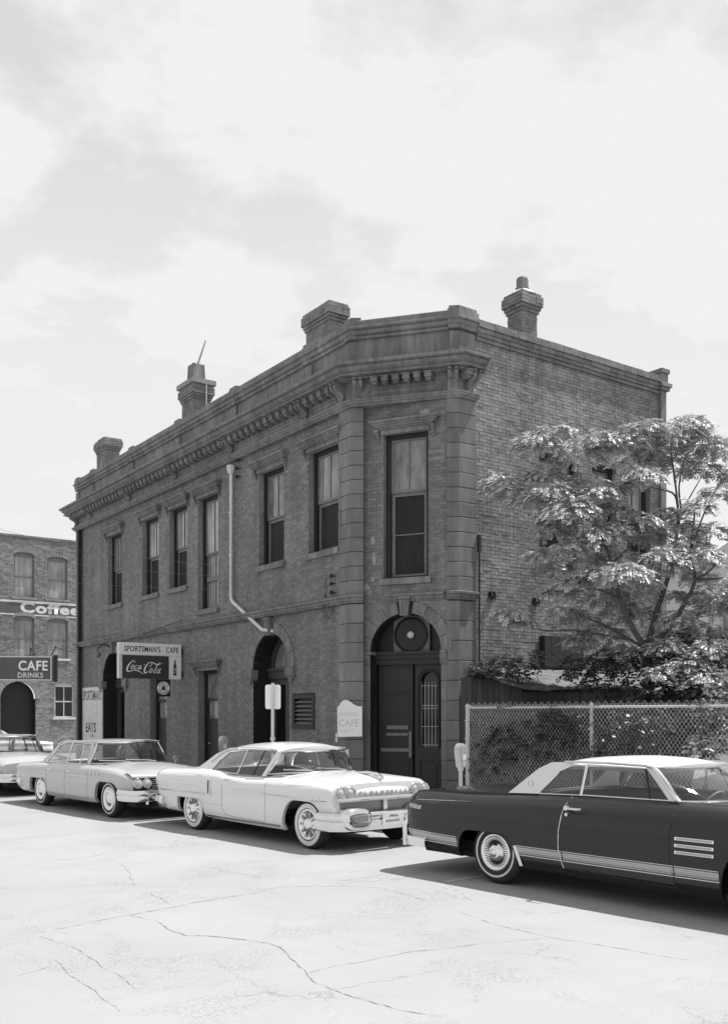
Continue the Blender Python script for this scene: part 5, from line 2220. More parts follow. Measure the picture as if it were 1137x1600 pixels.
c.bumper([(-.9, -.95, .42), (-1.15, -.93, .42), (-1.30, -.86, .42), (-1.38, -.6, .42), (-1.40, 0, .42), (-1.38, .6, .42), (-1.30, .86, .42), (-.9, .95, .42)],
         [(-.04, -.10), (.02, -.09), (.045, .0), (.02, .09), (-.04, .10)], M['chrome'], 'rear_bumper')

# ---------------------------------------------------------------- pale four door (left)
secB = [(0, -.07), (.08, -.03), (.18, -.01), (.38, .0), (.52, .008), (.64, -.012), (.72, -.015), (.84, .0), (.93, -.03), (1, -.10)]
secBf = [(0, -.12), (.08, -.08), (.18, -.05), (.38, -.02), (.52, .0), (.64, .015), (.72, .01), (.84, -.01), (.93, -.05), (1, -.14)]


def buick_spec():
    return dict(x0=-1.35, x1=4.0, wb=3.12, cabin=(.40, 2.52), doors=[(.42, 1.30), (1.31, 2.34)], glass=((.93, .84), (1.36, .70)),
                w=K((-1.35, .86), (-1.2, .94), (-.5, .96), (2.5, .96), (3.5, .95), (3.85, .93), (4.0, .90)),
                zs=K((-1.35, .36), (-.9, .28), (.4, .25), (2.3, .24), (2.7, .25), (3.5, .36), (4.0, .50)),
                zt=K((-1.35, .84), (-1.0, .87), (0, .905), (1.2, .925), (2.4, .935), (3.0, .92), (3.6, .875), (3.9, .82), (4.0, .77)),
                zc=K((-1.35, .80), (-1.0, .89), (0, .94), (.6, .95), (2.5, .985), (2.8, 1.0), (3.4, .96), (3.85, .88), (4.0, .80)),
                section=lambda x: blend(secB, secBf, min(1, max(0, (x - 2.6) / 1.3))),
                arches=[arch_pts(-.45, .29, .42, .26, -.32, .28, .60), arch_pts(2.62, .245, 3.60, .40, 2.88, 3.32, .67)],
                whitewall=(.262, .285), wheel_y=.90, tyre_r=.35)


def sedan(pos, label, paint, detail=True, yaw=None):
    S = buick_spec()
    c = Car('parked_car', pos, label, 'car', S, yaw)
    c.body(paint)
    c.wheels('plain')
    for ar in S['arches']:
        mb = MB()
        mb.tube([(x, -(c.side(x, z) - .002), z) for x, z in ar], .012, 6)
        mb.build('arch_lip', paint, c.root, smooth=True)
    c.roof(.62, 2.12, paint, K((.62, .62), (.9, .67), (1.9, .68), (2.12, .66)), K((.62, 1.30), (.95, 1.355), (1.6, 1.37), (2.12, 1.355)), K((.62, 1.325), (.98, 1.395), (1.45, 1.42), (1.9, 1.415), (2.12, 1.39)),
           ends=lambda t: (-.06 * (1 - t * t), .10 * (1 - t * t)))
    c.panel([(-.06, .92), (.16, .93), (.58, 1.28), (.78, 1.345), (.70, 1.365), (.52, 1.31)], paint, 'rear_pillar', .05)
    c.panel([(.20, .94), (1.12, .94), (1.15, 1.345), (.80, 1.335), (.61, 1.275)], M['glass'], 'door_glass')
    c.panel([(1.17, .94), (1.74, .95), (1.70, 1.345), (1.19, 1.345)], M['glass'], 'door_glass')
    c.panel([(1.76, .95), (2.06, .95), (1.99, 1.33), (1.72, 1.345)], M['glass'], 'vent_glass')
    c.frame([(.18, .935), (1.12, .937), (1.15, 1.355), (.80, 1.345), (.60, 1.285)], M['chrome'], 'glass_frame', .012)
    c.frame([(1.16, .937), (2.08, .945), (2.01, 1.345), (1.18, 1.355)], M['chrome'], 'glass_frame', .012)
    c.frame([(1.75, .945), (1.71, 1.35)], M['chrome'], 'vent_bar', .010, closed=False)
    c.frame([(.50, 1.30), (.75, 1.365), (1.1, 1.383), (1.6, 1.388), (2.06, 1.375)], M['chrome'], 'drip_rail', .012, .015, closed=False)
    c.panel([(2.08, .93), (2.20, .94), (2.12, 1.30), (2.14, 1.375), (2.0, 1.378), (2.02, 1.31)], paint, 'windscreen_pillar', .05)
    c.screen(lambda t: (2.78 - .30 * t * t - .30 * abs(t) ** 6, .84 * t, .985 - .03 * abs(t) ** 4), lambda t: (2.26 - .12 * t * t, .66 * t, 1.36), M['glass'], 'windscreen', nx=24, bulge=.03, frame=M['chrome'])
    c.screen(lambda t: (-.12 + .14 * t * t, .78 * t, .945), lambda t: (.60 + .06 * t * t, .58 * t, 1.30), M['glass'], 'rear_window', bulge=-.04, frame=M['chrome'])
    c.seats((.60, 1.25), M['seat_lt'], .38, .46, .64)
    mb = MB()
    mb.box(2.15, 2.5, -.78, .78, .7, .96)
    mb.build('dashboard', M['seat_lt'], c.root)
    mb = MB()
    mb.box(.3, 2.4, -.80, -.77, .35, .92)
    mb.box(.3, 2.4, .77, .80, .35, .92)
    mb.build('cabin_lining', M['seat_lt'], c.root)
    c.bumper([(-.9, -.95, .44), (-1.2, -.92, .44), (-1.40, -.84, .44), (-1.46, 0, .44), (-1.40, .84, .44), (-1.2, .92, .44), (-.9, .95, .44)],
             [(-.04, -.09), (.02, -.08), (.045, .0), (.02, .08), (-.04, .09)], M['chrome'], 'rear_bumper')
    c.bumper([(3.62, -.95, .45), (3.85, -.95, .45), (4.06, -.88, .45), (4.14, -.7, .45), (4.18, 0, .45), (4.14, .7, .45), (4.06, .88, .45), (3.85, .95, .45), (3.62, .95, .45)],
             [(-.05, -.11), (.02, -.10), (.045, -.03), (.03, .0), (.05, .03), (.03, .10), (-.05, .11)], M['chrome'], 'front_bumper')
    c.seam([(.42, .92), (.41, .6), (.44, .32), (1.30, .315), (1.305, .92)], M['seat_lt'], .005)
    c.seam([(1.305, .32), (2.33, .31), (2.345, .6), (2.34, .92)], M['seat_lt'], .005)
    if not detail:
        return c
    nd = [o for sg, d, o in c.doors if sg < 0]
    for x, o in ((.52, nd[0]), (1.42, nd[-1])):
        mb = MB()
        mb.tube([(x, -.955, .80), (x + .03, -.985, .80), (x + .15, -.985, .80), (x + .18, -.955, .80)], .014, 6)
        mb.build('handle', M['chrome'], o)
    c.strip(.1, 3.5, lambda x: .72 + (x - 2.4) * .004, lambda x: .73 + (x - 2.4) * .004, M['chrome'], 'side_bead', .010)
    for x in (2.48, 2.63, 2.78):
        mb = MB()
        mb.lathe([(.038, .01), (.04, -.012), (.03, -.014), (.026, -.004)], 12, 'y', (x, -(c.side(x, .815)), .815))
        mb.lathe([(.026, -.006), (.0001, -.006)], 12, 'y', (x, -(c.side(x, .815)), .815))
        mb.build('porthole', M['chrome'], c.root)
    # nose
    mb = MB()
    mb.box(4.005, 4.015, -.86, .86, .52, .76)
    mb.build('grille_backing', M['black'], c.root)
    for k in range(6):
        mb = MB()
        mb.box(4.015, 4.045, -.50, .50, .54 + k * .038, .554 + k * .038)
        mb.build('grille_bar', M['chrome'], c.root)
    mb = MB()
    mb.cs = True
    hoodp = [(3.80, .865), (3.98, .84), (4.08, .80), (4.07, .775), (4.0, .77)]
    mb.grid([[(x - .10 * (y / .9) ** 2, y, z) for x, z in hoodp] for y in frange(-.88, .88, .16)])
    mb.build('bonnet_lip', paint, c.root)
    mb = MB()
    mb.tube([(4.08 - .10 * (y / .9) ** 2, y, .785) for y in frange(-.88, .88, .16)], .014, 6)
    mb.build('bonnet_moulding', M['chrome'], c.root)
    for sg in (-1, 1):
        for yy in (.60, .78):
            lamp(c, 4.03, sg * yy, .675, .076)
        mb = MB()
        mb.box(4.10, 4.19, sg * .62 - .04, sg * .62 + .04, .30, .58)
        mb.build('overrider', M['chrome'], c.root)
    mb = MB()
    mb.box(4.225, 4.235, -.16, .16, .43, .51)
    mb.build('licence_plate', M['white_worn'], c.root)
    for y in (-.3, .25):
        mb = MB()
        mb.tube([(2.84, y, 1.01), (2.78, y - .15, 1.03), (2.72, y - .6, 1.05)], .009, 5)
        mb.build('wiper', M['chrome'], c.root)
    mb = MB()
    mb.lathe([(.02, -.06), (.07, -.03), (.075, .0), (.0001, .0)], 12, 'x', (2.35, .98, 1.02))
    mb.tube([(2.4, .93, .93), (2.35, .98, 1.0)], .012, 5)
    mb.build('wing_mirror', M['chrome'], c.root)
    return c


sedan(Vector((-6.123, 21.06, 0)), 'pale four door car with three portholes on its wing, below the cafe sign', M['car_grey'])
q = Vector((-6.123, 21.06, 0)) - CD * 6.4 + CL * .1
sedan(q, 'pale grey car behind the four door car, cut off by the left edge', M['car_pale'], False)
q = Vector((-13.6, 37.5, 0))
sedan(q, 'far pale car crossing below the barred window of the coffee building', M['car_white'], False, yaw=atan2(R.y, R.x) + pi)

# ================================================================ the far brick building across the side street
FO = Vector((-14.2456, 48.0, 0))
frF = Fr(FO, R, -L)
fb = empty('coffee_building', (FO.x, FO.y, 0), 0, 'far three storey brick building with arched windows and a painted band of white letters', 'building')
FW = [(-1.36, -.38, 7.50, 9.42, 'lt'), (-2.95, -1.98, 7.50, 9.50, 'lt'), (-4.55, -3.58, 7.5, 9.5, 'lt'), (.25, 1.2, 7.5, 9.4, 'lt'),
      (-1.36, -.36, 4.62, 6.42, 'lt'), (-2.95, -1.98, 4.62, 6.46, 'lt'), (-4.55, -3.58, 4.62, 6.46, 'lt'), (.25, 1.2, 4.62, 6.42, 'lt'),
      (-1.02, -.05, 1.75, 3.30, 'dk')]
FARC = (-2.75, .82, 2.65)
HB = COURSE
COURSE = .085
BLEN = .24
mw3, mb3 = MB(), MB()
seg_top = lambda s0, s1, z0, z1: (lambda z: (s0, s1) if z0 < z < z1 else (((s0 + s1) / 2 - sqrt(max(0, ((s1 - s0) / 2) ** 2 * (1 - ((z - z1) / .16) ** 2))), (s0 + s1) / 2 + sqrt(max(0, ((s1 - s0) / 2) ** 2 * (1 - ((z - z1) / .16) ** 2)))) if z1 <= z < z1 + .16 else None))
brick_wall(frF, 0, -8.0, 3.2, .1, 10.35, [seg_top(*w[:4]) for w in FW] + [arch(FARC[0], FARC[1], FARC[2], FARC[1]), rect(-8.0, 3.2, 6.62, 7.30)], mw3, mb3, 77, proud=.012)
COURSE = HB
BLEN = .208
fw_ = mw3.build('wall', M['far_mortar'], fb)
tag(mb3.build('brickwork', M['far_brick'], fw_), kind='stuff')
mb = MB()
P = [FO + R * -8 + L * .02, FO + R * 3.2 + L * .02, FO + R * 3.2 + L * 7, FO + R * -8 + L * 7]
mb.prism([P[0].xy, P[1].xy, (P[1] + L * .3).xy, (P[0] + L * .3).xy], .1, .3)
for a, b in ((0, 3), (1, 2)):
    mb.quad(tuple(P[a] + Vector((0, 0, .1))), tuple(P[b] + Vector((0, 0, .1))), tuple(P[b] + Vector((0, 0, 10.3))), tuple(P[a] + Vector((0, 0, 10.3))))
mb.quad(*[tuple(p + Vector((0, 0, 10.2))) for p in P])
mb.build('side_wall', M['far_mortar'], fb)
mb = MB()
frF.box(mb, -8.05, 3.25, -.3, .05, 10.35, 10.45)
mb.build('coping', M['stone_trim'], fb)
mb = MB()
frF.box(mb, -8.0, 3.2, -.02, .012, 6.62, 7.30)
band = mb.build('painted_band', M['far_band'], fb)
for z0, z1 in ((6.63, 6.69), (7.23, 7.29)):
    mb = MB()
    frF.box(mb, -8.0, 3.2, .012, .018, z0, z1)
    mb.build('band_line', M['white_worn'], band)
put_text('band_lettering', 'Coffee', .68, frF, -2.66, .014, 6.79, M['white_worn'], band, bold=.028, width=1.42, spacing=1.10)
for s0, s1, z0, z1, k in FW:
    mb = MB()
    frF.box(mb, s0, s0 + .07, -.16, -.08, z0, z1)
    frF.box(mb, s1 - .07, s1, -.16, -.08, z0, z1)
    frF.box(mb, s0, s1, -.16, -.08, z1 - .06, z1 + .14)
    frF.box(mb, s0 + .07, s1 - .07, -.15, -.07, (z0 + z1) / 2 - .03, (z0 + z1) / 2 + .03)
    frF.box(mb, s0 + .07, s1 - .07, -.15, -.08, z0, z0 + .06)
    if k == 'dk':
        frF.box(mb, (s0 + s1) / 2 - .02, (s0 + s1) / 2 + .02, -.15, -.08, z0 + .06, z1 - .06)
    w = mb.build('window', M['sash'] if k == 'lt' else M['steel'], fb)
    mb = MB()
    frF.box(mb, s0 - .08, s0, -.2, -.008, z0, z1 + .1)
    frF.box(mb, s1, s1 + .08, -.2, -.008, z0, z1 + .1)
    frF.box(mb, s0 - .08, s1 + .08, -.2, -.008, z1 + .15, z1 + .22)
    frF.box(mb, s0, s1, -.2, -.01, z0 - .08, z0)
    mb.build('reveal', M['far_mortar'], w)
    for a, b in ((z0 + .06, (z0 + z1) / 2 - .03), ((z0 + z1) / 2 + .03, z1)):
        mb = MB()
        mb.quad(frF.p(s0 + .07, -.14, a), frF.p(s1 - .07, -.14, a), frF.p(s1 - .07, -.14, b), frF.p(s0 + .07, -.14, b))
        mb.build('pane', M['pane_light'] if k == 'lt' else M['pane_dark'], w)
    mb = MB()
    frF.box(mb, s0 - .1, s1 + .1, -.1, .06, z0 - .10, z0 - .001)
    mb.build('sill', M['white_worn'] if (z0 < 5 and -1.5 < s0 < -1) else M['far_mortar'], w)
    for i in range(9):
        a = pi * (.14 + .72 * i / 8)
        mb = MB()
        sc_ = (s0 + s1) / 2
        q0 = [(sc_ + (s1 - s0) / 2 * 1.02 * cos(a + da), z1 - .02 + .17 * sin(a + da)) for da in (-.12, .12)]
        q1 = [(sc_ + (s1 - s0) / 2 * 1.22 * cos(a + da), z1 + .0 + .34 * sin(a + da)) for da in (.12, -.12)]
        frF.prism(mb, q0 + q1, -.02, .02)
        mb.build('arch_brick', M['far_brick'], w)
mb = MB()
mb.add([frF.p(s, -.35, z) for s, z in [(FARC[0] - .85, .1), (FARC[0] + .85, .1)] + [(FARC[0] + .85 * cos(pi * k / 12), FARC[2] + .85 * sin(pi * k / 12)) for k in range(13)]], (tuple(range(15)),))
for sg in (-1, 1):
    frF.box(mb, FARC[0] + sg * .82 - .02, FARC[0] + sg * .82 + .02, -.36, -.01, .1, 2.65)
mb.build('doorway', M['wood_dark'], fb)
ring(frF, FARC[0], FARC[2], FARC[1], FARC[1] + .26, 15, -.06, .02, fb, M['far_brick'], False)

# projecting cafe sign in front of it
sg0 = Vector((-13.40, 42.0, 0))
frS = Fr(sg0, Vector((1, .12, 0)), Vector((.12, -1, 0)))
sign = empty('cafe_sign', (sg0.x, sg0.y, 3.36), 0, 'dark hanging sign with pale letters above the arched doorway of the far building', 'sign')
mb = MB()
frS.box(mb, -2.3, 0, -.14, 0, 3.36, 4.40)
bd = mb.build('board', M['far_band'], sign)
mb = MB()
for a, b, z0, z1 in ((-2.3, -.12, 3.36, 3.41), (-2.3, -.12, 4.35, 4.40), (-.12, -.07, 3.36, 4.40)):
    frS.box(mb, a, b, .0, .02, z0, z1)
mb.build('board_trim', M['steel'], sign)
mb = MB()
frS.box(mb, .0, .16, -.16, .02, 3.30, 4.46)
mb.build('end_case', M['black'], sign)
put_text('lettering', 'CAFE', .58, frS, -1.47, .003, 3.80, M['sign_face'], sign, bold=.012, width=.88, spacing=1.05)
put_text('lettering', 'DRINKS', .31, frS, -1.50, .003, 3.48, M['white_worn'], sign, bold=.006, width=.92, spacing=1.1)
mb = MB()
mb.tube([frS.p(-1.0, -.07, 4.40), frS.p(-.95, -.07, 4.75)], .025, 6)
mb.tube([frS.p(-.1, -.07, 4.44), frS.p(.1, -.07, 4.85)], .03, 6)
mb.tube([frS.p(-1.0, -.07, 4.75), (FO.x - 1.6, 47.0, 4.78)], .03, 6)
mb.tube([frS.p(.05, -.07, 4.80), (FO.x + .4, 48.2, 4.82)], .03, 6)
mb.build('bracket_arm', M['iron'], sign)

# ================================================================ hanging sign over the pavement
WP = Vector(frL.p(8.517, -.10, 0))
frH = Fr(WP, R, -L)              # s negative goes out from the wall
hs = empty('hanging_sign', (WP.x, WP.y, 2.9), 0, 'white and dark projecting cafe sign with soft drink bottle panel, on the street front', 'sign')
x0, x1 = -1.90, -.08
mb = MB()
frH.box(mb, x0, x1, -.16, .0, 2.90, 3.885)
mb.build('case', M['white_worn'], hs)
mb = MB()
frH.box(mb, x0 + .01, x1, .0, .012, 3.56, 3.885)
tp = mb.build('top_panel', M['sign_face'], hs)
mb = MB()
frH.box(mb, x0 + .09, x1 - .37, .0, .012, 2.90, 3.54)
dp = mb.build('dark_panel', M['sign_dark'], hs)
mb = MB()
frH.box(mb, x1 - .36, x1, .0, .012, 2.90, 3.54)
bp_ = mb.build('bottle_panel', M['sign_face'], hs)
put_text('lettering', "SPORTSMAN'S", .215, frH, x0 + .14, .014, 3.645, M['ink'], tp, bold=.004, width=.76, spacing=1.03)
put_text('lettering', 'CAFE', .215, frH, x0 + 1.36, .014, 3.645, M['ink'], tp, bold=.004, width=.74, spacing=1.03)
# flowing script: strokes of varying width
U, V0 = 1.0 / 720.0, 0


def ribbon(pts, widths, fr, d, z0, s0, sc, sub=6):
    """smooth stroke through pts (u right, v up)"""
    P = []
    n = len(pts)
    for i in range(n - 1):
        p0, p1, p2, p3 = pts[max(0, i - 1)], pts[i], pts[i + 1], pts[min(n - 1, i + 2)]
        for k in range(sub):
            t = k / sub
            q = []
            for a in (0, 1):
                q.append(.5 * (2 * p1[a] + (p2[a] - p0[a]) * t + (2 * p0[a] - 5 * p1[a] + 4 * p2[a] - p3[a]) * t * t + (3 * p1[a] - p0[a] - 3 * p2[a] + p3[a]) * t ** 3))
            P.append((q[0], q[1], lerp(widths[i], widths[i + 1], t)))
    P.append((pts[-1][0], pts[-1][1], widths[-1]))
    rows = []
    for i, (u, v, w) in enumerate(P):
        a, b = P[max(0, i - 1)], P[min(len(P) - 1, i + 1)]
        dx, dy = b[0] - a[0], b[1] - a[1]
        l = sqrt(dx * dx + dy * dy) or 1
        nx, ny = -dy / l * w / 2, dx / l * w / 2
        rows.append([fr.p(s0 + (u + nx) * sc, d, z0 + (v + ny) * sc), fr.p(s0 + (u - nx) * sc, d, z0 + (v - ny) * sc)])
    return rows


script = [
    ([(262, 440), (275, 418), (258, 402), (228, 418), (185, 465), (155, 525), (160, 562), (195, 565), (250, 548), (310, 550), (350, 566), (385, 575)], [6, 10, 10, 10, 22, 26, 20, 12, 10, 14, 12, 3]),
    ([(345, 556), (385, 588), (420, 594), (455, 592)], [3, 7, 6, 2]),
    ([(250, 468), (232, 478), (217, 510), (222, 528), (240, 520), (256, 488), (250, 468), (262, 476)], [8, 12, 14, 10, 9, 13, 8, 5]),
    ([(310, 482), (300, 472), (280, 488), (270, 520), (284, 530), (312, 508)], [9, 8, 12, 13, 9, 5]),
    ([(366, 480), (345, 482), (326, 515), (330, 530), (346, 522), (370, 484)], [8, 11, 13, 10, 8, 8]),
    ([(382, 472), (362, 512), (366, 532), (392, 514)], [12, 14, 10, 4]),
    ([(420, 464), (436, 460)], [12, 12]),
    ([(500, 478), (516, 482), (545, 455), (545, 428), (525, 420), (490, 436), (450, 490), (428, 545), (440, 578), (470, 574), (505, 545)], [7, 9, 10, 9, 9, 12, 22, 26, 20, 11, 4]),
    ([(520, 424), (560, 424), (600, 442), (640, 456), (680, 444), (714, 428)], [5, 14, 16, 14, 10, 3]),
    ([(550, 512), (530, 522), (512, 560), (520, 580), (540, 570), (556, 534), (550, 512)], [8, 12, 14, 11, 9, 13, 8]),
    ([(690, 432), (664, 428), (636, 462), (604, 525), (580, 568), (588, 584), (612, 566)], [6, 8, 12, 15, 14, 10, 4]),
    ([(668, 518), (645, 524), (628, 560), (634, 582), (652, 572), (676, 526)], [8, 11, 13, 10, 9, 8]),
    ([(692, 506), (668, 556), (670, 582), (696, 566)], [12, 14, 10, 4]),
]
mb = MB()
sc_ = 1.02 / 560.0
for i, (pts, wd) in enumerate(script):
    mb.grid(ribbon([(u - 150, 595 - v) for u, v in pts], wd, frH, .014 + .0006 * i, 3.04, x0 + .215, sc_))
tag(mb.build('script_lettering', M['sign_face'], dp), kind='stuff')
bot = [(0, 0), (.030, 0), (.034, .02), (.030, .09), (.033, .13), (.024, .17), (.030, .22), (.028, .26), (.013, .32), (.011, .38), (.014, .385), (.014, .405), (0, .405)]
mb = MB()
cx_ = x1 - .19
frH.prism(mb, [(cx_ + a * 1.5, 3.01 + b * 1.05) for a, b in bot] + [(cx_ - a * 1.5, 3.01 + b * 1.05) for a, b in bot[::-1][1:-1]], .012, .02)
bt = mb.build('bottle', M['ink'], bp_)
for k in range(3):
    mb = MB()
    frH.box(mb, cx_ - .02 + k * .017, cx_ - .012 + k * .017, .02, .022, 3.05 + .01 * k, 3.22)
    mb.build('glint', M['steel'], bt)
for z in (3.06, 3.70):
    mb = MB()
    mb.tube([frH.p(x1, -.08, z), frH.p(.02, -.08, z)], .025, 6)
    frH.box(mb, -.02, .02, -.14, -.02, z - .07, z + .07)
    mb.build('bracket_arm', M['black'], hs)
mb = MB()
mb.tube([frH.p(x0 + .12, -.08, 3.88), frH.p(.0, -.08, 4.6)], .008, 5)
mb.build('stay_wire', M['black'], hs)
# telephone sign hung under it
ps = empty('telephone_sign', frH.p(-.62, -.06, 2.40), 0, 'small black square sign with white bell disc hanging under the cafe sign', 'sign')
ps['_o'] = tuple(frH.p(-.62, -.06, 2.40))
ps.location = ps['_o']
mb = MB()
frH.box(mb, -.83, -.40, -.05, .0, 2.41, 2.89)
mb.build('plate', M['black'], ps)
m2 = disc(frH, -.61, .0, 2.645, [(.185, .0), (.185, .006), (.0001, .006)], 32)
dsc = m2.build('disc', M['sign_face'], ps)
m2 = disc(frH, -.61, .0, 2.645, [(.115, .0065), (.115, .009), (.108, .009), (.108, .0065)], 32)
m2.build('ring', M['ink'], dsc)
mb = MB()
bell = [(-.075, -.05), (.075, -.05), (.07, -.035), (.05, -.02), (.045, .03), (.025, .065), (.0, .075), (-.025, .065), (-.045, .03), (-.05, -.02), (-.07, -.035)]
frH.prism(mb, [(-.61 + a, 2.645 + b) for a, b in bell], .007, .012)
mb.lathe([(.0, -.012), (.012, 0), (.0, .012)], 8, 'z', frH.p(-.61, .012, 2.585))
mb.build('bell_mark', M['ink'], dsc)


def arc_text(txt, rad, a0, a1, fr, s, z, d, size, m, parent, flip=False):
    for i, ch in enumerate(txt):
        if ch == ' ':
            continue
        a = lerp(a0, a1, (i + .5) / len(txt))
        me = text_mesh(ch, size, bold=.002, align='CENTER')
        rot = (a + pi / 2) if flip else (a - pi / 2)
        o_ = org(parent)
        for v in me.vertices:
            u, w = v.co.x, v.co.y - size * .35
            us, ws = u * cos(rot) - w * sin(rot), u * sin(rot) + w * cos(rot)
            q = fr.p(s + rad * cos(a) + us, d + v.co.z, z + rad * sin(a) + ws)
            v.co = (q[0] - o_.x, q[1] - o_.y, q[2] - o_.z)
        me.materials.clear()
        me.materials.append(m)
        o = bpy.data.objects.new('lettering', me)
        COL.objects.link(o)
        o.parent = parent


arc_text('PUBLIC', .150, pi * .88, pi * .12, frH, -.61, 2.645, .0075, .062, M['ink'], dsc)
arc_text('TELEPHONE', .150, pi * 1.10, pi * 1.90, frH, -.61, 2.645, .0075, .055, M['ink'], dsc, True)
mb = MB()
for s_ in (-.74, -.5):
    mb.tube([frH.p(s_, -.025, 2.88), frH.p(s_, -.05, 2.91)], .012, 5)
mb.build('hanger', M['iron'], ps)

# ================================================================ board painted with the menu of the cafe, fixed to the wall
ms_ = empty('wall_sign', frL.p(15.7, BD, .3), 0, 'tall white painted board with black letters at the far end of the street front', 'sign')
ms_['_o'] = tuple(ms_.location)
b0, b1 = 14.86, 16.78
mb = MB()
frL.box(mb, b0, b1, BD, BD + .035, .30, 2.84)
bd = mb.build('board', M['white_worn'], ms_)
dS_ = BD + .037
put_text('lettering', "SPORTSMAN'S", .47, frL, b1 - .06, dS_, 2.40, M['ink'], bd, rev=True, bold=.006, width=.60)
put_text('faded_lettering', 'CAFE', 1.02, frL, b1 - .10, dS_, 1.55, M['ink_faint'], bd, rev=True, bold=.0, width=.66)
put_text('faded_lettering', 'CAFE', .98, frL, b1 - .13, dS_ + .001, 1.57, M['white_worn'], bd, rev=True, bold=-.02, width=.69)
put_text('lettering', 'EATS', .46, frL, b1 - .32, dS_, 1.30, M['ink'], bd, rev=True, bold=.012, width=1.0)
put_text('lettering', 'AND', .16, frL, b1 - .80, dS_, 1.12, M['ink'], bd, rev=True, width=1.0)
put_text('lettering', 'DRINKS', .42, frL, b1 - .12, dS_, .66, M['ink'], bd, rev=True, bold=.008, width=1.0)
# small lamp over the far doorway
wl = empty('wall_lamp', frL.p(14.3, BD, 3.9), 0, 'small gooseneck lamp with globe above the far arched doorway', 'lamp')
wl['_o'] = tuple(wl.location)
mb = MB()
mb.tube([frL.p(14.15, BD, 4.15), frL.p(14.2, BD + .25, 4.22), frL.p(14.3, BD + .38, 4.10), frL.p(14.3, BD + .38, 3.98)], .025, 6)
mb.build('arm', M['iron'], wl)
mb = MB()
mb.cs = True
mb.lathe([(.0001, -.14), (.07, -.12), (.10, -.05), (.08, .02), (.05, .05)], 12, 'z', frL.p(14.3, BD + .38, 3.92))
mb.build('globe', M['sash'], wl)

# white board leaning on the corner pilaster
nW = (nA + frC.n * .25 - R * .2).normalized()
wO = A + nW * .07
dirW = Vector((-nW.y, nW.x, 0))
if dirW.x < 0:
    dirW = -dirW
frW = Fr(wO, dirW, nW)
ws = empty('notice_board', (wO.x, wO.y, 1.44), 0, 'white shaped board with faded lettering fixed to the left pilaster of the corner entrance', 'sign')
top = [(-.275, 2.07), (-.235, 2.10), (-.20, 2.16), (-.16, 2.205), (-.10, 2.222), (-.04, 2.212), (.02, 2.175), (.09, 2.125), (.16, 2.09), (.265, 2.085)]
mb = MB()
frW.prism(mb, [(.262, 1.452), (.262, 2.085)] + top[::-1][1:] + [(-.268, 1.44)], .0, .018)
bd = mb.build('board', M['sign_face'], ws)
put_text('faded_lettering', "SPORTSMAN'S", .125, frW, -.255, .020, 1.88, M['white_worn'], bd, width=.56)
put_text('faded_lettering', 'CAFE', .21, frW, -.25, .020, 1.665, M['ink_faint'], bd, width=.92)
put_text('faded_lettering', 'EATS', .10, frW, -.20, .020, 1.54, M['white_worn'], bd, width=1.2, spacing=1.1)
mb = MB()
frW.box(mb, -.315, -.275, -.02, .015, 1.33, 1.52)
mb.build('batten', M['white_worn'], ws)

# ================================================================ kerb furniture
def meter(a, b, label):
    p = kp(a, b, .13)
    m_ = empty('parking_meter', p, 0, label, 'parking meter', 'parking meters along the kerb')
    mb = MB()
    mb.cs = True
    mb.lathe([(.055, .0), (.05, .02), (.032, .03), (.030, .92), (.045, .93), (.045, .97), (.03, .98)], 12, 'z', p)
    mb.build('post', M['steel'], m_)
    c0 = Vector(p) + Vector((0, 0, .97))
    f_ = Fr(c0, CD, -CL)
    out = [(.036, .0), (.045, .08), (.072, .20), (.078, .27), (.070, .32), (.042, .36), (.0, .372)]
    poly = out + [(-s, z) for s, z in out[::-1][1:]]
    mb = MB()
    f2 = Fr(c0, CL, CD)
    for k, dd in ((.82, .075), (1.0, .055)):
        f2.prism(mb, [(s * k, c0.z + z * (.5 + .5 * k) + (1 - k) * .1) for s, z in poly], -dd, dd)
    hd = mb.build('head', M['meter'], m_)
    mb = MB()
    f2.prism(mb, [(-.042, c0.z + .23), (.042, c0.z + .23), (.038, c0.z + .31), (-.038, c0.z + .31)], -.078, .078)
    mb.build('dial_window', M['pane_light'], hd)
    mb = MB()
    f2.box(mb, -.03, .03, -.079, .079, c0.z + .12, c0.z + .20)
    mb.build('coin_plate', M['white_worn'], hd)
    return m_


meter(-3.14, .42, 'parking meter beside the chain link fence post, above the dark car')
meter(-9.82, .40, 'parking meter of which only the head shows above the roof of the white car')
pp = kp(-8.07, .40, .13)
sp = empty('street_sign', pp, 0, 'steel post with blank white plate seen from behind, in front of the arched doorway', 'sign')
mb = MB()
mb.tube([pp, (pp[0], pp[1], 2.52)], .032, 8)
mb.lathe([(.045, 0), (.05, .05), (.033, .06)], 10, 'z', (pp[0], pp[1], 1.42))
mb.build('post', M['steel'], sp)
f2 = Fr(Vector(pp) + Vector((0, .05, 0)), Vector((1, .1, 0)), Vector((.1, -1, 0)))
mb = MB()
w_, z0_, z1_ = .148, 2.02, 2.49
pr = []
for cx_, cz_, a0 in ((w_ - .04, z1_ - .04, 0), (-w_ + .04, z1_ - .04, pi / 2), (-w_ + .04, z0_ + .04, pi), (w_ - .04, z0_ + .04, 1.5 * pi)):
    for k in range(4):
        a = a0 + k * pi / 6
        pr.append((cx_ + .04 * cos(a), cz_ + .04 * sin(a)))
f2.prism(mb, pr, -.004, .004)
mb.build('plate', M['white'], sp)

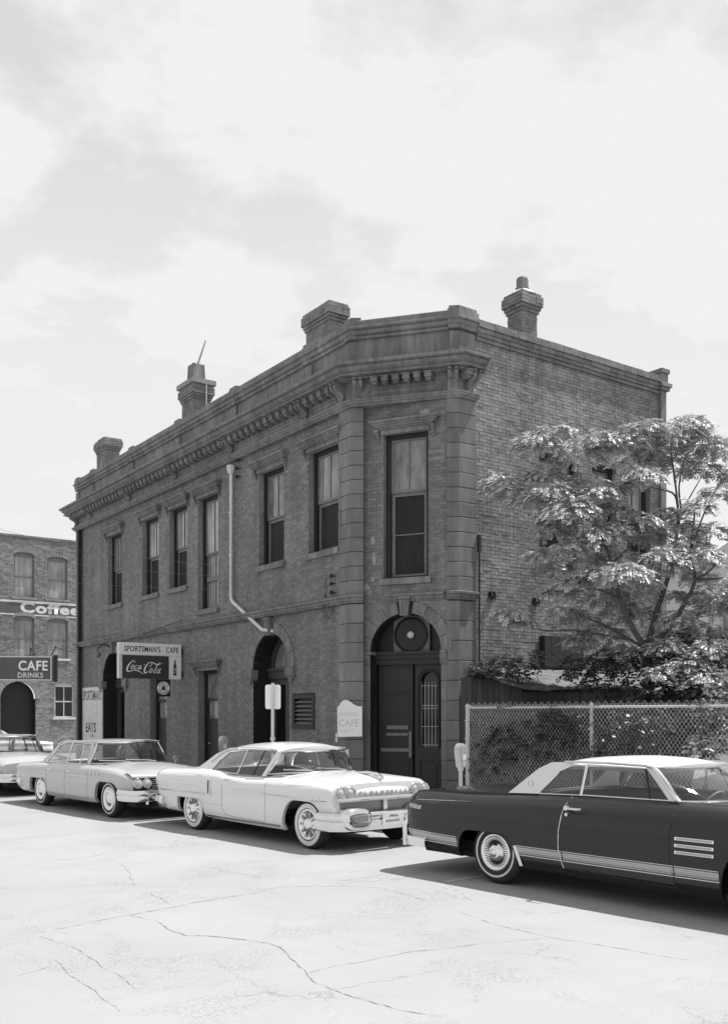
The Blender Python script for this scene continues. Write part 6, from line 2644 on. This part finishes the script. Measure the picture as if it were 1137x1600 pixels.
# ================================================================ chain link fence with its post, rails and hooked wire ends
FN0 = Vector((2.0, 19.0, 0))
FD = CD.copy()
frN = Fr(FN0, FD, -CL)
fz0, fz1 = .15, 2.045
fence = empty('chain_link_fence', (FN0.x, FN0.y, .13), 0, 'chain link fence with galvanised posts in front of the overgrown yard', 'fence')
FL_ = 11.6
for k in range(5):
    s = k * 2.9
    mb = MB()
    r_ = .042 if k == 0 else .03
    mb.tube([frN.p(s, 0, fz0), frN.p(s, 0, fz1 + .03)], r_, 8)
    mb.lathe([(r_ + .008, .0), (r_ + .006, .03), (.015, .055), (.0001, .06)], 8, 'z', frN.p(s, 0, fz1 + .02))
    mb.build('post', M['steel'], fence)
mb = MB()
mb.tube([frN.p(0, .0, fz1), frN.p(FL_, .0, fz1)], .024, 8)
mb.build('top_rail', M['steel'], fence)
mb = MB()
dw = .076
rw = .0029
hgt = fz1 + .06 - fz0
slope = 1.30                       # height gained per unit run of a strand
run = hgt / slope
nst = int((FL_ + run) / dw) + 1


def strand(mb, s0, z0, s1, z1, d):
    a, b = Vector(frN.p(s0, d, z0)), Vector(frN.p(s1, d, z1))
    t = (b - a).normalized()
    u = t.cross(frN.n).normalized() * rw
    w = frN.n * rw
    rows = [[tuple(q + u), tuple(q - u * .5 + w * .87), tuple(q - u * .5 - w * .87)] for q in (a, b)]
    mb.grid(rows, True)


for i in range(nst):
    s_low = -run + i * dw
    for dr, d in ((1, .028), (-1, .031)):
        if dr == 1:
            a, za, b, zb2 = s_low, fz0, s_low + run, fz0 + hgt
        else:
            a, za, b, zb2 = s_low + run, fz0, s_low, fz0 + hgt
        # clip to the run of the fence
        def clip(a, za, b, zb2):
            if a > b:
                r_ = clip(b, zb2, a, za)
                return (r_[2], r_[3], r_[0], r_[1]) if r_ else None
            if b <= .03 or a >= FL_:
                return None
            k = (zb2 - za) / (b - a)
            if a < .03:
                za += k * (.03 - a)
                a = .03
            if b > FL_:
                zb2 += k * (FL_ - b)
                b = FL_
            return (a, za, b, zb2)
        c_ = clip(a, za, b, zb2)
        if c_:
            strand(mb, c_[0], c_[1], c_[2], c_[3], d)
# twisted hooks along the top
for i in range(int(FL_ / dw)):
    s = .05 + i * dw
    e = .016 if i % 2 else -.016
    strand(mb, s - e, fz1 + .03, s + e, fz1 + .085, .03)
    strand(mb, s + e, fz1 + .085, s + e * 2.4, fz1 + .10, .03)
tag(mb.build('wire_mesh', M['steel'], fence), kind='stuff')
mb = MB()
frN.box(mb, .05, .07, .02, .032, fz0, fz1)
for k in range(5):
    frN.box(mb, -.045, .07, -.045, .045, .35 + k * .36, .37 + k * .36)
mb.build('tension_band', M['steel'], fence)

# ================================================================ lean-to shed against the party wall
shed = empty('lean_to_shed', frR.p(2.4, .6, .15), 0, 'low boarded lean-to shed with sagging felt roof against the party wall', 'shed')
shed['_o'] = tuple(shed.location)
nb = 11
S0 = B + frR.n * .06
S1 = Vector(frR.p(.15, 1.18, 0))
for i in range(nb):
    a, b = S0.lerp(S1, i / nb), S0.lerp(S1, (i + .94) / nb)
    t = (S1 - S0).normalized()
    n = Vector((t.y, -t.x, 0))
    z = lerp(2.68, 2.55, (i + .5) / nb)
    mb = MB()
    o_ = n * random.uniform(0, .008)
    mb.prism([(a + o_).xy, (b + o_).xy, (b - n * .03).xy, (a - n * .03).xy], .15, z)
    mb.build('board', M['boards'], shed)
mb = MB()
rows = []
rnd = random.Random(9)
for i in range(20):
    s = -.2 + i * .30
    sag = .05 * sin(i * .5)
    rows.append([frR.p(s, -.02, 2.92 + rnd.uniform(-.01, .01)), frR.p(s, .45, 2.78 - sag + rnd.uniform(-.015, .015)), frR.p(s, .9, 2.63 - sag + rnd.uniform(-.015, .015)), frR.p(s, 1.32, 2.50 - sag + rnd.uniform(-.02, .02))])
low = [[(x, y, z - .05) for x, y, z in r] for r in rows]
mb.grid(rows)
mb.grid(low)
mb.grid([[r[-1] for r in rows], [r[-1] for r in low]])
mb.grid([rows[0], low[0]])
mb.build('roof', M['tar'], shed)
for i in range(22):
    mb = MB()
    s = .15 + i * .25
    frR.box(mb, s, s + .235, 1.10, 1.13 + random.uniform(0, .01), .15, 2.38)
    mb.build('board', M['boards'], shed)

# ================================================================ pale house behind the tree
ph = empty('pale_house', (12.6, 33, 0), 0, 'pale stuccoed house wall showing in the gaps behind the tree', 'building')
fP = Fr((10.2, 33.0), (.90, .43), (.43, -.90))
mb = MB()
fP.prism(mb, [(-.2, .1), (9, .1), (9, 6.4), (4.4, 8.9), (2.2, 7.6), (2.2, 6.35), (-.2, 6.35)], -5, 0)
hw = mb.build('wall', M['pale_wall'], ph)
for s_, z_ in ((.5, 3.9), (2.6, 3.9), (2.6, 1.2)):
    mb = MB()
    fP.box(mb, s_, s_ + .9, 0, .04, z_, z_ + 1.6)
    w = mb.build('window', M['sash'], ph)
    mb = MB()
    fP.box(mb, s_ + .08, s_ + .82, .04, .045, z_ + .08, z_ + 1.52)
    mb.build('pane', M['pane'], w)

# ================================================================ vegetation


def basis(d):
    d = Vector(d).normalized()
    a = d.cross(Vector((0, 0, 1)))
    if a.length < 1e-3:
        a = Vector((1, 0, 0))
    a.normalize()
    return d, a, a.cross(d)


def pinnate(mb, p, d, length, rnd, nl=7, lw=.035, ll=.13, droop=.5):
    """a compound leaf: drooping rachis with paired leaflets"""
    p = Vector(p)
    d = Vector(d).normalized()
    side = d.cross(Vector((0, 0, 1)))
    if side.length < 1e-3:
        side = Vector((1, 0, 0))
    side.normalize()
    cur = p.copy()
    dd = d.copy()
    st = length / nl
    for i in range(nl):
        dd = (dd + Vector((0, 0, -droop / nl * (1 + i * .25)))).normalized()
        cur = cur + dd * st
        up = side.cross(dd)
        for sg in (-1, 1):
            l = ll * (1 - abs(i / nl - .45) * .7) * rnd.uniform(.8, 1.15)
            ax = (side * sg * .86 + dd * .42 + Vector((0, 0, -rnd.uniform(.0, .55)))).normalized()
            wv = (dd - ax * dd.dot(ax)).normalized() * lw * rnd.uniform(.8, 1.2)
            m_ = cur + ax * l * .45
            mb.add((tuple(cur), tuple(m_ + wv), tuple(cur + ax * l), tuple(m_ - wv)), ((0, 1, 2, 3),))


def clump(mb, c, rx, rz, rnd, n, ll=.078):
    """an umbrella of compound leaves"""
    c = Vector(c)
    tilt = Vector((rnd.uniform(-.3, .3), rnd.uniform(-.3, .3), 0))
    for i in range(n):
        a = rnd.uniform(0, 2 * pi)
        e = rnd.random() ** .6
        h = rnd.random()
        h = h ** .6
        pos = c + Vector((cos(a) * rx * e * .70, sin(a) * rx * e * .70, rz * ((h - .45) * (1.25 - e * .7) - .25 * e * e)))
        d = Vector((cos(a), sin(a), .55 * (1 - e) + .18)) + tilt
        pinnate(mb, pos, d, rnd.uniform(.24, .40) * (0.6 + rx * .45), rnd, 8, ll * .22, ll, rnd.uniform(.3, 1.1))


def at(px, py, Z):
    """place seen in that direction at distance Z"""
    return Vector(((px - 570) / 1523 * Z, Z, 1.93 + (1115 - py) * Z / 1523))


rnd = random.Random(12)
tree = empty('tree', (5.45, 18.6, .15), 0, 'tall feathery leaved tree with several stems rising behind the fence, tips sunlit', 'tree')
TB = Vector((5.45, 18.6, .15))
trunk = MB()
trunk.cs = True


def limb(pts, r0, r1, mb=trunk):
    P = [Vector(p) for p in pts]
    out = []
    for i in range(len(P) - 1):
        p0, p1, p2, p3 = P[max(0, i - 1)], P[i], P[i + 1], P[min(len(P) - 1, i + 2)]
        for k in range(4):
            t = k / 4
            out.append(.5 * (2 * p1 + (p2 - p0) * t + (2 * p0 - 5 * p1 + 4 * p2 - p3) * t * t + (3 * p1 - p0 - 3 * p2 + p3) * t ** 3))
    out.append(P[-1])
    mb.tube(out, r0, 8, r1)


fork = at(1010, 1015, 18.6)
limb([TB, at(1012, 1090, 18.6), fork], .125, .10)
stems = {
    'a': [fork, at(990, 985, 18.5), at(968, 935, 18.4), at(955, 880, 18.3), at(930, 810, 18.4), at(905, 740, 18.6)],
    'b': [fork, at(1022, 965, 18.8), at(1042, 905, 19.0), at(1055, 845, 19.1), at(1058, 790, 19.2), at(1045, 690, 19.3)],
    'c': [fork, at(1040, 985, 18.5), at(1068, 945, 18.4), at(1085, 905, 18.3), at(1078, 870, 18.3), at(1085, 800, 18.4)],
    'd': [fork, at(985, 1000, 18.9), at(940, 975, 19.2), at(900, 960, 19.4)],
}
for k, p in stems.items():
    limb(p, .06 if k != 'd' else .035, .015)
for p in ([at(1055, 845, 19.1), at(1064, 800, 19.3), at(1075, 780, 19.4), at(1095, 745, 19.5)],
          [at(1058, 790, 19.2), at(1050, 770, 19.3), at(1015, 760, 19.4), at(985, 740, 19.4)],
          [at(1064, 800, 19.3), at(1060, 760, 19.5), at(1068, 720, 19.5)],
          [at(955, 880, 18.3), at(920, 860, 18.0), at(880, 830, 18.2), at(820, 800, 18.6)],
          [at(930, 810, 18.4), at(890, 760, 18.6), at(855, 715, 18.9)],
          [at(955, 880, 18.3), at(985, 850, 18.2), at(1000, 800, 18.2)],
          [at(968, 935, 18.4), at(930, 920, 18.0), at(900, 925, 17.8)],
          [at(1085, 905, 18.3), at(1110, 890, 18.2), at(1130, 860, 18.2)],
          [at(985, 1000, 18.9), at(900, 985, 19.2), at(850, 985, 18.9), at(800, 970, 18.4)],
          [at(1078, 860, 18.3), at(1100, 800, 18.3), at(1120, 760, 18.4)],
          [at(1085, 905, 18.3), at(1150, 900, 18.1), at(1210, 870, 18.0), at(1270, 820, 18.2)],  # branch out of view that carries the added shading clumps
          [at(1150, 900, 18.1), at(1190, 850, 18.1), at(1210, 770, 18.5)]):
    limb(p, .024, .009)
trunk.build('trunk', M['bark'], tree, smooth=True)
cl = [(838, 690, 19.0, 44, 26), (868, 676, 18.9, 40, 24), (905, 705, 18.6, 56, 36), (940, 690, 18.8, 40, 24), (975, 688, 18.7, 52, 30), (1005, 668, 18.9, 40, 22),
      (790, 762, 19.4, 44, 30), (825, 780, 19.0, 48, 34), (775, 750, 19.5, 26, 16), (865, 770, 18.6, 46, 34), (890, 800, 18.2, 58, 42), (930, 775, 18.2, 46, 34), (862, 822, 18.3, 36, 30),
      (1000, 745, 18.5, 46, 30), (960, 760, 18.7, 30, 20), (925, 842, 17.9, 50, 30), (955, 830, 18.0, 36, 26), (890, 852, 18.0, 34, 18), (995, 815, 18.4, 44, 28), (965, 795, 18.4, 24, 18), (1020, 830, 18.8, 34, 28),
      (930, 898, 17.7, 52, 24), (975, 895, 17.7, 48, 28), (890, 912, 17.9, 36, 20), (1000, 905, 18.0, 36, 26), (870, 925, 18.2, 24, 14), (1030, 870, 17.9, 40, 24), (1050, 880, 18.0, 34, 22),
      (792, 958, 18.3, 32, 22), (812, 972, 18.4, 24, 16), (905, 965, 19.4, 34, 26), (880, 955, 19.5, 30, 18),
      (1040, 690, 19.2, 46, 34), (1070, 665, 19.3, 42, 26), (1095, 690, 19.3, 40, 34), (1060, 725, 19.4, 36, 26), (1095, 730, 19.4, 38, 26), (1125, 700, 19.2, 40, 30), (1015, 700, 19.2, 30, 22),
      (1090, 790, 18.6, 30, 22), (1110, 830, 18.4, 34, 26), (1075, 850, 18.3, 34, 26), (1100, 870, 18.2, 34, 24), (1120, 770, 18.6, 34, 26),
      (970, 950, 18.9, 36, 28), (1000, 960, 19.2, 30, 24), (1060, 930, 18.9, 26, 20), (1095, 930, 18.4, 30, 26), (1100, 985, 18.6, 32, 28), (1040, 800, 19.4, 18, 14), (845, 865, 19.2, 28, 12),
      (1040, 1010, 17.9, 34, 26), (1075, 1035, 17.5, 36, 28), (1100, 1060, 17.0, 30, 30), (1060, 965, 18.2, 30, 24), (1110, 1010, 17.4, 36, 30), (1030, 1050, 17.6, 26, 20), (940, 930, 19.3, 44, 26), (985, 925, 19.5, 44, 30), (915, 870, 19.2, 44, 26), (960, 870, 19.4, 44, 28), (870, 885, 19.6, 26, 18), (940, 985, 19.4, 40, 24), (905, 1000, 19.6, 30, 20), (965, 1010, 19.6, 36, 22),
      (1050, 985, 19.6, 30, 24), (1085, 1010, 19.2, 36, 26), (1120, 950, 18.6, 36, 30), (1060, 820, 19.3, 30, 20), (1090, 900, 19.0, 30, 22), (850, 740, 19.3, 34, 22), (985, 720, 19.2, 36, 24), (900, 760, 19.0, 36, 26),
      (1180, 900, 17.8, 56, 30), (1150, 930, 17.6, 50, 28), (1220, 880, 17.6, 56, 30), (1190, 960, 17.2, 50, 30), (1240, 930, 17.4, 56, 30), (1160, 740, 19.0, 46, 28)]  # clumps beyond the right edge of view, added to shade the yard
crown = MB()
for x, y, Z, rx, rz in cl:
    r_ = rx * Z / 1523 * rnd.uniform(.75, 1.0)
    h_ = rz * Z / 1523 * rnd.uniform(.75, 1.05)
    clump(crown, at(x, y + 2, Z + rnd.uniform(-.3, .3)), r_, h_, rnd, int(115 * (r_ / .5) ** 1.5) + 30)
tag(crown.build('crown', M['leaf'], tree), kind='stuff')

# dark undergrowth, each a plant of its own


def shrub(label, blobs, m, n=60, ll=.11, seed=1, stems_=True):
    r2 = random.Random(seed)
    c0 = blobs[0]
    base = at(c0[0], 1115, c0[2])
    base.z = .15
    s = empty('shrub', tuple(base), 0, label, 'shrub')
    f = MB()
    st = MB()
    for x, y, Z, rx, rz in blobs:
        c_ = at(x, y, Z)
        r_, h_ = rx * Z / 1523, rz * Z / 1523
        for i in range(int(n * (r_ / .5))):
            a, e = r2.uniform(0, 2 * pi), r2.random() ** .5
            p = c_ + Vector((cos(a) * r_ * e, sin(a) * r_ * e * .7, h_ * r2.uniform(-1, 1) * (1 - e * .4)))
            pinnate(f, p, (cos(a), sin(a), .5), r2.uniform(.25, .5), r2, 5, ll * .3, ll, r2.uniform(.4, 1.4))
        if stems_:
            st.tube([tuple(base + Vector((r2.uniform(-.1, .1), 0, 0))), tuple(base.lerp(c_, .5) + Vector((r2.uniform(-.1, .1), 0, .2))), tuple(c_)], .03, 5, .01)
    if stems_:
        st.build('stem', M['bark'], s)
    tag(f.build('foliage', m, s), kind='stuff')


shrub('dark leafy shrub growing over the boarded end of the shed roof', [(790, 1042, 19.7, 34, 20), (815, 1030, 19.9, 24, 18), (775, 1050, 19.6, 20, 12)], M['leaf_shaded'], 70, .10, 2)
shrub('dense dark undergrowth bush below the trunk of the tree', [(960, 1050, 18.2, 46, 34), (1000, 1085, 17.9, 40, 26), (925, 1040, 19.0, 36, 22), (985, 1030, 19.0, 40, 22)], M['leaf_shaded'], 70, .11, 3)
shrub('dark undergrowth bush beside the fence at the right edge', [(1070, 1050, 17.8, 50, 40), (1100, 1020, 18.4, 40, 34), (1050, 1090, 17.4, 40, 24), (1120, 1085, 17.0, 40, 30), (1050, 1005, 19.2, 24, 20)], M['leaf_shaded'], 80, .11, 4)
shrub('weedy dark bush filling the yard just behind the middle fence post', [(905, 1130, 17.6, 50, 40), (860, 1150, 17.9, 46, 46), (950, 1150, 17.0, 46, 50), (1000, 1150, 16.6, 46, 50), (1050, 1150, 16.2, 50, 50), (830, 1160, 18.4, 40, 40), (800, 1175, 18.8, 40, 40), (1100, 1140, 16.0, 46, 40), (1140, 1120, 15.6, 50, 40)], M['leaf_shaded'], 110, .10, 5)
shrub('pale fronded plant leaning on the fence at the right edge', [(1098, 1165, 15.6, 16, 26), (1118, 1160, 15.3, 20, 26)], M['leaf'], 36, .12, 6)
# creeper on the fence
r3 = random.Random(21)
vb = MB()


def vine_leaf(s, z, d, sz):
    a = r3.uniform(0, 2 * pi)
    c_ = Vector(frN.p(s, d, z))
    u = (frN.s * cos(a) + Vector((0, 0, 1)) * sin(a)) * sz
    v = (frN.s * -sin(a) + Vector((0, 0, 1)) * cos(a)) * sz * .8
    k = frN.n * r3.uniform(-.5, .9) * sz
    vb.add((tuple(c_ - u), tuple(c_ - v * .9 + k * .3), tuple(c_ + u * 1.1 + k), tuple(c_ + v * .9 + k * .3)), ((0, 1, 2, 3),))


for i in range(5200):
    s = abs(r3.gauss(.0, .75)) + .06
    z = .2 + r3.random() ** 1.15 * 1.75
    if z > 1.25 and r3.random() < .62:
        continue
    if s > 2.4 and z > .9:
        continue
    vine_leaf(s, z, r3.uniform(-.16, .03), r3.uniform(.022, .045))
for x0_, z0_, x1_, z1_, n in ((.5, 1.9, 1.0, .9, 26), (1.6, 1.95, 2.1, 1.0, 24), (1.2, .6, 1.5, 1.6, 18), (3.6, 1.1, 4.0, 1.25, 12), (4.3, 1.0, 5.2, 1.8, 26), (5.2, 1.8, 5.5, 2.05, 12), (.8, 2.02, 1.2, 2.12, 26), (5.9, 2.02, 6.3, 2.1, 10), (3.0, 1.4, 2.6, .6, 16)):
    for k in range(n):
        t = k / n
        vine_leaf(lerp(x0_, x1_, t) + r3.uniform(-.05, .05), lerp(z0_, z1_, t) + r3.uniform(-.04, .04), r3.uniform(0, .05), r3.uniform(.022, .04))
vine = tag(vb.build('creeper', M['vine']), 'leafy creeper climbing the left part of the chain link fence', 'creeper', kind='stuff')

# ================================================================ overhead wires


def wire(a, b, sag, label, r=.007):
    a, b = Vector(a), Vector(b)
    mb = MB()
    mb.tube([tuple(a.lerp(b, t) - Vector((0, 0, sag * 4 * t * (1 - t)))) for t in frange(0, 1, .05)], r, 4)
    tag(mb.build('overhead_wire', M['sash']), label, 'wire', 'service wires of the brick building')


for k, (z, px, py) in enumerate(((4.94, 10, 842), (4.77, 10, 868), (4.58, 10, 902))):
    wire(frL.p(.74, .12, z), at(px, py, 37), .10, ('topmost', 'middle', 'lowest')[k] + ' of the three thin wires running left from the insulators by the corner pilaster', .003)
wire(frL.p(FAR - .2, .3, 4.32), at(-20, 1022, 40), .10, 'thin wire running left from the far corner above the cafe sign of the far building', .008)
wire(frL.p(FAR - .1, .3, 8.0), at(-20, 820, 46), .10, 'thin wire crossing the sky above the far brick building', .008)

# ---------------------------------------------------------------- tidy up
for o in bpy.data.objects:
    if '_o' in o:
        del o['_o']
